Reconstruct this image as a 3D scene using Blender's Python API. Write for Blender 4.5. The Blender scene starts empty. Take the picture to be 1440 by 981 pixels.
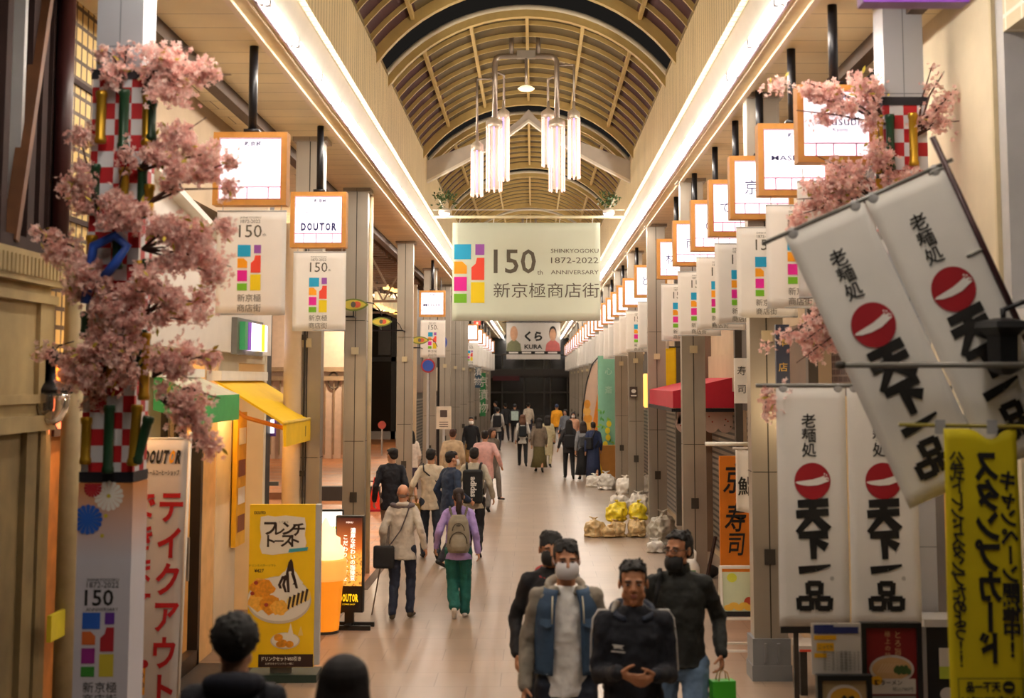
import bpy, math, random
from mathutils import Vector, Matrix
V = Vector
PI = math.pi
random.seed(7)
SC = bpy.context.scene
COL = SC.collection

# ------------------------------------------------------------------ camera, world, exposure
F = 2000.0            # focal length in pixels of the 1440 px wide frame
TH = math.atan(0.1)   # the camera looks slightly up
CT, ST = math.cos(TH), math.sin(TH)
PU, PV = 750.0, 335.0
EYE = 2.75
cam = bpy.data.cameras.new('camera')
cam.sensor_width = 36.0
cam.lens = 36.0 * F / 1440.0
cam.shift_x = -(PU - 720.0) / 1440.0
cam.shift_y = -(490.5 - PV) / 1440.0
cam.clip_end = 400
cam.dof.use_dof = True
cam.dof.focus_distance = 22.0
cam.dof.aperture_fstop = 2.4
camo = bpy.data.objects.new('camera', cam)
camo.location = (0, 0, EYE)
camo.rotation_euler = (PI / 2 + TH, 0, 0)
COL.objects.link(camo)
SC.camera = camo
SC.view_settings.view_transform = 'Standard'
SC.view_settings.look = 'None'
SC.view_settings.gamma = 1.0
SC.view_settings.use_curve_mapping = False
SC.view_settings.exposure = 0.68
TUBE = 42.0           # fluorescent tube radiance
VAULT_FILL = 55.0          # added unseen fill light along the vault, watts per side
SIGN = 0.70            # lightbox face radiance
try:
    SC.cycles.use_denoising = True
    SC.cycles.max_bounces = 7
    SC.cycles.sample_clamp_indirect = 6.0
except Exception:
    pass
w = bpy.data.worlds.new('night_sky')
SC.world = w
w.use_nodes = True
w.node_tree.nodes['Background'].inputs[0].default_value = (0.008, 0.007, 0.006, 1)
w.node_tree.nodes['Background'].inputs[1].default_value = 1.0


def P(u, v, y):
    """point at street distance y that the pixel (u, v) looks at"""
    a, b = (u - PU) / F, (PV - v) / F
    t = y / (CT - b * ST)
    return V((a * t, y, EYE + (ST + b * CT) * t))


def G(u, v):
    """ground point under the pixel (u, v)"""
    a, b = (u - PU) / F, (PV - v) / F
    t = -EYE / (ST + b * CT)
    return V((a * t, (CT - b * ST) * t, 0))


# ------------------------------------------------------------------ materials
def lin(h):
    h = h.lstrip('#')
    c = [int(h[i:i + 2], 16) / 255.0 for i in (0, 2, 4)]
    return tuple(x / 12.92 if x <= 0.04045 else ((x + 0.055) / 1.055) ** 2.4 for x in c)


MATS = {}


def newmat(name):
    m = bpy.data.materials.new(name)
    m.use_nodes = True
    nt = m.node_tree
    b = nt.nodes['Principled BSDF']
    return m, nt, b


def mat(name, h, rough=0.6, metal=0.0, emit=0.0, var=0.10, scale=6.0, bump=0.0, trans=0.0, alpha=1.0, eh=None):
    if name in MATS:
        return MATS[name]
    m, nt, b = newmat(name)
    c = lin(h)
    N, L = nt.nodes, nt.links
    tc = N.new('ShaderNodeTexCoord')
    nz = N.new('ShaderNodeTexNoise')
    nz.inputs['Scale'].default_value = scale
    nz.inputs['Detail'].default_value = 4
    L.new(tc.outputs['Object'], nz.inputs['Vector'])
    rp = N.new('ShaderNodeMapRange')
    rp.inputs[1].default_value = 0.3
    rp.inputs[2].default_value = 0.7
    rp.inputs[3].default_value = 1 - var
    rp.inputs[4].default_value = 1 + var
    L.new(nz.outputs['Fac'], rp.inputs[0])
    mx = N.new('ShaderNodeVectorMath')
    mx.operation = 'SCALE'
    mx.inputs[0].default_value = c
    L.new(rp.outputs[0], mx.inputs['Scale'])
    L.new(mx.outputs[0], b.inputs['Base Color'])
    b.inputs['Roughness'].default_value = rough
    b.inputs['Metallic'].default_value = metal
    if emit:
        b.inputs['Emission Color'].default_value = (*(lin(eh) if eh else c), 1)
        b.inputs['Emission Strength'].default_value = emit
    if trans:
        b.inputs['Transmission Weight'].default_value = trans
    if alpha < 1:
        b.inputs['Alpha'].default_value = alpha
    if bump:
        bp = N.new('ShaderNodeBump')
        bp.inputs['Strength'].default_value = bump
        bp.inputs['Distance'].default_value = 0.01
        L.new(nz.outputs['Fac'], bp.inputs['Height'])
        L.new(bp.outputs[0], b.inputs['Normal'])
    MATS[name] = m
    return m


def petalmat(name, h):
    m, nt, b = newmat(name)
    c = (*lin(h), 1)
    tr = nt.nodes.new('ShaderNodeBsdfTranslucent')
    tr.inputs[0].default_value = c
    b.inputs['Base Color'].default_value = c
    b.inputs['Roughness'].default_value = .8
    mx = nt.nodes.new('ShaderNodeMixShader')
    mx.inputs[0].default_value = .45
    nt.links.new(b.outputs[0], mx.inputs[1])
    nt.links.new(tr.outputs[0], mx.inputs[2])
    nt.links.new(mx.outputs[0], nt.nodes['Material Output'].inputs[0])
    MATS[name] = m
    return m


def brickmat(name, c1, c2, cm, bw, bh, mortar=0.01, offset=0.0, axes='XY', rough=0.5, metal=0.0, rv=0.0, bump=0.3, big=0.12):
    """tiles, planks, slats or bricks laid in two of the object's axes"""
    m, nt, b = newmat(name)
    N, L = nt.nodes, nt.links
    tc = N.new('ShaderNodeTexCoord')
    sp = N.new('ShaderNodeSeparateXYZ')
    L.new(tc.outputs['Object'], sp.inputs[0])
    cb = N.new('ShaderNodeCombineXYZ')
    L.new(sp.outputs[axes[0]], cb.inputs[0])
    L.new(sp.outputs[axes[1]], cb.inputs[1])
    br = N.new('ShaderNodeTexBrick')
    br.offset = offset
    br.inputs['Color1'].default_value = (*lin(c1), 1)
    br.inputs['Color2'].default_value = (*lin(c2), 1)
    br.inputs['Mortar'].default_value = (*lin(cm), 1)
    br.inputs['Scale'].default_value = 1.0
    br.inputs['Brick Width'].default_value = bw
    br.inputs['Row Height'].default_value = bh
    br.inputs['Mortar Size'].default_value = mortar
    br.inputs['Mortar Smooth'].default_value = 0.1
    L.new(cb.outputs[0], br.inputs['Vector'])
    nz = N.new('ShaderNodeTexNoise')
    nz.inputs['Scale'].default_value = 1.3
    nz.inputs['Detail'].default_value = 5
    L.new(tc.outputs['Object'], nz.inputs['Vector'])
    rp = N.new('ShaderNodeMapRange')
    rp.inputs[1].default_value = 0.3
    rp.inputs[2].default_value = 0.7
    rp.inputs[3].default_value = 1 - big
    rp.inputs[4].default_value = 1 + big
    L.new(nz.outputs['Fac'], rp.inputs[0])
    mx = N.new('ShaderNodeVectorMath')
    mx.operation = 'SCALE'
    L.new(br.outputs['Color'], mx.inputs[0])
    L.new(rp.outputs[0], mx.inputs['Scale'])
    L.new(mx.outputs[0], b.inputs['Base Color'])
    b.inputs['Metallic'].default_value = metal
    if rv:
        r2 = N.new('ShaderNodeMapRange')
        r2.inputs[1].default_value = 0.3
        r2.inputs[2].default_value = 0.7
        r2.inputs[3].default_value = rough - rv
        r2.inputs[4].default_value = rough + rv
        L.new(nz.outputs['Fac'], r2.inputs[0])
        L.new(r2.outputs[0], b.inputs['Roughness'])
    else:
        b.inputs['Roughness'].default_value = rough
    if bump:
        bp = N.new('ShaderNodeBump')
        bp.inputs['Strength'].default_value = bump
        bp.inputs['Distance'].default_value = 0.006
        bp.invert = True
        L.new(br.outputs['Fac'], bp.inputs['Height'])
        L.new(bp.outputs[0], b.inputs['Normal'])
    MATS[name] = m
    return m


# ------------------------------------------------------------------ mesh building
class MB:
    def __init__(s, T=None):
        s.v, s.f, s.mi, s.T = [], [], [], T

    def add(s, vs, fs, mi=0, T=None):
        o = len(s.v)
        for p in vs:
            p = V(p)
            if T is not None:
                p = T @ p
            if s.T is not None:
                p = s.T @ p
            s.v.append(p)
        for f in fs:
            s.f.append([i + o for i in f])
            s.mi.append(mi)
        return s

    def bx(s, x0, x1, y0, y1, z0, z1, mi=0, T=None):
        vs = [(x, y, z) for z in (z0, z1) for y in (y0, y1) for x in (x0, x1)]
        fs = [(0, 2, 3, 1), (4, 5, 7, 6), (0, 1, 5, 4), (2, 6, 7, 3), (0, 4, 6, 2), (1, 3, 7, 5)]
        return s.add(vs, fs, mi, T)

    def box(s, c, sz, mi=0, T=None):
        return s.bx(c[0] - sz[0] / 2, c[0] + sz[0] / 2, c[1] - sz[1] / 2, c[1] + sz[1] / 2, c[2] - sz[2] / 2, c[2] + sz[2] / 2, mi, T)

    def beam(s, p0, p1, wx, wy, mi=0, up=(0, 0, 1)):
        """a straight bar of rectangular section"""
        p0, p1 = V(p0), V(p1)
        d = (p1 - p0).normalized()
        u = V(up)
        if abs(d.dot(u)) > 0.98:
            u = V((0, 1, 0))
        a = d.cross(u).normalized()
        b = a.cross(d).normalized()
        vs = []
        for p in (p0, p1):
            for sa, sb in ((-1, -1), (1, -1), (1, 1), (-1, 1)):
                vs.append(p + a * (sa * wx / 2) + b * (sb * wy / 2))
        return s.add(vs, [(0, 1, 2, 3), (7, 6, 5, 4), (0, 4, 5, 1), (1, 5, 6, 2), (2, 6, 7, 3), (3, 7, 4, 0)], mi)

    def path(s, pts, r, n=8, mi=0, caps=True):
        pts = [V(p) for p in pts]
        rs = r if isinstance(r, (list, tuple)) else [r] * len(pts)
        vs, fs = [], []
        d0 = (pts[1] - pts[0]).normalized()
        a = d0.orthogonal().normalized()
        for i, p in enumerate(pts):
            if i == 0:
                d = d0
            elif i == len(pts) - 1:
                d = (pts[i] - pts[i - 1]).normalized()
            else:
                d = ((pts[i + 1] - pts[i]).normalized() + (pts[i] - pts[i - 1]).normalized())
                d = d.normalized() if d.length > 1e-6 else d0
            a = (a - d * a.dot(d))
            a = a.normalized() if a.length > 1e-6 else d.orthogonal().normalized()
            b = d.cross(a)
            for k in range(n):
                t = 2 * PI * k / n
                vs.append(p + (a * math.cos(t) + b * math.sin(t)) * rs[i])
        for i in range(len(pts) - 1):
            for k in range(n):
                k2 = (k + 1) % n
                fs.append((i * n + k, i * n + k2, (i + 1) * n + k2, (i + 1) * n + k))
        if caps:
            fs.append(tuple(range(n - 1, -1, -1)))
            o = (len(pts) - 1) * n
            fs.append(tuple(o + k for k in range(n)))
        return s.add(vs, fs, mi)

    def tube(s, p0, p1, r0, r1=None, n=10, mi=0, caps=True):
        return s.path([p0, p1], [r0, r0 if r1 is None else r1], n, mi, caps)

    def lathe(s, prof, c=(0, 0, 0), n=16, mi=0, T=None):
        vs, fs = [], []
        for r, z in prof:
            for k in range(n):
                t = 2 * PI * k / n
                vs.append((c[0] + r * math.cos(t), c[1] + r * math.sin(t), c[2] + z))
        for i in range(len(prof) - 1):
            for k in range(n):
                k2 = (k + 1) % n
                fs.append((i * n + k, i * n + k2, (i + 1) * n + k2, (i + 1) * n + k))
        fs.append(tuple(range(n - 1, -1, -1)))
        o = (len(prof) - 1) * n
        fs.append(tuple(o + k for k in range(n)))
        return s.add(vs, fs, mi, T)

    def ell(s, c, r, n=14, mi=0, T=None):
        vs, fs = [(c[0], c[1], c[2] - r[2])], []
        h = max(6, n // 2)
        for i in range(1, h):
            t = -PI / 2 + PI * i / h
            for k in range(n):
                a = 2 * PI * k / n
                vs.append((c[0] + r[0] * math.cos(t) * math.cos(a), c[1] + r[1] * math.cos(t) * math.sin(a), c[2] + r[2] * math.sin(t)))
        vs.append((c[0], c[1], c[2] + r[2]))
        for k in range(n):
            fs.append((0, 1 + (k + 1) % n, 1 + k))
        for i in range(h - 2):
            for k in range(n):
                a, b = 1 + i * n + k, 1 + i * n + (k + 1) % n
                fs.append((a, b, b + n, a + n))
        o = 1 + (h - 2) * n
        for k in range(n):
            fs.append((o + k, o + (k + 1) % n, len(vs) - 1))
        return s.add(vs, fs, mi, T)

    def cap(s, p0, r0, p1, r1, n=12, mi=0, side=None, k=1.0):
        """a limb: cone with round ends; k flattens it across `side`"""
        p0, p1 = V(p0), V(p1)
        d = p1 - p0
        L = max(d.length, 1e-5)
        d = d / L
        a = V(side) if side is not None else d.orthogonal()
        a = (a - d * a.dot(d))
        a = a.normalized() if a.length > 1e-5 else d.orthogonal().normalized()
        b = d.cross(a)
        rings = []
        for i in range(4):
            t = PI / 2 * (1 - i / 4) if i else PI / 2 * 0.93
            rings.append((-r0 * math.sin(t), r0 * math.cos(t)))
        rings += [(0, r0), (L, r1)]
        for i in (3, 2, 1, 0):
            t = PI / 2 * (1 - i / 4) if i else PI / 2 * 0.93
            rings.append((L + r1 * math.sin(t), r1 * math.cos(t)))
        vs, fs = [], []
        for z, r in rings:
            for q in range(n):
                t = 2 * PI * q / n
                vs.append(p0 + d * z + a * (math.cos(t) * r) + b * (math.sin(t) * r * k))
        for i in range(len(rings) - 1):
            for q in range(n):
                q2 = (q + 1) % n
                fs.append((i * n + q, i * n + q2, (i + 1) * n + q2, (i + 1) * n + q))
        fs.append(tuple(range(n - 1, -1, -1)))
        o = (len(rings) - 1) * n
        fs.append(tuple(o + q for q in range(n)))
        return s.add(vs, fs, mi)

    def loft(s, rings, n=20, mi=0, caps=True):
        """rings: (centre, half axis, half axis)"""
        vs, fs = [], []
        for c, a, b in rings:
            for k in range(n):
                t = 2 * PI * k / n
                vs.append(V(c) + V(a) * math.cos(t) + V(b) * math.sin(t))
        for i in range(len(rings) - 1):
            for k in range(n):
                k2 = (k + 1) % n
                fs.append((i * n + k, i * n + k2, (i + 1) * n + k2, (i + 1) * n + k))
        if caps:
            fs.append(tuple(range(n - 1, -1, -1)))
            o = (len(rings) - 1) * n
            fs.append(tuple(o + k for k in range(n)))
        return s.add(vs, fs, mi)

    def prism(s, poly, y0, y1, mi=0, T=None):
        """outline in x, z pushed through from y0 to y1"""
        n = len(poly)
        vs = [(x, y0, z) for x, z in poly] + [(x, y1, z) for x, z in poly]
        fs = [tuple(range(n)), tuple(range(2 * n - 1, n - 1, -1))]
        fs += [(i, i + n, (i + 1) % n + n, (i + 1) % n) for i in range(n)]
        return s.add(vs, fs, mi, T)

    def prismx(s, poly, x0, x1, mi=0):
        """outline in y, z pushed through from x0 to x1"""
        n = len(poly)
        vs = [(x0, y, z) for y, z in poly] + [(x1, y, z) for y, z in poly]
        fs = [tuple(range(n - 1, -1, -1)), tuple(range(n, 2 * n))]
        fs += [(i, (i + 1) % n, (i + 1) % n + n, i + n) for i in range(n)]
        return s.add(vs, fs, mi)

    def flat(s, poly, y=0.0, mi=0):
        """printed flat shape in x, z facing -y"""
        return s.add([(x, y, z) for x, z in poly], [tuple(range(len(poly)))], mi)

    def rect(s, x0, x1, z0, z1, y=0.0, mi=0):
        return s.flat([(x0, z0), (x1, z0), (x1, z1), (x0, z1)], y, mi)

    def disc(s, x, z, rx, rz=None, y=0.0, mi=0, n=24):
        rz = rx if rz is None else rz
        return s.flat([(x + rx * math.cos(2 * PI * k / n), z + rz * math.sin(2 * PI * k / n)) for k in range(n)], y, mi)

    def grid(s, fn, nu, nv, mi=0):
        vs = [fn(i / nu, j / nv) for j in range(nv + 1) for i in range(nu + 1)]
        fs = [(j * (nu + 1) + i, j * (nu + 1) + i + 1, (j + 1) * (nu + 1) + i + 1, (j + 1) * (nu + 1) + i) for j in range(nv) for i in range(nu)]
        return s.add(vs, fs, mi)

    def text(s, body, x, z, h=None, y=-0.004, mi=0, bold=0.0, w=None, mirror=False, rot=0.0, slant=0.0):
        """one line of lettering centred on x, z"""
        vs, fs, bb = glyphs(body, bold)
        bw, bh = max(bb[2] - bb[0], 1e-4), max(bb[3] - bb[1], 1e-4)
        sx = sz = (h / bh) if h else (w / bw)
        if h and w:
            sx = w / bw
        cx, cz = (bb[0] + bb[2]) / 2, (bb[1] + bb[3]) / 2
        cr, sr = math.cos(rot), math.sin(rot)
        out = []
        for a, b in vs:
            px, pz = (a - cx) * sx, (b - cz) * sz
            px += slant * pz
            if mirror:
                px = -px
            out.append((x + px * cr - pz * sr, y, z + px * sr + pz * cr))
        return s.add(out, [f[::-1] for f in fs] if mirror else fs, mi)

    def vtext(s, body, x, z, size, pitch=None, y=-0.004, mi=0, bold=0.0, mirror=False, wid=1.0, slant=0.0):
        """lettering that runs down from z"""
        pitch = pitch or size * 1.05
        for i, ch in enumerate(body):
            if ch == ' ':
                continue
            vs, fs, bb = glyphs(ch, bold)
            zc = z - pitch * (i + 0.5)
            out = []
            for a, b in vs:
                px, pz = (a - 0.5), (b - 0.38)
                if ord(ch) < 256:
                    px = a - (bb[0] + bb[2]) / 2
                if ch == 'ー':
                    px, pz = -pz, px
                px, pz = px * size * wid, pz * size
                px += slant * pz
                if mirror:
                    px = -px
                out.append((x + px, y, zc + pz))
            s.add(out, [f[::-1] for f in fs] if mirror else fs, mi)
        return s

    def deform(s, fn):
        s.v = [V(fn(p)) for p in s.v]
        return s

    def build(s, name, mats, parent=None, smooth=False, loc=None):
        me = bpy.data.meshes.new(name)
        me.from_pydata([tuple(p) for p in s.v], [], s.f)
        ms = mats if isinstance(mats, (list, tuple)) else [mats]
        for m in ms:
            me.materials.append(m)
        if len(ms) > 1:
            me.polygons.foreach_set('material_index', s.mi)
        if smooth:
            me.polygons.foreach_set('use_smooth', [True] * len(me.polygons))
        me.update()
        o = bpy.data.objects.new(name, me)
        COL.objects.link(o)
        if parent is not None:
            o.parent = parent
        if loc is not None:
            o.location = loc
        return o


GL = {}


def glyphs(body, bold=0.0):
    key = (body, bold)
    if key in GL:
        return GL[key]
    c = bpy.data.curves.new('lettering', 'FONT')
    c.body = body
    c.resolution_u = 2
    c.offset = bold
    o = bpy.data.objects.new('lettering', c)
    COL.objects.link(o)
    dg = bpy.context.evaluated_depsgraph_get()
    me = bpy.data.meshes.new_from_object(o.evaluated_get(dg))
    vs = [(q.co.x, q.co.y) for q in me.vertices]
    fs = []
    for p in me.polygons:
        f = list(p.vertices)
        a = sum(vs[f[i]][0] * vs[f[(i + 1) % len(f)]][1] - vs[f[(i + 1) % len(f)]][0] * vs[f[i]][1] for i in range(len(f)))
        fs.append(f if a > 0 else f[::-1])
    bpy.data.objects.remove(o)
    bpy.data.curves.remove(c)
    bpy.data.meshes.remove(me)
    bb = (min(q[0] for q in vs), min(q[1] for q in vs), max(q[0] for q in vs), max(q[1] for q in vs)) if vs else (0, 0, 1, 1)
    GL[key] = (vs, fs, bb)
    return GL[key]


def tag(o, label, cat, group=None):
    o['label'] = label
    o['category'] = cat
    if group:
        o['group'] = group
    return o


def thing(name, label, cat, loc=(0, 0, 0), rotz=0.0, group=None):
    o = bpy.data.objects.new(name, None)
    o.empty_display_size = 0.1
    COL.objects.link(o)
    o.location = loc
    o.rotation_euler = (0, 0, rotz)
    return tag(o, label, cat, group)


def struct(o):
    o['kind'] = 'structure'
    return o


def bevel(o, w, seg=2):
    m = o.modifiers.new('bevel', 'BEVEL')
    m.width = w
    m.segments = seg
    m.limit_method = 'ANGLE'
    return o


def remesh(o, vox, sm=4, f=0.5):
    m = o.modifiers.new('remesh', 'REMESH')
    m.mode = 'VOXEL'
    m.voxel_size = vox
    m.use_smooth_shade = True
    if sm:
        q = o.modifiers.new('smooth', 'SMOOTH')
        q.factor = f
        q.iterations = sm
    return o


def copy_tree(o, parent=None):
    c = o.copy()
    COL.objects.link(c)
    if parent is not None:
        c.parent = parent
    for ch in list(o.children):
        copy_tree(ch, c)
    return c


ORD = ['first', 'second', 'third', 'fourth', 'fifth', 'sixth', 'seventh', 'eighth', 'ninth', 'tenth', 'eleventh', 'twelfth', 'thirteenth',
       'fourteenth', 'fifteenth', 'sixteenth', 'seventeenth', 'eighteenth', 'nineteenth', 'twentieth', 'twenty-first', 'twenty-second', 'twenty-third',
       'twenty-fourth', 'twenty-fifth', 'twenty-sixth', 'twenty-seventh', 'twenty-eighth', 'twenty-ninth', 'thirtieth']

# ------------------------------------------------------------------ shared materials
steel = brickmat('column_steel', 'a0978a', 'a59c8e', '5f574c', 9.0, 9.0, 0.002, axes='XZ', rough=0.36, metal=0.45, bump=0.0, big=0.10)
dsteel = mat('dark_seam_metal', '3a352f', 0.5, 0.3)
black = mat('black_metal', '16151a', 0.4, 0.3)
blackp = mat('black_plastic', '121214', 0.45)
white = mat('white_paint', 'e9e4da', 0.55, var=0.04)
cream = mat('cream_wall', 'd9cbae', 0.75, var=0.10, scale=2.0, bump=0.15)
creamd = mat('aged_cream_render', 'a89468', 0.8, var=0.28, scale=2.2, bump=0.25)
beige = mat('beige_metal', 'c9b994', 0.5, var=0.05)
wood_d = mat('dark_wood', '2c1712', 0.85, var=0.25, scale=5)
wood_m = mat('brown_wood', '6d4426', 0.6, var=0.25, scale=5)
wood_o = mat('orange_wood', 'c98a3c', 0.5, var=0.12, scale=9)
grey = mat('grey_metal', '77756f', 0.45, 0.35)
lgrey = mat('light_grey_panel', 'b4b3b2', 0.5, 0.1, var=0.05)
glassm = mat('shop_glass', '22201c', 0.08, 0.0, var=0.0, alpha=0.35)
dglass = mat('dark_glass', '14130f', 0.12, 0.0, var=0.1)
yellow = mat('yellow_cloth', 'f4c600', 0.7, var=0.05)
redcl = mat('red_cloth', 'b3122c', 0.65, var=0.06)
cloth = mat('white_banner_cloth', 'f3eee6', 0.75, var=0.04, scale=3)
ink = mat('black_ink', '15120f', 0.7, var=0.0)
redink = mat('red_ink', 'a00a1a', 0.7, var=0.0)
gold = mat('gold_bamboo', 'b8902a', 0.32, 0.75, var=0.12)
green_b = mat('green_bamboo', '173a22', 0.35, 0.1, var=0.15)
LOGO = [mat('logo_' + n, c, 0.6, var=0.0) for n, c in (('blue', '13a3d2'), ('purple', '9b54b0'), ('orange', 'fba60f'), ('red', 'ee4a33'), ('magenta', 'e5179a'), ('yellow', 'f2d60a'), ('green', '74bb1a'))]
inkgrey = mat('grey_ink', '5d584a', 0.7, var=0.0)

# ------------------------------------------------------------------ street floor
tile = brickmat('street_tiles', '9b8876', '93806e', '7c6a58', 0.6, 0.6, 0.005, offset=0.5, rough=0.32, rv=0.0, bump=0.0, big=0.10)
tile2 = brickmat('plaza_tiles', 'c98a5c', 'b87850', '96684a', 0.5, 0.25, 0.008, offset=0.5, rough=0.45, rv=0.1, bump=0.2, big=0.2)
walk = brickmat('kerb_tiles', '7c6552', '746050', '54463a', 0.3, 0.3, 0.006, rough=0.45, bump=0.2)
o = struct(MB().bx(-2.25, 3.6, -3, 100, -0.12, 0).build('floor', tile))
o = struct(MB().bx(-7.0, -2.25, -3, 19.2, -0.12, 0.0).build('floor_shop_side', walk))
o = struct(MB().bx(-16, -2.25, 19.2, 33.5, -0.12, 0.0).build('floor_plaza', tile2))
o = struct(MB().bx(-16, -3.2, 33.5, 66, -0.12, 0.16).build('floor_plaza_step', tile2))
o = struct(MB().bx(-7, -2.25, 33.5, 100, -0.12, -0.002).build('floor_far_side', walk))
o = struct(MB().bx(-2.31, -2.19, 19.2, 100, -0.1, 0.004).build('trim_kerb', mat('kerb_stone', '5c4634', 0.7)))
# stepped planter wall in front of the plaza
o = struct(MB().bx(-5.6, -3.55, 33.2, 33.5, 0, 0.32).build('trim_plaza_step', mat('dark_stone', '3c3a38', 0.6)))

# ------------------------------------------------------------------ soffits, troughs, fascias
soff = brickmat('soffit_planks', 'e9dab4', 'e2d1a8', '8a7756', 3.2, 0.42, 0.006, offset=0.5, rough=0.5, bump=0.3, big=0.10)
fasc = brickmat('fascia_planks', 'e6d3a6', 'e0cc9e', '8a744b', 9.0, 0.16, 0.012, axes='ZY', rough=0.55, bump=0.4, big=0.06)
lip = mat('pale_pink_lip', 'e6d2b4', 0.4, var=0.04)
tan_in = mat('tan_trough_lining', 'd0b782', 0.5, var=0.08)
mauve = mat('mauve_trim', '7d6470', 0.5)
refl = mat('white_reflector', 'f4efe2', 0.35, var=0.03)
Y0, Y1 = 1.0, 92.0
XC = -0.08
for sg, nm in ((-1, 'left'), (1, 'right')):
    xe = XC + sg * 2.09      # soffit edge
    xf = XC + sg * 1.70      # fascia
    xo = XC + sg * 6.0
    a, b = sorted((xe, xo))
    struct(MB().bx(a, b, Y0, Y1, 5.5, 5.62).build('ceiling_soffit_' + nm, soff))
    a, b = sorted((xf, xf + sg * 0.06))
    struct(MB().bx(a, b, Y0, Y1, 5.70, 6.46).build('ceiling_fascia_' + nm, fasc))
    # beige underside beside the light slot, its pale lip and inner trim
    xi = XC + sg * 1.915
    for (p, q, z0, z1, nm2, mt) in ((xi, xe, 5.47, 5.50, 'trim_cornice_', tan_in), (xe - sg * 0.01, xe + sg * 0.04, 5.445, 5.53, 'trim_lip_', lip), (xi - sg * 0.008, xi + sg * 0.012, 5.455, 5.53, 'trim_slot_', mauve), (xi + sg * 0.05, xi + sg * 0.062, 5.46, 5.48, 'trim_ridge_', lip)):
        a, b = sorted((p, q))
        struct(MB().bx(a, b, Y0, Y1, z0, z1).build(nm2 + nm, mt))
    a, b = sorted((xf - sg * 0.008, xf + sg * 0.07))
    struct(MB().bx(a, b, Y0, Y1, 6.45, 6.49).build('trim_fascia_top_' + nm, mat('olive_trim', '7d6a40', .5)))
    # dark bar drawn for the shade in a long soffit gap
    struct(MB().bx(xe + sg * 0.68, xe + sg * 0.80, Y0, Y1, 5.38, 5.52).build('trim_gap_shade_' + nm, mat('brown_gap_shade', '4a3624', 0.6)))
    # the long strip light: housing, reflector and tubes
    t = thing('strip_light', 'continuous fluorescent strip light running along the %s edge of the ceiling' % nm, 'strip light', (xf, Y0, 5.7), 0, 'strip lights along both ceiling edges')
    hb = MB()
    pr = [(sg * 0.062, -0.02), (sg * 0.12, -.20), (sg * 0.205, -.20), (sg * 0.205, -.17), (sg * 0.14, -.17), (sg * 0.062, 0.03)]
    hb.prism(pr if sg > 0 else pr[::-1], 0, Y1 - Y0)
    hb.build('reflector', refl, t)
    tm = mat('fluorescent_tube', 'ffffff', 0.3, emit=TUBE, var=0.0, eh='fff3e4')
    em = mat('tube_socket', 'd8cfd8', 0.4)
    socks = MB()
    L = Y1 - Y0
    pitch = 1.27
    i = 0
    y = 2.7
    while y + 1.2 < L:
        for k, (dx, dz) in enumerate(((0.135, -0.255), (0.175, -0.245))):
            if y > 62 and k == 1:
                continue
            if i < 49:
                tb_ = MB().tube((sg * dx, y + 0.03, dz), (sg * dx, y + 1.2, dz), 0.017, n=6, caps=False).build('tube', tm, t, True)
                for yy in (y, y + 1.2):
                    MB().bx(sg * dx - 0.02, sg * dx + 0.02, yy, yy + 0.03, dz - 0.012, dz + 0.06).build('socket', em, tb_)
            else:
                socks.tube((sg * dx, y + 0.03, dz), (sg * dx, y + 1.2, dz), 0.017, n=6, mi=1, caps=False)
        y += pitch
        i += 1
    # unseen fill light added above the fascia to brighten the vault
    la = bpy.data.lights.new('vault_fill', 'AREA')
    la.shape = 'RECTANGLE'
    la.size = 0.05
    la.size_y = 88
    la.energy = VAULT_FILL
    la.color = (1, .86, .62)
    lo = bpy.data.objects.new('vault_fill', la)
    lo.location = (xf - sg * 0.03 + sg * 0.06, 46, 6.49)
    lo.rotation_euler = (0, PI + sg * 0.5, 0)
    COL.objects.link(lo)
    so = socks.build('tube', [em, tm], t)
    so['kind'] = 'stuff'

# ------------------------------------------------------------------ barrel vault
vp_o = mat('vault_panel_olive', '4f3f17', 0.7, var=0.25, scale=3)
vp_m = mat('vault_panel_maroon', '3a1310', 0.85, var=0.2, scale=3)
rib = mat('cream_rib', 'bba163', 0.5, var=0.08)
ring = mat('pale_ring', 'c9bfa6', 0.45, var=0.06)
RV, ZV = 2.20, 5.13


def arc(a, r=RV):
    return (XC + r * math.sin(a), ZV + r * math.cos(a))


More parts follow.
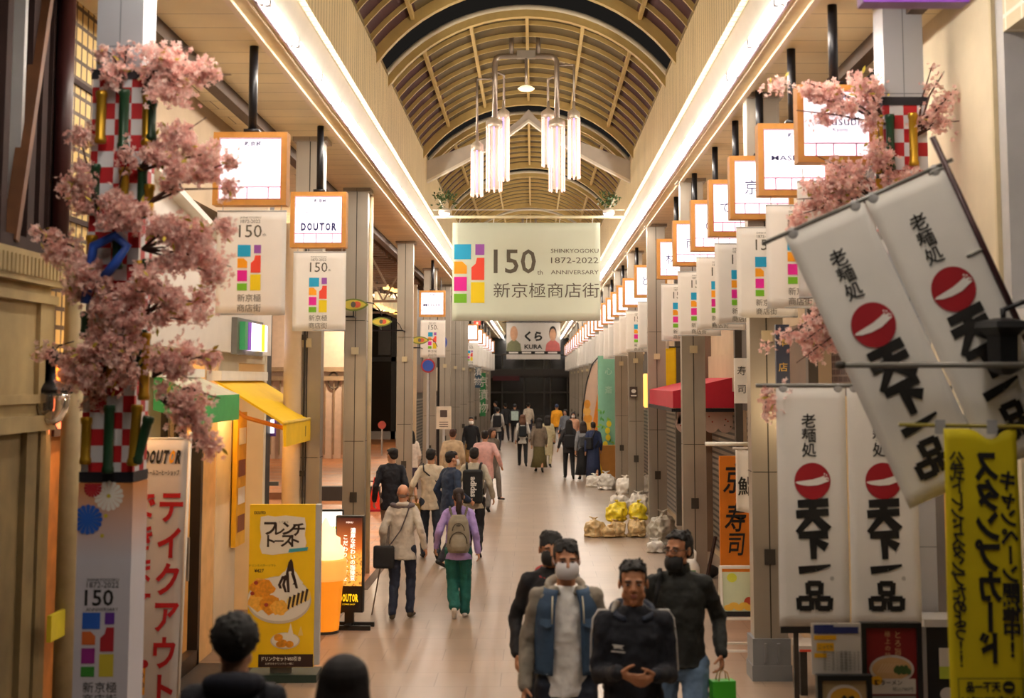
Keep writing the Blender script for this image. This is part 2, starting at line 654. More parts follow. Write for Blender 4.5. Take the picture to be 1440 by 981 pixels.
AM = 1.04
k = 0
ys = -3.5
while ys < 90:
    pn, rb = MB(), MB()
    y0, y1 = ys, ys + 5.6
    if y1 > Y0:
        segs = 24
        for q in range(segs):
            a0, a1 = -AM + 2 * AM * q / segs, -AM + 2 * AM * (q + 1) / segs
            mi = 0 if abs(a0 + a1) / 2 < 0.64 else 1
            (xa, za), (xb, zb) = arc(a0), arc(a1)
            (xa2, za2), (xb2, zb2) = arc(a0, RV + 0.03), arc(a1, RV + 0.03)
            pn.add([(xa, y0, za), (xb, y0, zb), (xb, y1, zb), (xa, y1, za), (xa2, y0, za2), (xb2, y0, zb2), (xb2, y1, zb2), (xa2, y1, za2)],
                   [(0, 3, 2, 1), (4, 5, 6, 7), (0, 1, 5, 4), (2, 3, 7, 6)], mi)
        nr = 9
        for r in range(nr + 1):
            yy = y0 + (y1 - y0) * r / nr
            end = r in (0, nr)
            wd, dp = (0.10, 0.12) if end else (0.032, 0.055)
            for q in range(segs):
                a0, a1 = -AM + 2 * AM * q / segs, -AM + 2 * AM * (q + 1) / segs
                vs = []
                for a in (a0, a1):
                    for rr in (RV, RV - dp):
                        x, z = arc(a, rr)
                        vs += [(x, yy - wd / 2, z), (x, yy + wd / 2, z)]
                rb.add(vs, [(2, 3, 7, 6), (0, 2, 6, 4), (3, 1, 5, 7)], 0)
        for a in (0, -0.33, 0.33, -0.64, 0.64):
            (x, z) = arc(a, RV - 0.035)
            rb.beam((x, y0, z), (x, y1, z), 0.04, 0.07)
        struct(pn.build('ceiling_vault_panels', [vp_o, vp_m]))
        struct(rb.build('ceiling_vault_ribs', rib))
        # pale rolled edge in front of the gap
        eg = MB()
        eg.path([(arc(-AM + 2 * AM * q / 30, RV - 0.02)[0], y0 - 0.12, arc(-AM + 2 * AM * q / 30, RV - 0.02)[1]) for q in range(31)], 0.032, 8)
        struct(eg.build('ceiling_vault_edge', ring, smooth=True))
    ys += 6.9
    k += 1

# pointed white tie beams across the vault
tie = mat('white_tie_beam', 'cfc4b4', 0.5, var=0.05)
tlip = mat('bright_tie_edge', 'f3ead8', 0.4, var=0.0)
for yt in (23.6, 44.3, 65.0):
    top, bot = [], []
    for q in range(13):
        t = q / 12
        x = 1.72 * (1 - t)
        c = t ** 3
        bot.append((x, 6.06 + 0.88 * t + 0.16 * c))
        top.append((x, 6.40 + 0.66 * t + 0.22 * t ** 8))
    poly = [(XC - x, z) for x, z in bot] + [(XC + x, z) for x, z in bot[::-1][1:]] + [(XC + x, z) for x, z in top[:-1]] + [(XC + 0.06, top[-1][1]), (XC - 0.06, top[-1][1])] + [(XC - x, z) for x, z in top[:-1][::-1]]
    n = len(bot)
    b = MB()
    L_ = [(XC - x, z) for x, z in bot]
    Lt = [(XC - max(x, 0.0), z) for x, z in top]
    for sx in (1, -1):
        for q in range(n - 1):
            quad = [(XC - sx * bot[q][0], bot[q][1]), (XC - sx * bot[q + 1][0], bot[q + 1][1]), (XC - sx * top[q + 1][0], top[q + 1][1]), (XC - sx * top[q][0], top[q][1])]
            b.prism(quad if sx > 0 else quad[::-1], yt - 0.06, yt + 0.06)
            e = [(XC - sx * bot[q][0], bot[q][1] - 0.03), (XC - sx * bot[q + 1][0], bot[q + 1][1] - 0.03), (XC - sx * bot[q + 1][0], bot[q + 1][1] + 0.012), (XC - sx * bot[q][0], bot[q][1] + 0.012)]
            b.prism(e if sx > 0 else e[::-1], yt - 0.075, yt + 0.075, 1)
    struct(b.build('trim_tie_beam', [tie, tlip]))

# ------------------------------------------------------------------ columns
colb = mat('grey_column_boot', '75787c', 0.5, var=0.06)


def column(x, y, boot=False, w_=0.29, z1=5.5):
    b = MB()
    b.bx(-w_ / 2, w_ / 2, -w_ / 2, w_ / 2, 0, z1, 0)
    b.bx(-0.006, 0.006, -w_ / 2 - 0.002, -w_ / 2 + 0.01, 0, z1, 1)
    for sx in (-1, 1):
        b.bx(sx * w_ / 2 - 0.012, sx * w_ / 2 + 0.012, -w_ / 2 - 0.004, -w_ / 2 + 0.012, 0, z1, 0)
    for z in (1.9, 3.6):
        b.bx(-w_ / 2 - 0.004, w_ / 2 + 0.004, -w_ / 2 - 0.004, w_ / 2 + 0.004, z - 0.004, z + 0.004, 1)
    b.bx(-w_ / 2 - 0.05, w_ / 2 + 0.05, -w_ / 2 - 0.05, w_ / 2 + 0.05, z1 - 0.05, z1, 0)
    b.bx(-0.05, 0.05, -w_ / 2 - 0.012, -w_ / 2, 1.05, 1.19, 1)
    b.bx(-0.05, 0.05, -w_ / 2 - 0.05, -w_ / 2, 3.12, 3.22, 2)
    if boot:
        b.bx(-w_ / 2 - 0.03, w_ / 2 + 0.03, -w_ / 2 - 0.03, w_ / 2 + 0.03, 0, 0.38, 3)
        b.bx(-w_ / 2 - 0.04, w_ / 2 + 0.04, -w_ / 2 - 0.04, w_ / 2 + 0.04, 0, 0.14, 3)
        for sx in (-0.06, 0.06):
            b.bx(sx - 0.012, sx + 0.012, -w_ / 2 - 0.05, -w_ / 2 - 0.02, 0.17, 0.34, 3)
    o = b.build('column', [steel, dsteel, beige, colb], loc=(x, y, 0))
    struct(o)
    return o


RX, LX = 2.2, -2.53
column(RX, 13.6, True)
for y in (19.4, 25.1, 30.3, 35.2, 41, 46.5, 52, 57.5, 63, 68.5, 74, 79.5):
    column(RX - 0.04, y)
for y in (16.1, 20.4, 28.2, 35.0, 41, 46.5, 52, 57.5, 63, 68.5, 74, 79.5):
    column(LX, y)

# ------------------------------------------------------------------ side walls of the street beyond the near shops
wallb = mat('brown_shop_wall', '6f5a49', 0.7, var=0.2, scale=1.5)
wallp = mat('pale_shop_wall', 'b59f82', 0.7, var=0.12, scale=1.5)
wallg = mat('grey_shop_wall', '564e46', 0.6, var=0.2, scale=1.5)
shut = brickmat('steel_shutter', '8a8072', '7d7467', '221d19', 4.0, 0.09, 0.02, axes='YZ', rough=0.45, metal=0.4, bump=0.6)
ww = MB()
rnd = random.Random(3)
y = 14.6
while y < 90:
    dy = rnd.uniform(2.4, 4.4)
    x = 2.86 + rnd.uniform(-0.03, 0.12)
    mi = rnd.choice((0, 1, 2))
    ww.bx(x, x + 0.3, y, y + dy, 0, 5.5, mi)
    if y < 20 or rnd.random() < 0.6:
        ww.bx(x - 0.03, x, y + 0.25, y + dy - 0.25, 0.12, 2.25, 3)
    ww.bx(x - 0.10, x, y, y + 0.14, 0, 5.5, rnd.choice((0, 1, 2)))
    ww.bx(x - 0.06, x, y + 0.1, y + dy - 0.1, 2.35 + rnd.uniform(-.1, .3), 3.2 + rnd.uniform(-.2, .4), rnd.choice((1, 2, 0)))
    y += dy
struct(ww.build('wall_right', [wallb, wallp, wallg, shut]))
ww = MB()
y = 39.0
while y < 90:
    dy = rnd.uniform(2.4, 4.4)
    x = -3.3 - rnd.uniform(0.0, 0.12)
    ww.bx(x - 0.3, x, y, y + dy, 0, 5.5, rnd.choice((0, 1, 2)))
    if rnd.random() < 0.6:
        ww.bx(x, x + 0.03, y + 0.25, y + dy - 0.25, 0.12, 2.25, 3)
    ww.bx(x, x + 0.12, y, y + 0.14, 0, 5.5, rnd.choice((0, 1, 2)))
    ww.bx(x, x + 0.06, y + 0.1, y + dy - 0.1, 2.4, 3.2, rnd.choice((1, 2, 0)))
    y += dy
struct(ww.build('wall_left', [wallb, wallp, wallg, shut]))
# end wall of the arcade
ew = MB()
ew.bx(-6, 6, 92, 92.4, 0, 8.2, 0)
for xx in (-2.0, -0.6, 0.7, 1.1, 2.2):
    ew.bx(xx - 0.05, xx + 0.05, 91.9, 92, 0, 4.4, 1)
for zz in (0.45, 2.0, 3.0, 4.4):
    ew.bx(-3.2, 3.2, 91.88, 92, zz - 0.05, zz + 0.05, 1)
ew.bx(-3.2, 3.2, 91.7, 92, 3.05, 3.5, 2)
ew.bx(-2.6, -0.9, 91.5, 92, 2.75, 3.05, 3)
struct(ew.build('wall_end', [dglass, dsteel, mat('soot_brown', '2d2621', .6), mat('dark_red_awning', '4a1418', .7)]))

# ------------------------------------------------------------------ 150th anniversary emblem
def cut_rect(x0, x1, z0, z1, c, corner):
    if corner == 'tr':
        return [(x0, z0), (x1, z0), (x1, z1 - c * 1.1), (x1 - c, z1), (x0, z1)]
    return [(x0, z0), (x1, z0), (x1, z1), (x0 + c, z1), (x0 + c * .75, z1 - c * 1.2), (x0, z1 - c * 1.9)]


def emblem(mb, x, z, h, y=-0.006, m0=0):
    """colour blocks, h high, lower left corner at x, z; materials m0 .. m0+6"""
    k = h / 397.0

    def r(x0, x1, y0, y1, m):
        mb.rect(x + (x0 - 180) * k, x + (x1 - 180) * k, z + (690 - y1) * k, z + (690 - y0) * k, y, m0 + m)
    r(180, 294, 293, 395, 0)
    r(323, 384, 293, 366, 1)
    mb.flat([(x + (a - 180) * k, z + (690 - b) * k) for a, b in ((180, 493), (266, 493), (266, 440), (235, 410), (180, 410))], y, m0 + 2)
    mb.flat([(x + (a - 180) * k, z + (690 - b) * k) for a, b in ((297, 535), (384, 535), (384, 385), (334, 385), (325, 425), (297, 450))], y, m0 + 3)
    r(180, 266, 514, 609, 4)
    r(294, 386, 550, 690, 5)
    r(180, 266, 628, 690, 6)


def sign_face(mb, names, W=0.60):
    """lettering and line work of a lightbox: bridge pattern below, small street name above"""
    h = W / 2
    i = h * 0.84
    t = 0.005
    for a, b, c, d in ((-i, i, i - t, i), (-i, i, -i, -i + t), (-i, -i + t, -i, i), (i - t, i, -i, i)):
        mb.rect(a, b, c, d, -0.003, 1)
    for z in (-0.50, -0.83):
        mb.rect(-i, i, h * z - 0.004, h * z + 0.004, -0.003, 1)
    for x in (-.52, -.08, .50):
        mb.rect(h * x - 0.004, h * x + 0.004, -h * 0.83, -h * 0.50, -0.003, 1)
    mb.text('新京極', h * 0.06, h * 0.68, 0.046, -0.003, 0, 0.02)
    for n in names:
        mb.text(n[0], n[1] * h, n[2] * h, n[3] * .82, -0.003, 0, n[4] if len(n) > 4 else 0.0, n[5] * .82 if len(n) > 5 else None)


signface = {}
navy = mat('navy_lettering', '2d2a66', 0.6, var=0)
pinkl = mat('pink_line', 'c81e78', 0.6, var=0)
face_m = mat('lit_white_face', 'ffffff', 0.5, emit=SIGN, var=0.0, eh='fbf4ff')


def lightbox(x, y, ztop, names, label, W=0.60, group='lightbox signs hung over the shops'):
    t = thing('lightbox_sign', label, 'sign', (x, y, ztop - W / 2), 0, group)
    h = W / 2
    f = MB()
    b = 0.045
    for a in ((-h, h, h - b, h), (-h, h, -h, -h + b), (-h, -h + b, -h + b, h - b), (h - b, h, -h + b, h - b)):
        f.bx(a[0], a[1], -0.03, 0.13, a[2], a[3])
    f.build('frame', wood_o, t)
    MB().bx(-h + b, h - b, -0.003, 0.11, -h + b, h - b).build('lit_panel', face_m, t)
    l = MB()
    sign_face(l, names, W)
    for v in l.v:
        v.y -= 0.004
    l.build('lettering', [navy, pinkl], t)
    p = MB()
    p.tube((0, 0.05, h), (0, 0.05, 5.5 - (ztop - h)), 0.036, n=10)
    p.bx(-0.06, 0.06, -0.01, 0.11, h, h + 0.03)
    p.build('hanging_pipe', black, t, True)
    return t


def small_banner(x, y, zt, label, group='white anniversary banners under the lightbox signs', w_=0.565, h_=0.855, seed=0):
    t = thing('anniversary_banner', label, 'banner', (x, y, zt - h_), 0, group)
    c = MB()
    rr = random.Random(seed)
    ph = rr.uniform(0, 6)

    def wv(px, pz):
        return 0.006 * math.sin(px * 9 + ph) * (0.3 + (h_ - pz))
    c.grid(lambda a, b: (-w_ / 2 + a * w_, wv(-w_ / 2 + a * w_, b * h_), b * h_), 12, 10)
    o = c.build('cloth', cloth, t, True)
    m = o.modifiers.new('thick', 'SOLIDIFY')
    m.thickness = 0.003
    m.offset = 1
    l = MB()
    l.text('150', -0.01, h_ * 0.80, 0.103, 0, 7)
    l.text('th', 0.105, h_ * 0.765, 0.025, 0, 7)
    l.text('SHINKYOGOKU', -0.01, h_ * 0.93, None, 0, 7, 0, 0.17)
    l.text('1872-2022', -0.01, h_ * 0.893, None, 0, 7, 0, 0.16)
    em_ = MB()
    emblem(em_, -0.11, h_ * 0.235, 0.37, 0)
    l.text('新京極', -0.01, h_ * 0.165, 0.062, 0, 7)
    l.text('商店街', -0.01, h_ * 0.07, 0.062, 0, 7)
    for v in l.v + em_.v:
        v.y = wv(v.x, v.z) - 0.006
    l.build('lettering', LOGO + [inkgrey], t)
    em_.build('emblem', LOGO, t)
    p = MB()
    for sx in (-1, 1):
        p.tube((sx * w_ * .42, 0.0, h_), (sx * w_ * .42, 0.02, h_ + 0.09), 0.004, n=5)
    p.build('cord', lgrey, t, True)
    for z in (h_ - 0.008, 0.008):
        MB().tube((-w_ / 2, 0, z), (w_ / 2, 0, z), 0.007, n=6).build('rod', lgrey, t, True)
    return t


SX_R, SX_L = 2.15, -2.31
Rn = [
    (10.2, [('musubi', 0.1, 0.08, 0.085), ('Kyoto', 0.1, -0.16, 0.05)], 'nearest lit sign of the right row, behind the upper blossoms of the right column'),
    (11.6, [('MASH UP', 0.0, 0.05, 0.055, 0.012, 0.46)], 'lit sign with bold navy capitals in an orange frame, second in the right row'),
    (13.3, [('京', -0.30, 0.02, 0.17), ('花', 0.30, 0.02, 0.17), ('第一', 0.0, 0.42, 0.05)], 'lit sign with brush character 京, third from camera in right row'),
    (14.9, [('てー店', 0.0, 0.02, 0.14), ('新しい', 0.0, 0.34, 0.04)], 'lit sign starting with て, fourth from camera in right row'),
    (16.6, [('◎', -0.20, -0.02, 0.16), ('京', 0.35, 0.0, 0.13)], 'lit sign with a round emblem, fifth from camera in right row'),
    (18.75, [('南京', 0.05, 0.0, 0.17), ('一番', 0.1, 0.36, 0.06)], 'lit sign starting with 南, sixth from camera in right row'),
    (21.2, [('林屋', 0.0, 0.0, 0.20)], 'lit sign starting with 林, seventh from camera in right row'),
    (26.0, [('とり', 0.0, 0.05, 0.20)], 'lit sign with two brushed kana, eighth from camera in right row'),
]
for i, (y, names, lab) in enumerate(Rn):
    lightbox(SX_R if i else 2.20, y, 4.86 if i else 4.89, names, lab, 0.60 if i else 0.57)
    small_banner(SX_R + 0.04, y, 4.19, 'white 150th anniversary banner hanging under the %s' % ('nearest lit sign of the right row', 'lit sign with bold navy capitals', 'lit sign with brush character 京', 'lit sign starting with て', 'lit sign with a round emblem', 'lit sign starting with 南', 'lit sign starting with 林', 'lit sign with two brushed kana')[i], seed=i)
y = 29.4
i = len(Rn)
while y < 86:
    nm = random.Random(i).choice(['京', '花', '寿', '本', '和', '松'])
    lightbox(SX_R, y, 4.86, [(nm, 0.0, 0.0, 0.2)], 'small far lit sign, %s from the camera in the right row' % ORD[i])
    small_banner(SX_R + 0.04, y, 4.19, '150th anniversary banner hanging %s from the camera in the right row' % ORD[i], seed=i)
    y += 2.25 + (i - 8) * 0.08
    i += 1
Ln = [
    (11.5, [], 'lit sign with a blank white face in an orange frame above the left blossoms'),
    (15.2, [('ドトールコーヒー', 0.05, 0.26, 0.042, 0.02, 0.36)], 'lit sign with striped navy capitals under a katakana line, second in the left row'),
    (32.5, [('MOVIX', 0.0, -0.10, 0.09, 0.02, 0.5), ('京都', 0.0, 0.25, 0.06)], 'lit sign with small capitals beside the third left column'),
    (52.0, [('とよ', 0.0, 0.05, 0.14)], 'lit sign just under the left end of the hanging main banner'),
    (57.0, [('京', 0.0, 0.0, 0.2)], 'bluish far lit sign to the left of the portrait banner'),
    (61.0, [('本', 0.0, 0.0, 0.2)], 'far lit sign, fourth from the back in the left row'),
    (65.0, [('花', 0.0, 0.0, 0.2)], 'far lit sign, third from the back in the left row'),
    (69.0, [('松', 0.0, 0.0, 0.2)], 'far lit sign, second from the back in the left row'),
    (74.0, [('和', 0.0, 0.0, 0.2)], 'farthest lit sign of the left row near the arcade end'),
]


def striped(mb, body, x, z, h, w_, y, m0, m1):
    mb.text(body, x, z, h, y, m0, 0.035, w_)
    for q in range(3):
        zz = z - h * 0.3 + q * h * 0.3
        mb.rect(x - w_ / 2, x + w_ / 2, zz - h * 0.03, zz + h * 0.03, y - 0.001, m1)


for i, (y, names, lab) in enumerate(Ln):
    t = lightbox(SX_L, y, 4.77 if i < 2 else 4.80, names, lab, 0.60)
    if i == 1:
        l = MB()
        for q, ch in enumerate('DOUTOR'):
            l.text(ch, -0.16 + q * 0.066, -0.075, 0.085, -0.008, 0, 0.05, 0.054)
        l.build('shop_name', navy, t)
    small_banner(SX_L + 0.02, y, 4.13, ('white 150th anniversary banner hanging under the ' + ('blank white lit sign', 'lit sign with striped navy capitals', 'lit sign beside the third left column')[i]) if i < 3 else '150th anniversary banner hanging %s from the camera in the left row' % ORD[i], seed=30 + i)

# ------------------------------------------------------------------ main banner across the street
YB = 24.4
x0 = (637 - PU) / F * 24.65
x1 = (843.5 - PU) / F * 24.65
zb, zt = P(740, 451, YB).z, P(740, 313, YB).z
t = thing('anniversary_banner', 'large white 150th anniversary banner hanging across the middle of the street', 'banner', ((x0 + x1) / 2, YB, zb))
W, H = x1 - x0, zt - zb


def wv(px, pz):
    return 0.012 * math.sin(px * 2.3 + 0.6) + 0.005 * math.sin(px * 6 + pz * 2)


c = MB()
c.grid(lambda a, b: (-W / 2 + a * W, wv(-W / 2 + a * W, b * H), b * H), 24, 12)
o = c.build('cloth', mat('pale_green_white_cloth', 'd9e3cf', 0.75, var=0.03, scale=1.5), t, True)
m = o.modifiers.new('thick', 'SOLIDIFY')
m.thickness = 0.004
m.offset = 1
k = W / 1000.0   # crop pixels of the banner
X = lambda px: -W / 2 + (px - 168) * k
Z = lambda pz: H - (pz - 158) * H / 650.0
l = MB()
em_ = MB()
emblem(em_, X(180), Z(690), 397 * k, 0)
l.text('150', X(590), Z(415), 165 * k, 0, 7, 0.01, 285 * k)
l.text('th', X(760), Z(487), 32 * k, 0, 7)
l.text('SHINKYOGOKU', X(995), Z(345), 27 * k, 0, 7, 0, 322 * k)
l.text('1872-2022', X(995), Z(408), 40 * k, 0, 7, 0, 320 * k)
l.text('ANNIVERSARY', X(995), Z(487), 27 * k, 0, 7, 0, 322 * k)
l.text('新京極商店街', X(803), Z(606), 100 * k, 0, 7, -0.002, 712 * k)
for v in l.v + em_.v:
    v.y = wv(v.x, v.z) - 0.008
l.build('lettering', LOGO + [inkgrey], t)
em_.build('emblem', LOGO, t)
rp = MB()
for px in (215, 445, 668, 892, 1115):
    rp.tube((X(px), 0, H), (X(px) + 0.02, 0, H + 0.13), 0.006, n=5)
rp.build('rope', white, t)
t = thing('banner_rail', 'white horizontal rail carrying the large anniversary banner', 'rail', (XC, YB, P(740, 305, YB).z))
MB().tube((-1.66, 0, 0), (1.66, 0, 0), 0.028, n=10).build('rail', mat('cream_rail', 'd8cfa8', 0.5), t, True)
w2 = MB()
w2.tube((-1.66, 0.05, 0.13), (1.66, 0.05, 0.13), 0.007, n=5)
w2.build('wire', white, t)
# small lamps with foliage at the two ends of the rail
leafm = mat('dark_green_leaves', '3b5a2c', 0.6, var=0.3, scale=30)
for sg, nm in ((-1, 'left'), (1, 'right')):
    p = P(625 if sg < 0 else 856, 296, YB)
    t = thing('spotlight', 'small spotlight with a glowing lens at the %s end of the banner rail' % nm, 'lamp', p, 0, 'spotlights at the banner rail')
    MB().lathe([(0.03, 0.02), (0.06, 0.04), (0.10, 0.0), (0.105, -0.05)], (0, 0, 0), 16).build('lamp_shade', white, t, True)
    MB().ell((0, 0, -0.045), (0.095, 0.095, 0.05), 16).build('bulb', mat('cool_lamp_glow', 'dfe9ff', 0.3, emit=4.0, var=0, eh='d8e6ff'), t, True)
    MB().tube((0, 0, 0.02), (sg * 0.10, 0, 0.20), 0.012, n=6).build('arm', white, t)
    f = MB()
    rr = random.Random(5 + sg)
    for q in range(90):
        c = V((sg * 0.02 + rr.gauss(0, 0.09), rr.gauss(0, 0.07), 0.19 + rr.gauss(0, 0.07)))
        d = V((rr.uniform(-1, 1), rr.uniform(-1, 1), rr.uniform(-.6, 1))).normalized()
        e = d.orthogonal().normalized() * 0.018
        f.add([c, c + d * 0.04 + e, c + d * 0.09, c + d * 0.04 - e], [(0, 1, 2, 3)])
    o = f.build('hanging_plant', leafm, None, loc=p)
    tag(o, 'leafy green plant tucked behind the spotlight at the %s end of the rail' % nm, 'plant', 'plants at the banner rail')

# ------------------------------------------------------------------ chandelier of glass rods
pipe = mat('satin_pipe', 'a1958a', 0.3, 0.7)
rodm = mat('glowing_glass_rod', 'ffe6df', 0.2, emit=0.62, var=0, eh='ffd6c6')
rodv = mat('violet_glass_rod', 'cfc0ff', 0.2, emit=0.8, var=0, eh='b7a6ff')
capm = mat('lamp_cap_metal', 'd9cbb8', 0.35, 0.4)


def chandelier(y, label):
    def Q(u, v, dy=0):
        p = P(u, v, 18.6 + dy)
        return V((p.x - XC, dy, p.z))
    t = thing('chandelier', label, 'chandelier', (XC, y, 0), 0, 'glass rod chandeliers under the vault')
    fr = MB()
    # two stems from the crown, the U-shaped main pipe, thin side pipes
    for u in (719, 757):
        a = Q(u, 76)
        fr.tube((a.x, 0, 7.30), (a.x, 0, a.z), 0.032, n=10)
    z0 = Q(740, 79).z
    r = 0.09
    xl, xr = Q(696, 79).x, Q(783, 79).x
    zl, zr = Q(696, 165).z, Q(783, 165).z
    pts = [V((xl, 0, zl)), V((xl, 0, z0 - r))] + [V((xl + r - r * math.cos(a), 0, z0 - r + r * math.sin(a))) for a in (PI / 8, PI / 4, 3 * PI / 8)] + [V((xl + r, 0, z0))]
    pts += [V((xr - r, 0, z0))] + [V((xr - r + r * math.sin(a), 0, z0 - r + r * math.cos(a))) for a in (PI / 8, PI / 4, 3 * PI / 8)] + [V((xr, 0, z0 - r)), V((xr, 0, zr))]
    fr.path(pts, 0.036, 10)
    for (ua, ub, va, vb, dy) in ((696, 671, 111, 200, 0.0), (783, 807, 91, 155, 0.0), (696, 708, 100, 155, 0.35), (783, 771, 106, 155, 0.35)):
        a, b, c = Q(ua, va), Q(ub, va), Q(ub, vb)
        fr.path([(a.x, 0, a.z), (b.x, dy * 0.7, a.z), (b.x, dy, a.z - 0.05), (b.x, dy, c.z)], 0.017, 8)
    fr.path([Q(740, 80), Q(740, 122)], 0.02, 8)
    fr.build('pipe_frame', pipe, t, True)
    MB().bx(Q(727, 0).x, Q(753, 0).x, -0.05, 0.05, z0 - 0.03, z0 + 0.07).build('junction_box', mat('junction_grey', '8f877c', .5), t)
    dsh = Q(740, 124)
    MB().lathe([(0.02, 0.04), (0.08, 0.02), (0.115, -0.005), (0.09, -0.03), (0.01, -0.045)], (dsh.x, 0, dsh.z), 18).build('glass_bowl', mat('warm_bowl', 'f3dcae', .4, emit=0.9, var=0), t, True)
    lamps = [(671, 198, 277, 9, 0), (695, 165, 270, 12, 0), (708, 152, 255, 9, .35), (771, 152, 235, 10, .35), (783, 165, 270, 12, 0), (807, 153, 252, 9, 0)]
    for (u, va, vb, hw, dy) in lamps:
        a, b = Q(u, va, dy), Q(u, vb, dy)
        x, zt_, zb_ = a.x, a.z, b.z
        R = hw * 18.6 / F
        lp = MB()
        lp.lathe([(0.018, zt_ + 0.10), (0.022, zt_), (R, zt_ - 0.05), (R, zt_ - 0.14), (R * 0.8, zt_ - 0.15)], (x, dy, 0), 14)
        c = lp.build('lamp', capm, t, True)
        rd = MB()
        for q in range(8):
            an = 2 * PI * q / 8
            px, py = x + R * 0.88 * math.cos(an), dy + R * 0.88 * math.sin(an)
            rd.tube((px, py, zt_ - 0.14), (px, py, zb_ + 0.03), 0.012, n=6, mi=0 if q not in (3, 6) else 1)
            rd.ell((px, py, zb_ + 0.03), (0.014, 0.014, 0.03), 8)
        rd.build('glass_rod', [rodm, rodv], c, True)
        MB().tube((x, dy, zt_ - 0.14), (x, dy, zb_ + 0.04), R * 0.45, n=10).build('inner_tube', mat('frosted_inner_tube', 'f3dcc4', .4, emit=0.25, var=0, eh='ffe0bf'), c, True)
    return t


chandelier(18.6, 'nearest chandelier of glowing glass rods hanging from a bent pipe frame')
chandelier(39.3, 'second chandelier partly hidden behind the top of the large banner')

# ------------------------------------------------------------------ hanging banner with two portraits at the far end
pa = P(712, 505, 80)
pb = P(788, 453, 80)
t = thing('portrait_banner', 'far hanging banner with two portraits beside bold black lettering', 'banner', ((pa.x + pb.x) / 2, 80, pa.z))
W, H = pb.x - pa.x, pb.z - pa.z
MB().bx(-W / 2, W / 2, 0, 0.04, 0, H).build('panel', mat('portrait_banner_cloth', 'd6d0c8', .7, var=.03), t)
l = MB()
l.text('くら', 0, H * 0.62, H * 0.28, -0.01, 0, 0.05)
l.text('KURA', 0, H * 0.34, H * 0.12, -0.01, 0, 0.03, W * 0.33)
l.rect(-W / 2, W / 2, H * 0.135, H * 0.22, -0.01, 0)
for q in range(4):
    l.rect(-W * 0.45 + q * W * 0.24, -W * 0.28 + q * W * 0.24, H * 0.16, H * 0.20, -0.02, 4)
for sx, cl, hr in ((-1, 1, 3), (1, 2, 0)):
    cx = sx * W * 0.36
    l.flat([(cx - W * .14, H * .22), (cx + W * .14, H * .22), (cx + W * .12, H * .42), (cx + W * .04, H * .52), (cx - W * .04, H * .52), (cx - W * .12, H * .42)], -0.012, cl)
    l.disc(cx, H * 0.70, W * 0.07, H * 0.20, -0.014, hr)
    l.disc(cx, H * 0.66, W * 0.06, H * 0.17, -0.018, 3)
l.build('print', [ink, mat('olive_print', '7d7e5e', .7), mat('pink_print', 'd0706a', .7), mat('skin_print', 'cf9f7e', .7), cloth], t)
MB().tube((-W / 2, 0, H + 0.02), (W / 2, 0, H + 0.02), 0.03).build('rod', lgrey, t)
w2 = MB()
for sx in (-1, 1):
    w2.tube((sx * W * .4, 0, H), (sx * W * .4, 0, 6.0 - pa.z), 0.012, n=5)
w2.tube((XC - 1.68 - t.location.x, 0, 6.0 - pa.z), (XC + 1.68 - t.location.x, 0, 6.0 - pa.z), .02)
w2.build('wire', black, t)

# ------------------------------------------------------------------ eye shaped ornaments on rods
eye_g = mat('ornament_green', '6f7d34', .5)
eye_y = mat('ornament_yellow', 'c9b840', .5)
eye_r = mat('ornament_red', 'd0583a', .5)


def ornament(u, v, y, xc, label, yc=None):
    p = P(u, v, y)
    t = thing('eye_ornament', label, 'ornament', p, 0, 'eye shaped ornaments on rods')
    b = MB()
    W_ = 0.21

    def lens(sx, sz, y_, m):
        pts = [(sx * math.cos(a), sz * math.sin(a) * (1.0 if math.sin(a) > 0 else 1.1)) for a in [2 * PI * q / 24 for q in range(24)]]
        pts = [(x, z * max(0.0, 1 - (abs(x) / sx) ** 2.2) ** 0.35) for x, z in pts]
        b.prism(pts, y_, y_ + 0.02, m)
    lens(W_, 0.085, 0, 0)
    lens(W_ * 0.85, 0.062, -0.006, 1)
    b.prism([(0.055 * math.cos(a) + .05, 0.045 * math.sin(a)) for a in [2 * PI * q / 14 for q in range(14)]], -0.012, 0, 2)
    b.prism([(0.035 * math.cos(a), 0.042 * math.sin(a)) for a in [2 * PI * q / 14 for q in range(14)]], -0.018, 0, 3)
    b.build('eye_panel', [eye_g, eye_y, eye_r, inkgrey], t)
    r = MB()
    xe = xc - p.x
    r.tube((-W_ * 1.1 if xe > 0 else W_ * 1.1, 0.01, -0.17), (xe, 0.01, -0.17), 0.014, n=6)
    r.tube((0, 0.01, -0.17), (0, 0.01, -0.05), 0.01, n=6)
    if yc:
        r.tube((xe, 0.01, -0.17), (xe, yc - 0.13 - p.y, -0.17), 0.014, n=6)
    s = 1 if xe > 0 else -1
    r.path([(s * W_ * 0.8, 0.01, 0.03), (s * W_ * 1.3, 0.01, 0.02), (s * W_ * 1.7, 0.01, -0.06), (s * W_ * 1.9, 0.01, -0.15)], 0.008, 6)
    r.build('bracket', black, t)


ornament(497, 428, 20.0, LX, 'eye shaped ornament in front of the second left column', 20.4)
ornament(536, 452, 27.6, LX, 'eye shaped ornament on a rod by the third left column', 28.2)
ornament(1017, 411, 18.9, 2.2, 'eye shaped ornament over the nearest right banners', 19.4)
ornament(936, 446, 27.0, 2.2, 'eye shaped ornament before the middle right banners', 30.3)
ornament(887, 466, 36.5, 2.2, 'eye shaped ornament before the far right banners', 41)
ornament(866, 480, 43, 2.2, 'farthest eye shaped ornament of the right row', 46.5)
ornament(590, 478, 31.8, LX, 'eye shaped ornament crossing the third left banner', 35.0)
ornament(648, 492, 58, LX, 'farthest eye shaped ornament of the left row', 63)

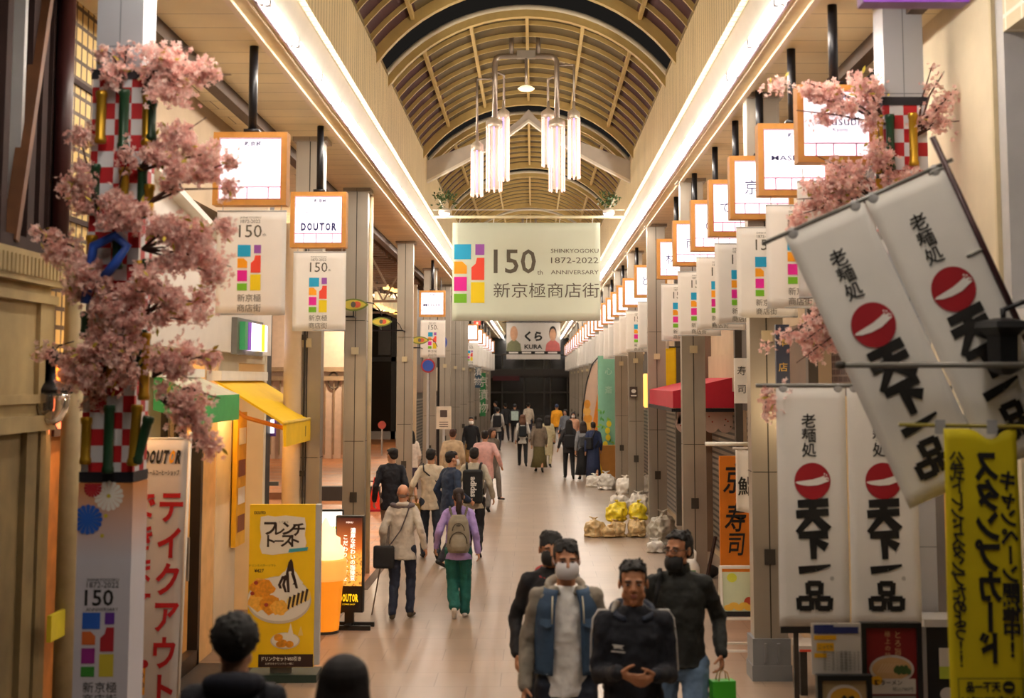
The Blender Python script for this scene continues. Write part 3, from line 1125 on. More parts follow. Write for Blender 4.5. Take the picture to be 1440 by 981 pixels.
# ------------------------------------------------------------------ near left building
LW = -3.3
lat = brickmat('bamboo_lattice', 'e0c27a', 'd2b067', '4b3416', 0.13, 0.13, 0.016, axes='YZ', rough=0.6, bump=0.6)
orw = mat('orange_lit_wood', 'b5702c', 0.6, var=0.25, scale=6)


def yl(u, x=LW):
    return x * F / (u - PU)


b = MB()
# solid wall behind with a pale strip at the left
b.bx(LW - 0.5, LW - 0.25, 7.6, 12.4, 3.55, 5.5, 0)
b.bx(LW - 0.26, LW - 0.20, 8.7, 9.5, 3.6, 5.5, 1)
# dark posts and a slanting brace
for y, wd, m in ((8.75, .10, 2), (9.02, .05, 1), (9.22, .12, 2), (9.42, .10, 2), (9.60, .10, 2), (9.74, .08, 2)):
    b.bx(LW - 0.22, LW + 0.02, y - wd / 2, y + wd / 2, 3.55, 5.5, m)
b.beam((LW + 0.03, 8.85, 3.62), (LW + 0.03, 9.36, 5.4), 0.09, 0.06, 3)
b.bx(LW - 0.2, LW + 0.06, 8.6, 9.86, 3.52, 3.66, 2)
struct(b.build('wall_near_left_upper', [wood_d, lgrey, wood_d, wood_m]))
b = MB()
b.bx(LW - 0.14, LW - 0.02, 9.76, 10.85, 2.9, 5.5, 0)
for z in (2.9, 3.9, 4.9):
    b.bx(LW - 0.03, LW, 9.76, 10.85, z - 0.02, z + 0.02, 1)
struct(b.build('window_1', [lat, wood_d]))
o = MB().tube((LW + 0.08, 9.62, 3.58), (LW + 0.08, 9.62, 5.5), 0.06, n=14).build('drainpipe', mat('maroon_pipe', '3c1a1a', .4), None, True)
tag(o, 'thick maroon drainpipe beside the yellow lattice on the near left facade', 'pipe')
# cream entablature block with mouldings
b = MB()
b.bx(LW - 0.4, LW, 8.0, 9.72, 2.42, 3.56, 0)
b.bx(LW - 0.4, LW + 0.07, 8.0, 9.76, 3.38, 3.58, 0)
for q in range(24):
    y = 8.05 + q * 0.07
    b.bx(LW + 0.07, LW + 0.085, y, y + 0.04, 3.42, 3.54, 0)
b.bx(LW - 0.4, LW + 0.05, 8.0, 9.74, 3.26, 3.32, 0)
b.bx(LW - 0.4, LW + 0.05, 8.0, 9.74, 2.42, 2.52, 0)
b.bx(LW - 0.4, LW + 0.03, 8.0, 9.74, 2.60, 2.66, 0)
b.bx(LW, LW + 0.03, 9.45, 9.72, 2.66, 3.26, 0)
struct(b.build('wall_near_left_entablature', creamd))
# doorway below: cream posts, dark opening, warm wood further in
b = MB()
b.bx(LW - 0.5, LW - 0.3, 7.6, 10.9, 0, 3.55, 1)
b.bx(LW - 0.3, LW - 0.02, 8.92, 9.30, 0, 2.42, 0)
b.bx(LW - 0.3, LW + 0.02, 9.30, 9.50, 0, 2.42, 0)
b.bx(LW - 0.3, LW + 0.0, 9.62, 9.72, 0, 2.42, 0)
b.bx(LW - 0.26, LW - 0.06, 9.80, 10.0, 0, 3.5, 2)
b.bx(LW - 0.28, LW - 0.1, 10.0, 10.55, 0, 3.5, 3)
b.bx(LW - 0.1, LW - 0.04, 10.0, 10.5, 2.36, 2.46, 1)
b.bx(LW - 0.1, LW - 0.02, 10.42, 10.55, 0, 3.4, 1)
struct(b.build('wall_near_left_lower', [mat('stained_cream_post', '7d6b45', .8, var=.3, scale=2.5, bump=.2), wood_d, mat('stained_cream_post', '7d6b45'), orw]))
o = MB().tube((LW + 0.14, 9.86, 0), (LW + 0.14, 9.86, 3.62), 0.085, n=14).build('drainpipe', mat('cream_pipe', 'b9a67d', .5, var=.15), None, True)
tag(o, 'tall cream drainpipe standing left of the festival column', 'pipe')
o = MB().bx(LW + 0.12, LW + 0.15, 9.50, 10.25, 1.05, 1.22).build('yellow_tape', mat('yellow_tape', 'd8c62c', .5), None)
tag(o, 'yellow warning tape across the near left doorway behind the cream pipe', 'tape')
lp = bpy.data.lights.new('doorway_lamp', 'POINT')
lp.energy = 14
lp.color = (1, .55, .2)
lp.shadow_soft_size = 0.05
lo = bpy.data.objects.new('doorway_lamp', lp)
lo.location = (LW + 0.12, 10.25, 2.7)
COL.objects.link(lo)

# street lantern on a bracket
p = P(68, 555, 9.62)
t = thing('wall_lantern', 'black bracket lantern with a clear glass bowl on the cream left facade', 'lamp', p)
m = MB()
x0 = LW - p.x
m.bx(x0, x0 + 0.03, -0.05, 0.05, -0.12, 0.30)
m.tube((x0, 0, 0.04), (0.16, 0, 0.04), 0.032, n=10)
m.path([(x0, 0, 0.22), (x0 + 0.15, 0, 0.25), (0.05, 0, 0.22)], 0.009, 6)
m.path([(x0 + .03, 0, 0.24), (x0 + 0.10, 0, 0.33), (x0 + .2, 0, .36)], 0.005, 6)
m.build('bracket', black, t, True)
MB().lathe([(0.0, 0.33), (0.012, 0.31), (0.05, 0.27), (0.045, 0.22), (0.02, 0.20), (0.03, 0.10), (0.10, 0.06), (0.125, 0.04), (0.125, 0.02)], (0.02, 0, 0), 16).build('lamp_cap', black, t, True)
MB().lathe([(0.115, 0.03), (0.125, -0.02), (0.115, -0.10), (0.08, -0.17), (0.03, -0.20)], (0.02, 0, 0), 18).build('glass_bowl', mat('clear_glass_bowl', 'e8e2d4', .05, var=0, trans=0.9), t, True)
MB().lathe([(0.02, 0.03), (0.03, -0.02), (0.03, -0.10), (0.01, -0.13)], (0.02, 0, 0), 12).build('bulb', mat('unlit_bulb', '3a342c', .2), t, True)
for (u, v, h, nm) in ((63, 594, 0.15, 'left'), (85, 580, 0.11, 'right')):  # reflections of light built as glowing bodies; shade and cord are invented
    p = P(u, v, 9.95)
    g = thing('red_lamp', '%s of the two small red light reflections built as glowing bodies under the wall lantern' % nm, 'lamp', p, 0, 'red light reflections built as glowing bodies by the near left doorway')
    MB().lathe([(0.012, h), (0.032, h * .7), (0.035, 0), (0.03, -h * .7), (0.012, -h)], (0, 0, 0), 12).build('lamp_shade', mat('reflection_glow', 'ff7a50', .5, emit=2.2, var=0, eh='ff7348'), g, True)
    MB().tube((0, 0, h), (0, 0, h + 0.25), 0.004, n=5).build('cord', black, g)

# ------------------------------------------------------------------ shop row on the left: cafe front and what follows
b = MB()
b.bx(LW - 2.4, LW - 2.3, 10.9, 17.6, 0, 5.5, 1)                    # back wall inside
b.bx(LW - 2.4, LW, 17.55, 17.7, 0, 5.5, 0)
b.bx(LW - 2.4, LW, 10.9, 17.6, 2.95, 3.1, 0)                        # shop ceiling
b.bx(LW - 0.2, LW, 10.9, 17.6, 4.5, 5.5, 2)                         # upper front
b.bx(LW - 0.12, LW, 10.9, 12.7, 0, 2.95, 0)
b.bx(LW - 0.14, LW + 0.02, 14.25, 14.85, 0, 2.95, 3)                # warm pillar
b.bx(LW - 0.12, LW, 14.98, 16.0, 0, 2.95, 0)
struct(b.build('wall_left_cafe', [cream, mat('warm_interior', 'c98d4e', .7, var=.15), wallp, mat('warm_pillar', 'd9b37c', .6)]))
# cafe fascia board, lit side panel with coloured tubes
t = thing('cafe_fascia', 'white sign board over the left cafe front with a slanting top', 'sign board', (LW, 10.9, 0))
MB().prismx([(0.1, 3.05), (6.5, 3.05), (6.5, 3.95), (3.2, 4.15), (0.1, 4.55)], 0, 0.10).build('board', mat('white_fascia', 'ded6cc', .5, var=.03), t)
MB().prismx([(0.1, 4.55), (3.2, 4.15), (3.2, 4.21), (0.1, 4.61)], -0.05, 0.22).build('top_trim', white, t)
t = thing('tube_display', 'box of green, purple, white and yellow lit strips above the yellow awning', 'light box', (LW + 0.10, 15.2, 3.0))
MB().bx(0, 0.06, -0.1, 1.35, 0.03, 0.42).build('back_box', grey, t)
for i, (c, y) in enumerate((('2d7d4a', 0.03), ('7b3fb0', 0.22), ('f2ecff', 0.42), ('f2ecff', 0.62), ('f2ecff', 0.80), ('ffd21e', 1.0), ('e0d8f0', 1.16))):
    MB().bx(0.06, 0.12, y, y + 0.15, 0.08, 0.38).build('lit_strip', mat('strip_' + c, c, .4, emit=(0.35 if i < 2 else 1.1), var=0), t)
# door frame and glass
t = thing('cafe_door', 'open dark framed glass door of the left cafe', 'door', (LW, 12.75, 0))
m = MB()
for y in (0.0, 0.62, 1.32):
    m.bx(-0.05, 0.05, y, y + 0.09, 0, 2.6)
m.bx(-0.05, 0.05, 0, 1.4, 2.52, 2.62)
m.bx(-0.05, 0.05, 0, 1.4, 0, 0.16)
m.build('frame', mat('dark_bronze_frame', '2a211b', .4, .3), t)
MB().bx(-0.01, 0.01, 0.09, 0.62, 0.16, 2.52).build('pane', glassm, t)
MB().bx(0.012, 0.02, 0.3, 0.5, 1.25, 1.95).build('sticker', yellow, t)
MB().tube((0.09, 0.70, 0.9), (0.09, 0.70, 1.3), 0.014).build('handle', steel, t)
o = MB().bx(-3.28, -2.35, 12.95, 14.2, 0.0, 0.014).build('door_mat', mat('dark_mat', '2c221c', .9, var=.2, scale=40), None)
tag(o, 'dark rubber door mat in front of the cafe door', 'mat')
# counter and pastries glow inside: lamps of the shop
for (x, y, z, e) in ((-4.3, 12.4, 2.75, 48), (-4.3, 14.0, 2.75, 60), (-3.0, 15.2, 2.5, 10)):
    lp = bpy.data.lights.new('cafe_downlight', 'POINT')
    lp.energy = e
    lp.color = (1, .66, .32)
    lp.shadow_soft_size = 0.08
    lo = bpy.data.objects.new('cafe_downlight', lp)
    lo.location = (x, y, z)
    COL.objects.link(lo)
t = thing('cafe_counter', 'warm wooden counter inside the left cafe behind the glass', 'counter', (-4.9, 12.0, 0))
MB().bx(0, 0.5, 0, 3.2, 0, 0.95).build('body', wood_m, t)
MB().bx(-0.05, 0.56, -0.05, 3.25, 0.95, 1.0).build('top', wood_o, t)
# poster on the wall, seen along the shop front
t = thing('wall_poster', 'tall narrow yellow poster on the cafe wall behind the toast sign', 'poster', (LW + 0.02, 15.85, 0.95))
MB().bx(0, 0.05, -0.18, 0.32, 0, 1.45).build('panel', mat('poster_yellow', 'eab51c', .6), t)
l = MB()
l.T = Matrix.Translation((0.052, 0.07, 0)) @ Matrix.Rotation(PI / 2, 4, 'Z')
for z, c in ((1.2, 0), (0.85, 1), (0.55, 0), (0.25, 1)):
    l.rect(-0.19, 0.19, z - 0.1, z + 0.08, -0.004, c)
l.build('print', [cloth, mat('poster_brown', '8a4a1c', .6)], t)

# yellow awning
t = thing('awning', 'yellow awning sloping out over the cafe front', 'awning', (-3.22, 14.4, 0))
AX = 0.72
sk = MB()
sk.prism([(0.0, 2.77), (AX, 2.325), (AX, 2.30), (0.0, 2.745)], 0, 2.4, 0)
sk.prism([(AX - 0.02, 2.33), (AX + 0.02, 2.33), (AX + 0.02, 2.09), (AX - 0.004, 2.09)], 0, 2.4, 0)
sk.build('canopy', yellow, t)
MB().tube((AX + .005, -0.01, 2.325), (AX + .005, 2.41, 2.325), 0.022, n=10, mi=0).build('front_bar', mat('yellow_bar', 'd9b23a', .4), t, True)
MB().bx(-0.06, 0.09, -0.05, 2.45, 2.75, 2.85).build('cassette', white, t)
ar = MB()
for y in (0.12, 2.28):
    ar.path([(0.02, y, 2.60), (0.30, y, 2.38), (0.70, y, 2.27)], 0.022, 8)
ar.build('arm', mat('yellow_arm', 'e08a1e', .5), t)
l = MB()
l.T = Matrix.Translation((AX + 0.024, 0, 0)) @ Matrix.Rotation(PI / 2, 4, 'Z')
l.rect(1.18, 1.23, 2.15, 2.26, 0, 0)
l.build('mark', mat('awning_ink', '8a6a10', .6), t)
# green awning end nearer the camera
t = thing('awning', 'small green and white awning nearer than the yellow one, behind blossoms', 'awning', (-3.25, 12.25, 0))
MB().prism([(0.0, 2.80), (0.42, 2.62), (0.42, 2.59), (0.0, 2.77)], 0, 1.5).build('canopy', mat('pale_canopy', 'cfc9b0', .6), t)
MB().bx(0.40, 0.425, 0, 1.5, 2.38, 2.62).build('valance', mat('green_cloth', '3fa356', .6), t)
MB().prism([(0.0, 2.5), (0.42, 2.38), (0.42, 2.62), (0.0, 2.80)], -0.012, 0).build('side_flap', mat('green_cloth', '3fa356', .6), t)
MB().bx(-0.04, 0.08, -0.04, 1.54, 2.78, 2.86).build('cassette', white, t)

# dark pole, frames, little lit sign and round white pillar after the cafe
b = MB()
b.bx(-3.42, -3.30, 17.7, 18.0, 0, 5.5, 0)
b.bx(-3.75, -3.62, 19.0, 19.2, 0, 5.5, 1)
b.bx(-4.6, -3.75, 19.2, 19.3, 0, 5.5, 2)
for z in (1.4, 2.3, 3.6):
    b.bx(-3.8, -3.3, 18.6, 18.66, z, z + 0.05, 1)
struct(b.build('wall_left_passage', [dsteel, grey, mat('dark_recess', '1a1715', .6)]))
t = thing('small_lit_sign', 'small purple-edged lit sign under the yellow awning', 'sign', P(371, 601, 18.0))
MB().bx(-0.14, 0.14, 0, 0.08, -0.11, 0.11).build('case', mat('purple_case', '6a3d9a', .5), t)
MB().bx(-0.13, 0.13, -0.006, 0, -0.07, 0.10).build('lit_panel', mat('small_lit_face', 'ffffff', .5, emit=1.1, var=0), t)
l = MB()
l.text('営業中', 0, 0.015, 0.05, -0.01, 0, 0.02)
l.build('lettering', ink, t)
MB().tube((-0.1, 0.04, 0), (-0.5, 0.04, 0), 0.012).build('bracket', black, t)
pc = thing('round_pillar', 'round cream pillar standing behind the yellow awning', 'pillar', ((413 - PU) * 15.9 / F, 15.9, 0))
MB().lathe([(0.115, 0.0), (0.10, 0.1), (0.10, 4.4), (0.115, 4.5)], (0, 0, 0), 20).build('shaft', mat('cream_pillar', 'd6bf9e', .5, var=.06), pc, True)
m = MB()
for z in (0.9, 1.7, 2.2, 3.2, 4.0):
    m.bx(0.09, 0.15, -0.02, 0.02, z, z + 0.06)
m.tube((0.13, 0, 0.3), (0.13, 0, 4.4), 0.012)
m.build('conduit', dsteel, pc)
# pale post beside the second left column
o = MB().tube((-2.395, 20.8, 0), (-2.395, 20.8, 5.5), 0.042, n=12).build('service_pole', mat('cream_pole', 'c9b893', .5), None, True)
tag(o, 'slim cream service pole just right of the second left column', 'pole')
o = MB().tube((-2.50, 20.95, 0), (-2.50, 20.95, 5.5), 0.022, n=10).build('service_pole', black, None, True)
tag(o, 'black pipe between the second left column and the cream pole', 'pole')
t = thing('traffic_cone', 'red traffic cone standing beside the cream pole', 'cone', (G(527, 718).x, G(527, 718).y, 0))
MB().bx(-0.2, 0.2, -0.2, 0.2, 0, 0.04).build('base', redcl, t)
MB().lathe([(0.15, 0.03), (0.14, 0.06), (0.025, 0.68), (0.03, 0.70), (0.0, 0.71)], (0, 0, 0), 16).build('cone', mat('cone_red', 'f03418', .5), t, True)
MB().tube((-.6, 0, .62), (.02, 0, .62), 0.012).build('bar', black, t)
t = thing('traffic_cone', 'left red traffic cone half hidden behind the cream pole', 'cone', (G(511, 716).x, G(511, 716).y + .3, 0))
MB().bx(-0.2, 0.2, -0.2, 0.2, 0, 0.04).build('base', redcl, t)
MB().lathe([(0.15, 0.03), (0.14, 0.06), (0.025, 0.68), (0.03, 0.70), (0.0, 0.71)], (0, 0, 0), 16).build('cone', mat('cone_red', 'f03418', .5), t, True)

# buildings across the plaza
b = MB()
b.bx(-12, -5.9, 48, 48.4, 0.16, 6.0, 0)                # pale slatted building
for q in range(20):
    b.bx(-11.8 + q * 0.3, -11.76 + q * 0.3, 47.9, 48, 0.3, 2.9, 1)
b.bx(-12, -5.9, 47.8, 48, 3.05, 3.2, 1)
b.bx(-12, -5.9, 47.8, 48, 2.75, 2.9, 1)
struct(b.build('wall_plaza_pale', [mat('pale_pink_wall', 'd8bda6', .7, var=.06), mat('tan_slat', '9e8466', .6)]))
b = MB()
b.bx(-12, -3.6, 64, 64.3, 0.16, 6.6, 0)
for x in (-8.6, -7.45, -6.25, -5.2):
    b.bx(x - .1, x + .1, 63.8, 64, 0.16, 6.6, 1)
b.bx(-6.95, -6.4, 63.9, 64, 3.9, 5.6, 2)
b.bx(-12, -3.6, 63.8, 64, 0.16, 0.5, 3)
b.bx(-12, -3.6, 63.8, 64, 3.6, 3.8, 1)
struct(b.build('wall_plaza_dark', [dglass, mat('soot_frame', '1c1a18', .6), mat('dim_panel', '3a3430', .5), lgrey]))
# plaza canopy: corrugated roof, trusses, rows of hanging lamps
b = MB()
b.bx(-9.5, -3.1, 26.5, 43, 5.42, 5.5, 0)
for q in range(28):
    y = 26.6 + q * 0.6
    b.bx(-9.5, -3.1, y, y + 0.12, 5.36, 5.42, 0)
for y in (30, 36, 42):
    b.beam((-9.5, y, 4.75), (-3.1, y, 4.75), 0.06, 0.06, 1)
    for q in range(9):
        x = -9.4 + q * 0.7
        b.beam((x, y, 4.75), (x + 0.35, y, 5.4), 0.04, 0.04, 1)
        b.beam((x + 0.35, y, 5.4), (x + 0.7, y, 4.75), 0.04, 0.04, 1)
struct(b.build('ceiling_plaza_canopy', [mat('brown_corrugated', '6a4c36', .6), mat('truss_brown', '7a6048', .5)]))
lampb = mat('candle_lamp', 'e7d2a4', .5, emit=0.35, var=0)
lampg = mat('candle_glow', 'ffca70', .5, emit=2.6, var=0, eh='ffbf62')


def candle(p, lab):
    g = thing('canopy_lamp', lab, 'lamp', p, 0, 'rows of lamps under the plaza canopy')
    MB().tube((0, 0, 0.06), (0, 0, 0.40), 0.07, 0.07, 10).build('lamp_shade', lampb, g, True)
    MB().lathe([(0.085, 0.06), (0.085, 0.0), (0.05, -0.02)], (0, 0, 0), 10).build('bulb', lampg, g, True)
    MB().tube((0, 0, 0.4), (0, 0, 5.4 - p.z), 0.012, n=5).build('stem', dsteel, g)


for i in range(6):
    candle(P(530 + i * 5.3, 431 + i * 1.9, 38.0 + i * 0.9), '%s lamp from the left in the slanting row between two left columns' % ORD[i])
for i in range(3):
    candle(P(543 + i * 6.5, 406 + i * 2, 39.0 + i * 1.0), '%s lamp from the left in the upper trio under the plaza canopy' % ORD[i])
for i in range(2):
    candle(P(476 + i * 6, 423 - i * 3, 31.0 + i), '%s lamp from the left beside the second banner of the left row' % ORD[i])
# a bollard reader post and sign in the passage
t = thing('post_sign', 'small post with a round red sign in front of the dark plaza entrance', 'sign post', P(537, 625, 50))
t.location.z = 0.16
MB().tube((0, 0, 0), (0, 0, 0.95), 0.03).build('post', lgrey, t)
MB().lathe([(0.14, 0), (0.14, 0.02)], (0, 0, 0), 18, 0, Matrix.Translation((0, -0.02, 1.05)) @ Matrix.Rotation(PI / 2, 4, 'X')).build('disc', mat('dull_red_disc', 'a8443c', .5), t)
# bicycle wheel shaped ring lamp on the pale wall
o = MB().path([(0.18 * math.cos(a), 0, 0.18 * 1.5 * math.sin(a)) for a in [2 * PI * q / 20 for q in range(21)]], 0.03, 6).build('ring_lamp', mat('dark_ring', '54483a', .5), None, True, loc=P(469, 535, 47.92))
tag(o, 'dark oval ring mounted on the pale wall across the plaza', 'ornament')

# traffic signs and post with notice by the left columns
t = thing('no_parking_sign', 'round blue no parking sign with a red rim on a left column', 'traffic sign', P(602, 514, 34.5))
rm = Matrix.Rotation(PI / 2, 4, 'X')
MB().lathe([(0.17, 0), (0.17, 0.02)], (0, 0, 0), 24, 0, rm).build('rim', mat('sign_red', 'b02a30', .5), t)
MB().lathe([(0.135, 0), (0.135, 0.02)], (0, 0, 0), 24, 0, Matrix.Translation((0, -0.008, 0)) @ rm).build('disc', mat('sign_blue', '2a50b0', .5), t)
MB().tube((0, 0.03, -t.location.z), (0, 0.03, 0.2), 0.03).build('pole', lgrey, t)
t = thing('pedestrian_sign', 'round blue sign half covered by the third banner of the left row', 'traffic sign', P(617, 481, 33.6))
MB().lathe([(0.2, 0), (0.2, 0.02)], (0, 0, 0), 24, 0, rm).build('disc', mat('sign_blue', '2a62c0', .5), t)
l = MB()
l.disc(0.05, 0.05, 0.03, None, -0.025)
l.flat([(0.02, -0.12), (0.08, -0.12), (0.1, 0.02), (0.0, 0.02)], -0.025)
l.build('figure', white, t)
MB().path([(0, 0.02, -t.location.z), (0, 0.02, 0.15)], 0.025).build('pole', black, t)
p = P(624, 575, 32.5)
t = thing('notice_board', 'white notice board on a post beside the beige jacket walker', 'notice board', (p.x, 32.5, 0))
MB().tube((0, 0.03, 0), (0, 0.03, p.z), 0.03).build('post', lgrey, t)
MB().bx(-0.17, 0.17, 0, 0.03, p.z - 0.45, p.z + 0.06).build('board', mat('notice_white', 'ddd0bc', .6), t)
l = MB()
l.rect(-0.08, 0.08, p.z - 0.18, p.z - 0.02, -0.004)
for q in range(3):
    l.rect(-0.1, 0.1, p.z - 0.40 + q * 0.05, p.z - 0.385 + q * 0.05, -0.004)
l.build('print', mat('notice_ink', '4a3a34', .6), t)
for (u, v, y, lab) in ((488, 278, 21.5, 'small red fire hydrant sign beside the second left column top'), (620, 417, 38, 'small red sign beside the third lit sign of the left row'), (671, 454, 52, 'small far red sign behind the main banner lower edge')):
    t = thing('red_sign', lab, 'sign', P(u, v, y), 0)
    MB().bx(-0.12, 0.12, 0, 0.05, -0.08, 0.08).build('panel', mat('red_lit_panel', 'e2412e', .5, emit=0.25, var=0), t)
    l = MB()
    l.disc(0, 0.01, 0.035, None, -0.005)
    l.rect(-0.06, 0.06, -0.05, -0.03, -0.005)
    l.build('mark', white, t)
    MB().path([(0.0, 0.03, 0.05), (0.0, 0.03, 5.51 - t.location.z)], 0.012).build('bracket', black, t)
for (u0, u1, v0, v1, y, c, lab) in ((675, 683, 524, 585, 66, '2d8a4e', 'far green vertical sign on the left side'), (668, 676, 500, 545, 60, '2a4a5e', 'far dark blue vertical sign on the left side')):
    a, b_ = P(u0, v1, y), P(u1, v0, y)
    t = thing('vertical_sign', lab, 'sign', ((a.x + b_.x) / 2, y, a.z), 0)
    W, H = b_.x - a.x, b_.z - a.z
    MB().bx(-W / 2, W / 2, 0, 0.1, 0, H).build('panel', mat('vs_' + c, c, .5), t)
    l = MB()
    l.vtext('京漬物', 0, H * 0.95, H * 0.26, H * .3, -0.006, 0)
    l.build('lettering', white, t)
    MB().tube((-W / 2, 0.05, H * .8), (-1.0, 0.05, H * .8), 0.02).build('bracket', black, t)
for (x, y, z, e) in ((-5.6, 24.0, 4.8, 260), (-7.5, 33.0, 4.6, 420), (-5.8, 46.0, 4.6, 300), (-5.4, 56.0, 4.8, 200)):  # unseen fill lights added to brighten the plaza
    lp = bpy.data.lights.new('plaza_fill', 'POINT')
    lp.energy = e
    lp.color = (1, .80, .58)
    lp.shadow_soft_size = 0.15
    lo = bpy.data.objects.new('plaza_fill', lp)
    lo.location = (x, y, z)
    COL.objects.link(lo)

for (u, v, y, w_, h_, c, tc_, txt, lab) in ((1043, 535, 16.5, .16, .52, white, ink, '寿司', 'white vertical shop sign left of the near right column top'), (1101, 500, 12.6, .12, .55, mat('navy_sign', '1f2740', .5), mat('gold_line', 'c8a04a', .5), '本店', 'navy shop sign with gold lettering right of the near right column')):
    p = P(u, v, y)
    t = thing('vertical_sign', lab, 'sign', p)
    MB().bx(-w_ / 2, w_ / 2, 0, .06, -h_ / 2, h_ / 2).build('panel', c, t)
    l = MB()
    l.vtext(txt, 0, h_ * .42, w_ * .7, h_ * .4, -.005, 0)
    l.build('lettering', tc_, t)
    MB().tube((0, .03, h_ * .3), (2.95 - p.x, .03, h_ * .3), .012).build('bracket', black, t)

# ------------------------------------------------------------------ festival columns wrapped in checks and bamboo
check = {}


def checkmat():
    m, nt, b = newmat('red_white_check')
    N, L = nt.nodes, nt.links
    tc = N.new('ShaderNodeTexCoord')
    ck = N.new('ShaderNodeTexChecker')
    ck.inputs['Color1'].default_value = (*lin('b5161f'), 1)
    ck.inputs['Color2'].default_value = (*lin('d9d9de'), 1)
    ck.inputs['Scale'].default_value = 1 / 0.099
    mp = N.new('ShaderNodeMapping')
    mp.inputs['Location'].default_value = (0.013, 0.013, 0.013)
    L.new(tc.outputs['Object'], mp.inputs[0])
    L.new(mp.outputs[0], ck.inputs['Vector'])
    L.new(ck.outputs['Color'], b.inputs['Base Color'])
    b.inputs['Roughness'].default_value = 0.5
    return m


ckm = checkmat()
silver = brickmat('silver_cladding', 'b9bcc4', 'b2b5bd', '6d6f76', 0.30, 1.6, 0.003, axes='XZ', rough=0.35, metal=0.4, bump=0.1, big=0.05)


def festival_column(x, y, z0, z1, label, tubes, w_=0.285, ztop=5.5):
    struct(MB().bx(-w_ / 2, w_ / 2, -w_ / 2, w_ / 2, 0, ztop).build('column', silver, loc=(x, y, 0)))
    t = thing('festival_column_wrap', label, 'decoration', (x, y, 0))
    e = 0.012
    MB().bx(-w_ / 2 - e, w_ / 2 + e, -w_ / 2 - e, w_ / 2 + e, z0, z1).build('checked_wrap', ckm, t)
    for z in (z0, z1):
        bd = MB()
        bd.bx(-w_ / 2 - .02, w_ / 2 + .02, -w_ / 2 - .02, w_ / 2 + .02, z - 0.03, z + 0.03)
        bd.build('band', mat('navy_band', '17151f', .5), t)
    for (dx, za, zb_, tl, c) in tubes:
        m = MB()
        yy = -w_ / 2 - 0.05 - (0.03 if abs(dx) < 0.1 else 0)
        zm = (za + zb_) / 2
        za, zb_ = za - zm, zb_ - zm
        m.lathe([(0.030, za), (0.036, za + .01), (0.036, za + 0.03), (0.030, za + .045), (0.030, zb_ - .045), (0.036, zb_ - .03), (0.036, zb_ - .01), (0.032, zb_), (0.022, zb_), (0.022, zb_ - 0.04)], (0, 0, 0), 14, 0,
                Matrix.Translation((dx, yy, zm)) @ Matrix.Rotation(tl, 4, 'Y'))
        m.build('bamboo_tube', gold if c == 'g' else green_b, t, True)
    return t


FX, FY = -2.55, 8.75
def zc(v, y=FY):
    return P(170, v, y).z
T = []
for (u, va, vb, c, tl) in ((144, 210, 138, 'g', 0), (176, 218, 136, 'n', 0), (207, 212, 140, 'g', 0), (218, 205, 150, 'n', 0), (133, 300, 237, 'n', 0), (176, 312, 243, 'g', 0), (200, 312, 238, 'n', 0), (214, 310, 265, 'g', 0),
                        (129, 375, 335, 'g', 0), (167, 382, 338, 'n', 0), (195, 430, 370, 'g', 0), (212, 390, 368, 'n', 0), (121, 475, 440, 'n', 0), (159, 545, 458, 'g', 0), (199, 516, 465, 'n', 0), (214, 562, 469, 'g', 0),
                        (121, 650, 585, 'g', 0), (155, 662, 568, 'n', 0), (190, 652, 568, 'g', .05), (208, 650, 583, 'n', .25)):
    px = P(u, (va + vb) / 2, FY - .19).x - FX
    T.append((max(-.19, min(.22, px)), zc(va), zc(vb), tl, c))
festival_column(FX, FY, zc(668), zc(112), 'left column wrapped in red and white checks with gold and green bamboo tubes', T)
FY2 = 10.2
FX2 = P(1264, 120, FY2).x
T = []
for (u, va, vb, c) in ((1223, 250, 175, 'g'), (1252, 245, 168, 'n'), (1283, 240, 167, 'g'), (1216, 262, 215, 'n'), (1228, 290, 255, 'g')):
    px = P(u, (va + vb) / 2, FY2 - .19).x - FX2
    T.append((max(-.2, min(.2, px)), P(1264, va, FY2).z, P(1264, vb, FY2).z, 0, c))
festival_column(FX2, FY2, P(1264, 330, FY2).z, P(1264, 148, FY2).z, 'right column wrapped in red and white checks above the tilted banners', T)
b = MB()
b.path([(FX - .02, FY - .27, zc(395)), (FX + .06, FY - .30, zc(375)), (FX + .12, FY - .28, zc(352)), (FX + .05, FY - .30, zc(338)), (FX - .08, FY - .28, zc(352)), (FX - .12, FY - .28, zc(430))], 0.03, 8)
o = b.build('blue_ribbon', mat('blue_ribbon', '1f4aa8', .5), None, True)
tag(o, 'blue ribbon tied round the left bamboo tubes among the blossoms', 'ribbon')

# printed cover round the foot of the left festival column
CW = 0.325
t = thing('column_cover', 'printed anniversary cover round the foot of the left festival column', 'banner', (FX, FY, 0))
zt = zc(676)
m, nt, bs = newmat('gradient_cover')
N, L = nt.nodes, nt.links
tc = N.new('ShaderNodeTexCoord')
sp = N.new('ShaderNodeSeparateXYZ')
L.new(tc.outputs['Object'], sp.inputs[0])
mr = N.new('ShaderNodeMapRange')
mr.inputs[1].default_value = zt
mr.inputs[2].default_value = zt - 0.45
L.new(sp.outputs['Z'], mr.inputs[0])
cr = N.new('ShaderNodeMix')
cr.data_type = 'RGBA'
cr.inputs[6].default_value = (*lin('d08a4a'), 1)
cr.inputs[7].default_value = (*lin('c3c2cc'), 1)
L.new(mr.outputs[0], cr.inputs[0])
L.new(cr.outputs[2], bs.inputs['Base Color'])
bs.inputs['Roughness'].default_value = 0.6
MB().bx(-CW / 2, CW / 2, -CW / 2, CW / 2, 0.05, zt).build('cover', m, t)
l = MB()
yf = -CW / 2
def zl(v): return P(146, v, FY - CW / 2).z
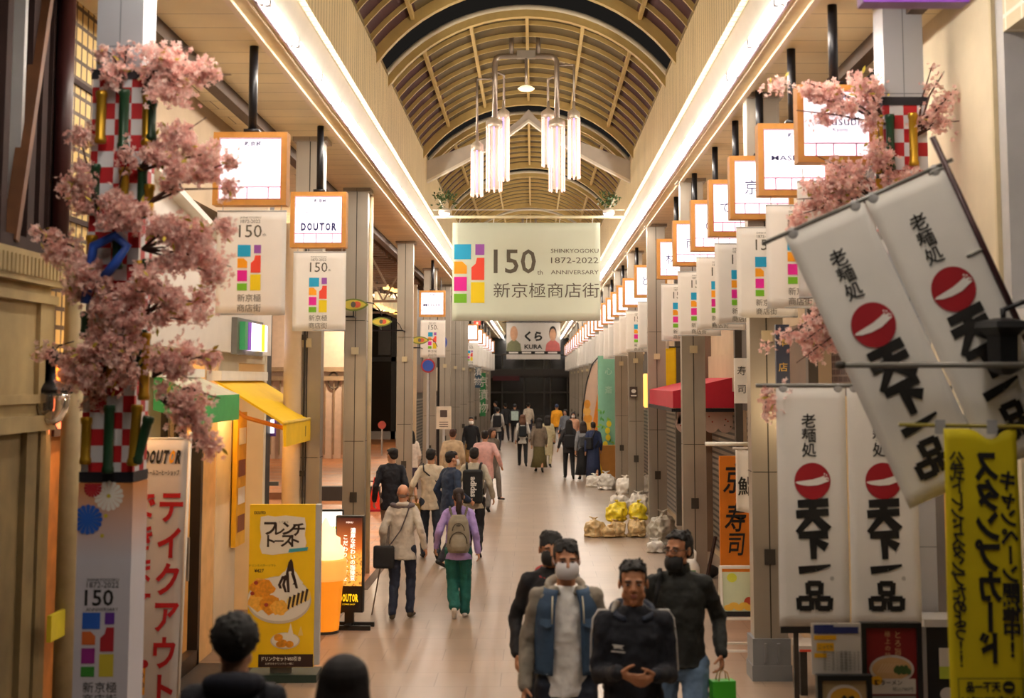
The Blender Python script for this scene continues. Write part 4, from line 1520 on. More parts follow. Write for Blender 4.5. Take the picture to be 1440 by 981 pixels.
def flower(mb, x, z, r, y, m0, m1, n=16):
    for q in range(n):
        a = 2 * PI * q / n
        mb.flat([(x + r * .3 * math.cos(a - .2), z + r * .3 * math.sin(a - .2)), (x + r * .92 * math.cos(a - .17), z + r * .92 * math.sin(a - .17)), (x + r * math.cos(a), z + r * math.sin(a)), (x + r * .92 * math.cos(a + .17), z + r * .92 * math.sin(a + .17)), (x + r * .3 * math.cos(a + .2), z + r * .3 * math.sin(a + .2))], y, m0)
    mb.disc(x, z, r * .32, None, y - .001, m0)
    mb.disc(x, z, r * .14, None, y - .002, m1)
flower(l, 0.02, zl(697), 0.09, yf - .002, 10, 5)
l.T = None
fl = [(-0.10, zl(730), 0.09, 0), (-0.075, zt - 0.03, 0.055, 9)]
for x, z, r, m_ in fl:
    for q in range(16):
        a = 2 * PI * q / 16
        pts = [(x + r * .3 * math.cos(a - .2), z + r * .3 * math.sin(a - .2)), (x + r * .92 * math.cos(a - .17), z + r * .92 * math.sin(a - .17)), (x + r * math.cos(a), z + r * math.sin(a)), (x + r * .92 * math.cos(a + .17), z + r * .92 * math.sin(a + .17)), (x + r * .3 * math.cos(a + .2), z + r * .3 * math.sin(a + .2))]
        pts = [(max(-CW / 2 + .001, px), min(pz, zt - .002)) for px, pz in pts]
        l.flat(pts, yf - .004, m_ if m_ != 9 else 3)
    l.disc(max(x, -CW / 2 + .03), min(z, zt - .03), min(r * .32, .028), None, yf - .005, m_ if m_ != 9 else 3)
for (u, v) in ((160, 725), (155, 753)):
    l.disc(P(u, v, FY).x - FX, zl(v), 0.012, None, yf - .002, 5)
CM_ = [mat('cover_%d' % i_, c_, .6, var=0) for i_, c_ in enumerate(('2158b8', '5a2a92', 'c8642a', 'a01c28', '8e2280', 'c4b434', '36882e'))] + [ink, redink, redink, white]
l.build('flower_print', CM_, t)
l = MB()
l.text('SHINKYOGOKU', 0.0, zl(815), None, yf - .002, 7, 0, 0.19)
l.text('1872-2022', 0.0, zl(822), None, yf - .002, 7, 0, 0.19)
l.text('150', -0.02, zl(840), 0.095, yf - .002, 7, 0.015, 0.17)
l.text('ANNIVERSARY', 0.0, zl(856.5), None, yf - .002, 7, 0, 0.19)
em_ = MB()
emblem(em_, -0.115, zl(951), (951 - 865) * (FY - .16) / F, yf - .002)
em_.build('emblem', CM_, t)
l.text('新京極', 0.0, zl(966), 0.062, yf - .002, 7, 0.0, 0.20)
l.text('商店街', 0.0, zl(983), 0.062, yf - .002, 7, 0.0, 0.20)
l.build('lettering', CM_, t)

# ------------------------------------------------------------------ white take-out flag of the cafe
YN = 10.6
t = thing('takeout_flag', 'white vertical flag with red take-out lettering beside the left festival column', 'flag', (P(216, 620, YN).x, YN, 0))
zt, zb = P(228, 617, YN).z, 0.12
sh = (P(212, 980, YN).x - P(230, 617, YN).x) / (zt - P(212, 980, YN).z)
W = 0.37


def fx(p):
    return V((p.x + 0.075 - sh * -(zt - p.z) * 1.0 * 1, p.y + 0.008 * math.sin(p.z * 5 + p.x * 4), p.z))


c = MB()
c.grid(lambda a, b_: (-W / 2 + a * W, 0, zb + b_ * (zt - zb)), 6, 24)
c.deform(fx)
o = c.build('cloth', mat('flag_white', 'cfc8c2', .75, var=.04), t, True)
o.modifiers.new('thick', 'SOLIDIFY').thickness = 0.003
l = MB()
for q, ch in enumerate('DOUTOR'):
    l.text(ch, -0.12 + q * 0.048, zt - 0.13, 0.10, -.006, 2 if q == 4 else 1, 0.05, 0.04, slant=.15)
l.text('ドトールコーヒーショップ', 0.0, zt - 0.245, 0.042, -.006, 1, 0.02, 0.26)
l.vtext('テイクアウト', 0.08, zt - 0.36, 0.25, 0.262, -.006, 0, 0.03, wid=.8)
l2 = MB()
l2.vtext('できます', -0.115, zt - 0.36, 0.21, 0.235, -.006, 0, 0.03, wid=.8)
l.disc(-0.06, zt - 1.62, 0.03, None, -.006, 0)
l.rect(-0.14, -0.05, zt - 1.84, zt - 1.62, -.0055, 2)
l.text('TO', -0.095, zt - 1.70, 0.04, -.008, 1)
l.text('GO', -0.095, zt - 1.77, 0.04, -.008, 1)
l2.deform(fx)
l2.build('lettering', mat('flag_red', 'b4121c', .7, var=0), t)
l.deform(fx)
l.build('lettering', [mat('flag_red', 'b4121c', .7, var=0), ink, mat('flag_orange', 'f2a516', .7, var=0)], t)
pl = MB()
a, b_ = fx(V((W / 2 + .012, 0.0, zt + 0.05))), fx(V((W / 2 + .012, 0.0, 0.0)))
pl.tube(a, b_, 0.011, n=8)
a = fx(V((-W / 2, 0, zt + .005)))
pl.tube(a, fx(V((W / 2 + .02, 0, zt + .005))), 0.007, n=6)
pl.build('pole', white, t, True)
MB().lathe([(0.17, 0), (0.17, 0.05), (0.03, 0.10)], (b_.x, b_.y, 0), 16).build('base', blackp, t, True)

# ------------------------------------------------------------------ yellow toast poster stand
YT = 13.4
a, b_ = P(344, 940, YT), P(447, 708, YT)
x0, x1 = a.x, b_.x
W, H = (x1 - x0) - 0.04, P(396, 709, YT).z - P(396, 938, YT).z
z0 = P(396, 938, YT).z
t = thing('toast_sign', 'yellow standing poster advertising french toast on the pavement', 'sign', ((x0 + x1) / 2, YT, 0), 0.03)
m = MB()
m.bx(-W / 2 - .0, W / 2 + .0, 0.0, 0.05, z0, z0 + H, 0)
m.bx(W / 2, W / 2 + 0.05, 0.0, 0.09, z0 + .02, z0 + H, 1)
bevel(m.build('panel', [mat('toast_yellow', 'f2c60c', .5, var=.04), lgrey], t), 0.004)
MB().bx(-0.30, 0.34, -0.06, 0.34, 0, 0.07).build('base', mat('dark_green_base', '23352c', .6), t)
MB().bx(-0.1, 0.1, 0.05, 0.1, 0.0, 0.4).build('post', grey, t)
# the print: white blot, title, plate of toast, small plate, footer
l = MB()
tx = lambda px: -W / 2 + (px - 85) / (462 - 85) * W
tz = lambda pz: z0 + H * (1 - (pz - 60) / (910 - 60))
blot = [(150, 125), (190, 118), (230, 124), (290, 118), (350, 124), (400, 130), (408, 170), (402, 220), (412, 262), (400, 300), (340, 312), (280, 318), (220, 325), (160, 318), (146, 280), (154, 230), (146, 180)]
l.flat([(tx(a), tz(b)) for a, b in blot], -.003, 0)
for i, ch in enumerate('フレンチ'):
    l.text(ch, tx(206 + i * 53), tz(186 - (i % 2) * -6), 0.12 if i != 1 else .10, -.005, 1, 0.03)
for i, ch in enumerate('トースト'):
    l.text(ch, tx(210 + i * 46), tz(252), 0.11 if ch != 'ー' else .016, -.005, 1, 0.03)
l.text('とろける', tx(280), tz(152), 0.02, -.005, 2)
l.flat([(tx(310), tz(312)), (tx(418), tz(302)), (tx(422), tz(284)), (tx(314), tz(294))], -.006, 3)
for q in range(5):
    l.text('DOUTOR'[q], tx(120 + q * 12), tz(103), 0.026, -.004, 1, .03)
l.text('ドリンクバターソフト', tx(165), tz(380), 0.022, -.004, 1)
l.text('¥427', tx(145), tz(407), 0.032, -.004, 1, .02)
# big plate
l.disc(tx(262), tz(560), 0.295, 0.215, -.004, 4, 40)
l.disc(tx(262), tz(555), 0.285, 0.20, -.005, 0, 40)
rr = random.Random(4)
for (px, pz, a, b, mi) in ((165, 500, 70, 48, 5), (150, 560, 62, 58, 6), (215, 585, 60, 50, 5), (265, 600, 52, 40, 6), (150, 470, 40, 25, 6), (200, 610, 18, 22, 7), (315, 470, 75, 60, 0)):
    l.flat([(tx(px + a * (1 + .12 * math.sin(5 * q + px)) * math.cos(2 * PI * q / 18)), tz(pz + b * (1 + .12 * math.sin(4 * q + pz)) * math.sin(2 * PI * q / 18))) for q in range(18)], -.0055 - .0002 * px / 50, mi)
# cream with chocolate
l.flat([(tx(a), tz(b)) for a, b in ((325, 345), (345, 400), (375, 470), (360, 540), (270, 540), (255, 470), (300, 400))], -.0078, 0)
for pts in (((322, 360), (306, 420), (315, 520)), ((328, 360), (340, 430), (362, 500)), ((285, 435), (262, 480), (270, 500)), ((300, 430), (285, 480), (300, 520)), ((335, 420), (352, 470), (345, 480))):
    for q in range(len(pts) - 1):
        (a, b), (c_, d) = pts[q], pts[q + 1]
        w0 = 9
        l.flat([(tx(a - w0), tz(b)), (tx(c_ - w0 * .8), tz(d)), (tx(c_ + w0 * .8), tz(d)), (tx(a + w0), tz(b))], -.0086, 7)
l.flat([(tx(a), tz(b)) for a, b in ((318, 355), (326, 345), (334, 355), (345, 410), (300, 412))], -.0088, 7)
for q in range(5):
    cx = 325 + q * 24
    cz = 575 - q * 10
    l.disc(tx(cx), tz(cz), 0.033, 0.05, -.0083 - q * .0003, 8, 18)
    l.flat([(tx(cx - 6), tz(cz - 34)), (tx(cx + 8), tz(cz - 30)), (tx(cx - 6), tz(cz + 36)), (tx(cx - 16), tz(cz + 30))], -.009 - q * .0003, 7)
for (px, pz) in ((130, 470), (110, 525), (190, 585)):
    l.disc(tx(px), tz(pz), 0.02, 0.018, -.0082, 9, 10)
# small plate
l.disc(tx(300), tz(772), 0.135, 0.075, -.004, 4)
l.disc(tx(300), tz(770), 0.125, 0.066, -.005, 0)
for (px, pz, r) in ((262, 755, 26), (285, 785, 28), (325, 790, 24), (270, 790, 22)):
    l.disc(tx(px), tz(pz), r * W / 377, r * .8 * W / 377, -.006, 5, 14)
l.flat([(tx(312), tz(745)), (tx(330), tz(680)), (tx(348), tz(745))], -.0062, 0)
l.flat([(tx(372), tz(745)), (tx(388), tz(695)), (tx(402), tz(745))], -.0062, 8)
l.rect(tx(150), W / 2 - .004, tz(908), tz(842), -.004, 7)
l.text('ドリンクセット¥50引き', tx(280), tz(865), 0.04, -.006, 0, 0.02, 0.36)
l.text('お好きなドリンクと一緒に', tx(270), tz(890), 0.02, -.006, 0, 0, 0.26)
l.build('print', [mat('print_white', 'e9e2d4', .6, var=0), mat('print_dark', '33241a', .6, var=0), inkgrey, mat('print_teal', '3d9fae', .6, var=0), mat('print_plate', 'cfc4b2', .6, var=0), mat('toast_gold', 'e3941c', .6, var=.2, scale=40), mat('toast_light', 'f2b542', .6, var=.15, scale=40), mat('print_choco', '2f1710', .6, var=0), mat('banana_print', 'f0cf72', .6, var=0), mat('berry_print', 'a83a24', .6, var=0)], t)

# ------------------------------------------------------------------ glowing soft ice cream, and lightboxes of the cafe
p = G(456, 889)
t = thing('ice_cream_lamp', 'giant glowing soft ice cream cone lamp beside the yellow poster stand', 'lamp', (p.x, p.y, 0))
MB().lathe([(0.15, 0.0), (0.16, 0.05), (0.20, 0.55), (0.215, 0.58)], (0, 0, 0), 20).build('cone', mat('cone_orange', 'f08a1c', .5, emit=0.42, var=.05), t, True)
MB().lathe([(0.215, 0.57), (0.235, 0.60), (0.24, 0.78), (0.23, 0.80)], (0, 0, 0), 20).build('cone_rim', mat('cone_rim', 'f7a24a', .5, emit=0.55, var=.05), t, True)
pr = [(0.20, 0.79)]
for q, (r, z) in enumerate(((0.21, 0.84), (0.20, 0.92), (0.165, 0.95), (0.165, 1.02), (0.115, 1.05), (0.11, 1.11), (0.05, 1.16), (0.012, 1.24))):
    pr.append((r, z))
MB().lathe(pr, (0, 0, 0), 20).build('swirl', mat('swirl_glow', 'ffd9a0', .4, emit=0.95, var=0, eh='ffcf9a'), t, True)
MB().lathe([(0.16, -0.0), (0.16, 0.03)], (0, 0, 0), 16).build('base', dsteel, t)
p = G(490, 884)
t = thing('menu_lightbox', 'lit coffee menu board with red picture and yellow capitals on a black stand', 'sign', (p.x, p.y, 0), -0.06)
W, z0, z1 = 0.315, 0.18, 1.24
MB().bx(-W / 2, W / 2, 0, 0.10, z0, z1).build('case', blackp, t)
m, nt, bs = newmat('lit_coffee_picture')
N, L = nt.nodes, nt.links
tc = N.new('ShaderNodeTexCoord')
vo = N.new('ShaderNodeTexVoronoi')
vo.inputs['Scale'].default_value = 38
L.new(tc.outputs['Object'], vo.inputs['Vector'])
sp = N.new('ShaderNodeSeparateXYZ')
L.new(tc.outputs['Object'], sp.inputs[0])
r1 = N.new('ShaderNodeValToRGB')
r1.color_ramp.elements[0].color = (*lin('2a0a04'), 1)
r1.color_ramp.elements[1].color = (*lin('f09a3c'), 1)
r1.color_ramp.elements[1].position = 0.6
L.new(vo.outputs['Distance'], r1.inputs[0])
r2 = N.new('ShaderNodeValToRGB')
els = r2.color_ramp.elements
els[0].color = (*lin('d9661c'), 1)
els[1].color = (*lin('3a0c06'), 1)
mr = N.new('ShaderNodeMapRange')
mr.inputs[1].default_value = 0.75
mr.inputs[2].default_value = 1.2
L.new(sp.outputs['Z'], mr.inputs[0])
L.new(mr.outputs[0], r2.inputs[0])
mx = N.new('ShaderNodeMix')
mx.data_type = 'RGBA'
mq = N.new('ShaderNodeMapRange')
mq.inputs[1].default_value = 0.78
mq.inputs[2].default_value = 0.9
L.new(sp.outputs['Z'], mq.inputs[0])
L.new(mq.outputs[0], mx.inputs[0])
L.new(r1.outputs[0], mx.inputs[6])
L.new(r2.outputs[0], mx.inputs[7])
L.new(mx.outputs[2], bs.inputs['Emission Color'])
bs.inputs['Emission Strength'].default_value = 1.0
bs.inputs['Base Color'].default_value = (.02, .01, .01, 1)
MB().rect(-W / 2 + .015, W / 2 - .015, z0 + 0.29, z1 - .02, -.004).build('lit_picture', m, t)
l = MB()
l.vtext('濃厚な味わいの珈琲豆', 0.04, z1 - .13, 0.06, 0.058, -.008, 0, 0.02)
l.vtext('こだわりの一杯を', -0.045, z1 - .2, 0.06, 0.065, -.008, 0, 0.02)
l.text('MENU', 0.0, z1 - .07, 0.02, -.008, 0)
for q, ch in enumerate('DOUTOR'):
    l.text(ch, -.09 + q * .036, z0 + .16, 0.085, -.008, 1, .04, .032)
l.text('COFFEE SHOP', 0, z0 + .09, .016, -.008, 1)
l.build('lettering', [mat('lit_pink_white', 'ffe9e0', .5, emit=.8, var=0), mat('lit_yellow', 'f2c41c', .5, emit=.7, var=0)], t)
m = MB()
m.bx(-0.05, 0.05, 0.02, 0.08, 0.04, z0)
for y in (-0.08, 0.18):
    m.bx(-0.2, 0.26, y - .02, y + .02, 0, 0.05)
m.bx(-0.03, 0.03, -0.1, 0.2, 0.02, 0.06)
m.build('stand', blackp, t)
p = G(458, 880)
t = thing('menu_lightbox', 'white lit board with yellow capitals behind the ice cream cone lamp', 'sign', (p.x - .02, p.y + .25, 0), 0.05)
MB().bx(-0.17, 0.17, 0, 0.10, .1, 1.27).build('case', blackp, t)
MB().rect(-0.155, 0.155, .12, 1.25, -.004).build('lit_panel', mat('soft_lit_face', 'f4ece2', .5, emit=0.85, var=0), t)
l = MB()
for r_, z in ((0, 1.02), (1, 0.86)):
    for q, ch in enumerate(('DOUT', 'OR')[r_] if r_ == 0 else 'OTTE'):
        l.text(ch, -.08 + q * .06, z, .12, -.008, 0, .04, .05)
for q in range(4):
    l.rect(-.1 + q * .06, -.065 + q * .06, .62, .75, -.008, 1)
l.build('lettering', [mat('lit_yellow', 'f2c41c', .5), mat('violet_print', '4a3a8a', .5)], t)
MB().bx(-0.1, 0.1, 0, 0.1, 0, .1).build('stand', blackp, t)

# ------------------------------------------------------------------ artificial cherry branches
bark = mat('branch_bark', '4a2f28', .8, var=.2)
pet = []
for i, c in enumerate(('f7dcd4', 'f0c6bd', 'e0aca4')):
    pet.append(petalmat('blossom_pink_%s' % ('pale', 'mid', 'deep')[i], c))
leafy = mat('young_leaf', 'b8a53a', .6)


def blossoms(mb, c, spread, n, rr):
    for _ in range(n):
        p = V(c) + V((rr.gauss(0, spread[0]), rr.gauss(0, spread[1]), rr.gauss(0, spread[2])))
        nrm = V((rr.gauss(0, 1), rr.gauss(-0.5, 1), rr.gauss(0.1, 1))).normalized()
        a = nrm.orthogonal().normalized()
        a.rotate(Matrix.Rotation(rr.uniform(0, 6.28), 3, nrm))
        b = nrm.cross(a)
        r = rr.uniform(0.016, 0.025)
        if rr.random() < 0.03:
            mb.add([p, p + a * r * 1.6 + b * r * .5, p + a * r * 3, p + a * r * 1.6 - b * r * .5], [(0, 1, 2, 3)], 3)
            continue
        vs = [p - nrm * r * .35]
        fs = []
        for q in range(5):
            t0 = 2 * PI * q / 5
            for dt, k in ((-.5, .62), (0, 1.05), (.5, .62)):
                vs.append(p + (a * math.cos(t0 + dt) + b * math.sin(t0 + dt)) * r * k + nrm * r * (.1 if dt else .25))
            o = 1 + q * 3
            fs.append((0, o, o + 1, o + 2))
        x = rr.random()
        mb.add(vs, fs, 0 if x < .45 else (1 if x < .82 else 2))


def cherry_branch(y0, root, tips, label, dens=1.0, seed=0, group='artificial cherry branches on the festival columns'):
    """root: (u, v); tips: list of (u, v, dy, spread in px, flowers)"""
    rr = random.Random(seed)
    r0 = P(root[0], root[1], y0)
    t = thing('cherry_branch', label, 'branch', r0, 0, group)
    st, bl = MB(), MB()
    for (u, v, dy, sp_, n) in tips:
        e = P(u, v, y0 + dy) - r0
        mid = e * 0.5 + V((rr.uniform(-.04, .04), rr.uniform(-.03, .03), rr.uniform(.0, .07)))
        st.path([(0, 0, 0), mid, e], [0.010, 0.007, 0.003], 6)
        s = sp_ * y0 / F
        # puffs around the outer half of the twig
        k = max(3, int(n / 55))
        for q in range(k):
            f = rr.uniform(0.40, 1.08)
            c = (mid * (2 * f) if f < .5 else mid + (e - mid) * (2 * f - 1)) + V((rr.gauss(0, s * .6), rr.gauss(0, s * .5), rr.gauss(0, s * .55)))
            ps = rr.uniform(.020, .040)
            blossoms(bl, c, (ps, ps, ps), int(n / k * dens), rr)
            b0 = mid + (e - mid) * max(0, 2 * f - 1.1)
            st.path([b0, (b0 + c) / 2 + V((0, 0, .01)), c], [0.004, .003, .002], 5)
    st.build('twigs', bark, t, True)
    o = bl.build('blossoms', pet + [leafy], t)
    o['kind'] = 'stuff'
    return t


Y = FY - 0.22
B_ = [
    ((200, 130), [(245, 95, -.1, 22, 340), (290, 100, 0, 18, 340), (325, 105, .1, 10, 200), (265, 65, .05, 14, 220), (215, 65, 0, 10, 80), (235, 130, -.1, 18, 240)], 'topmost cherry branch reaching right from the left festival column'),
    ((170, 130), [(155, 75, 0, 12, 130), (180, 55, .1, 7, 40), (150, 105, -.1, 9, 90)], 'small upright cherry sprig at the top left of the left festival column'),
    ((195, 240), [(230, 205, -.1, 16, 220), (265, 195, 0, 18, 300), (290, 165, .05, 12, 160), (250, 235, -.1, 22, 300), (300, 215, 0, 12, 180), (270, 255, .05, 18, 240)], 'second cherry branch from the top reaching right towards the blank lit sign'),
    ((200, 290), [(330, 225, .1, 8, 110), (320, 265, .1, 9, 90), (300, 250, .05, 10, 120)], 'thin cherry twig crossing the blank lit sign'),
    ((200, 350), [(240, 320, -.1, 20, 300), (280, 335, 0, 20, 320), (320, 320, .1, 13, 220), (250, 370, 0, 22, 320), (300, 385, .05, 18, 280), (325, 375, .1, 10, 130)], 'broad cherry branch in the middle reaching right over the first white banner'),
    ((205, 440), [(250, 420, -.1, 20, 280), (290, 425, 0, 18, 260), (225, 400, -.1, 18, 200), (260, 450, 0, 14, 140)], 'cherry branch below the first white banner on the left column'),
    ((150, 400), [(110, 375, -.1, 17, 260), (75, 340, 0, 12, 140), (50, 325, .05, 6, 50), (70, 360, 0, 9, 80), (130, 400, -.12, 18, 260), (105, 400, -.05, 15, 200)], 'long cherry branch reaching left over the near facade'),
    ((140, 300), [(112, 190, 0, 10, 120), (112, 225, 0, 10, 120), (100, 270, .05, 11, 120), (85, 255, .05, 6, 60), (120, 275, -.05, 12, 130)], 'thin cherry branch over the yellow lattice'),
    ((160, 300), [(170, 285, -.15, 16, 200), (160, 320, -.15, 16, 200), (200, 290, -.1, 10, 100), (185, 210, -.1, 7, 60), (190, 320, -.12, 10, 100)], 'cherry sprig hanging across the bamboo in the upper middle'),
    ((170, 440), [(165, 420, -.15, 17, 240), (190, 455, -.15, 17, 220), (175, 490, -.15, 18, 240), (205, 410, -.1, 16, 200), (180, 530, -.15, 18, 240), (200, 545, -.1, 14, 160)], 'dense cherry branch covering the middle of the left festival column'),
    ((150, 520), [(115, 490, -.1, 16, 240), (85, 510, 0, 12, 130), (60, 500, .05, 6, 40), (120, 530, -.05, 18, 240), (130, 560, 0, 14, 180), (90, 535, 0, 8, 70)], 'cherry branch reaching left in front of the wall lantern'),
    ((215, 530), [(250, 520, 0, 12, 160), (285, 500, .05, 10, 150), (310, 505, .1, 8, 110), (270, 535, 0, 10, 120), (240, 490, 0, 9, 90)], 'slim cherry branch pointing right above the green awning'),
    ((225, 560), [(250, 570, 0, 12, 140), (285, 575, .05, 11, 120), (310, 560, .1, 8, 70), (290, 610, .05, 12, 200), (310, 630, .1, 9, 150), (270, 590, 0, 10, 110)], 'lowest cherry branch drooping right below the green awning'),
]
for i, (r_, tips, lab) in enumerate(B_):
    cherry_branch(Y, r_, tips, lab, 1.25, 100 + i)
Y = FY2 - 0.2
B_ = [
    ((1245, 175), [(1110, 120, .05, 11, 200), (1130, 115, 0, 12, 200), (1150, 140, 0, 13, 230), (1120, 155, .05, 10, 120), (1180, 150, -.05, 14, 240), (1215, 160, -.05, 13, 190)], 'upper cherry branch reaching left in front of the nearest lit sign'),
    ((1240, 165), [(1195, 100, 0, 8, 110), (1205, 115, 0, 8, 110), (1225, 120, 0, 7, 80)], 'short cherry sprig above the nearest lit sign of the right row'),
    ((1232, 285), [(1120, 280, 0, 12, 190), (1140, 265, 0, 12, 180), (1170, 245, -.05, 13, 220), (1165, 285, -.05, 16, 280), (1130, 300, 0, 11, 160), (1190, 270, -.05, 14, 220), (1150, 220, 0, 7, 70), (1200, 235, 0, 11, 130)], 'cherry branch reaching left just above the tilted banners'),
    ((1250, 270), [(1240, 215, -.1, 9, 120), (1255, 255, -.1, 10, 160), (1290, 245, -.1, 9, 120), (1235, 180, -.1, 9, 120), (1275, 260, -.1, 9, 110)], 'cherry sprig across the bamboo of the right festival column'),
    ((1290, 190), [(1310, 160, 0, 6, 60), (1335, 140, .05, 9, 90), (1345, 125, .05, 6, 50), (1350, 170, .05, 7, 60), (1310, 95, .05, 4, 20), (1320, 165, 0, 6, 40), (1328, 100, 0, 4, 20)], 'sparse cherry twig reaching right over the cream wall'),
    ((1236, 420), [(1130, 480, .2, 13, 240), (1105, 475, .25, 8, 110), (1090, 480, .25, 5, 40), (1150, 500, .2, 13, 220), (1150, 460, .2, 14, 220), (1130, 420, .2, 6, 50), (1120, 510, .2, 8, 90)], 'cherry branch drooping under the tilted banners beside the right column'),
    ((1098, 545), [(1075, 585, .0, 6, 70), (1085, 575, .0, 4, 40)], 'tiny cherry sprig at the left edge of the upright banners'),
]
for i, (r_, tips, lab) in enumerate(B_):
    cherry_branch(9.45 if i == 6 else (Y - (.3 if i >= 5 else 0)), r_, tips, lab, 1.15, 200 + i)

# ------------------------------------------------------------------ near right building
RWX = 3.05
b = MB()
b.bx(RWX, RWX + 0.4, 7.4, 9.05, 3.05, 3.2, 1)
b.bx(RWX + 0.25, RWX + 0.45, 7.4, 9.05, 3.2, 5.0, 2)
b.bx(RWX, RWX + 0.4, 7.4, 9.05, 5.0, 6.5, 3)
b.bx(RWX, RWX + 0.4, 9.05, 9.25, 0, 6.5, 1)
b.bx(RWX - 0.0, RWX + 0.4, 9.25, 11.4, 2.4, 6.5, 0)
b.bx(RWX + 0.02, RWX + 0.4, 7.4, 9.25, 2.4, 3.05, 0)
b.bx(RWX - 0.03, RWX, 9.2, 9.24, 2.4, 6.5, 4)
b.bx(RWX, RWX + 0.4, 11.4, 14.6, 2.6, 6.5, 5)
b.beam((2.4, 11.9, 4.75), (3.1, 11.9, 5.5), 0.10, 0.14, 6)
struct(b.build('wall_near_right_upper', [cream, lgrey, mat('grey_recess', '9b9a9a', .5, var=.05), brickmat('diamond_panel', 'd2c6a4', 'cabd9a', 'e6e0d0', .3, .3, .014, axes='YZ', rough=.6), beige, brickmat('dark_bricks', '3a221c', '45281f', '6a5a50', .22, .07, .01, .5, 'YZ', rough=.7), dsteel]))
b = MB()
b.bx(RWX + 0.02, RWX + 0.3, 7.4, 10.2, 0, 2.4, 0)
b.bx(RWX - 0.03, RWX + 0.02, 8.9, 9.9, 0.9, 2.4, 1)
b.bx(RWX - 0.06, RWX + 0.06, 9.95, 10.15, 0, 2.6, 2)
b.bx(RWX + 0.02, RWX + 0.3, 10.2, 13.4, 0, 2.6, 3)
b.bx(RWX + 0.0, RWX + 0.02, 10.25, 10.7, 0.3, 2.3, 4)
b.bx(RWX - 0.02, RWX + 0.3, 13.4, 14.6, 0, 2.6, 5)
struct(b.build('wall_near_right_lower', [wood_d, cream, grey, mat('ramen_shop_dark', '2a221c', .6, var=.2), mat('orange_panel', 'c88a3a', .6), mat('yellow_cream_wall', 'd0b070', .7)]))
lp = bpy.data.lights.new('ramen_shop_lamp', 'POINT')
lp.energy = 14
lp.color = (1, .72, .4)
lp.shadow_soft_size = 0.06
lo = bpy.data.objects.new('ramen_shop_lamp', lp)
lo.location = (2.6, 12.0, 2.45)
COL.objects.link(lo)
# purple hanging sign whose lower edge shows at the top
t = thing('purple_sign', 'purple edged hanging sign at the top right corner', 'sign', (2.1, 7.6, P(1270, 3, 7.6).z))
MB().bx(-0.30, 0.28, 0, 0.14, 0, 0.6).build('case', mat('lavender_case', 'b79ad0', .5), t)
MB().bx(-0.30, 0.28, -0.01, 0.0, 0, 0.04).build('trim', mat('purple_trim', '8040b0', .5, emit=.2), t)
m = MB()
for x in (-.2, .2):
    m.tube((x, 0.07, .6), (x, .07, 1.1), .015)
m.build('hanger', black, t)

# ------------------------------------------------------------------ ramen banners
NW, NH = 0.455, 1.535


def ramen_flag(W, H, fn, parent):
    c = MB()
    c.grid(lambda a, b_: (-W / 2 + a * W, 0, -b_ * H), 8, 20)
    for i, f in enumerate(c.f):
        c.f[i] = f[::-1]
    c.deform(fn)
    o = c.build('cloth', cloth, parent, True)
    m = o.modifiers.new('thick', 'SOLIDIFY')
    m.thickness = .003
    m.offset = -1
    KS = W / .52
    HB = H / KS
    H0, H = H, HB
    l = MB()
    y = -.007
    l.vtext('老麺処', -0.02, -0.11 * H, .112, .107, y, 0, .012)
    cz = -0.394 * H
    l.disc(0, cz, .135, None, y, 1, 32)
    # white brush stroke across the disc
    st = [(-.13, -.012), (-.09, -.028), (-.03, -.035), (.04, -.03), (.09, -.012), (.125, .0), (.10, .012), (.122, .028), (.085, .028), (.095, .042), (.05, .026), (.0, .012), (-.06, .004), (-.12, -.004)]
    l.flat([(a, cz + b_) for a, b_ in st], y - .003, 2)
    for a, b_ in ((.105, .043), (.118, .015), (.09, .052)):
        l.disc(a, cz + b_, .006, None, y - .003, 2, 6)
    # brush characters built from thick strokes
    def strokes(zc, s, segs):
        for q, (x0, z0, x1, z1, w0, w1) in enumerate(segs):
            d = V((x1 - x0, 0, z1 - z0)).normalized()
            n = V((-d.z, 0, d.x))
            w0, w1 = w0 * 1.4, w1 * 1.4
            pts = [(x0 - n.x * w0, z0 - n.z * w0), (x1 - n.x * w1, z1 - n.z * w1), (x1 + n.x * w1, z1 + n.z * w1), (x0 + n.x * w0, z0 + n.z * w0)]
            l.flat([(a * s, zc + b_ * s) for a, b_ in pts], y - .0004 * (q + 1), 0)
    strokes(-.545 * H, .135, [(-.85, .72, .85, .80, .15, .17), (-.95, .15, .85, .28, .16, .14), (.05, .85, -.15, -.05, .15, .16), (-.1, .05, -.9, -.85, .16, .10), (.0, .05, .8, -.72, .15, .20)])
    strokes(-.660 * H, .125, [(-.9, .55, .85, .62, .15, .18), (-.05, .6, -.02, -.85, .17, .13), (.1, .25, .75, -.15, .12, .2)])
    strokes(-.760 * H, .12, [(-.95, -.1, .1, .02, .17, .14), (.1, .02, 1.0, .22, .14, .05)])
    def box(zc, xc, s):
        strokes(zc, s, [])
        for q, (x0, z0, x1, z1) in enumerate(((-.8, .6, .8, .6), (-.8, .7, -.7, -.7), (.8, .7, .7, -.7), (-.7, -.55, .7, -.55))):
            d = V((x1 - x0, 0, z1 - z0)).normalized()
            n = V((-d.z, 0, d.x)) * .32
            pts = [(x0 - n.x, z0 - n.z), (x1 - n.x, z1 - n.z), (x1 + n.x, z1 + n.z), (x0 + n.x, z0 + n.z)]
            l.flat([(xc + a * s, zc + b_ * s) for a, b_ in pts], y - .0004 * (q + 1), 0)
    box(-.842 * H, .0, .062)
    box(-.905 * H, -.068, .062)
    box(-.905 * H, .068, .062)
    l.text('®', .13, -.80 * H, .03, y, 3)
    for v in l.v:
        v.x *= KS
        v.z *= KS
    l.deform(fn)
    l.build('print', [ink, redink, cloth, inkgrey], parent)


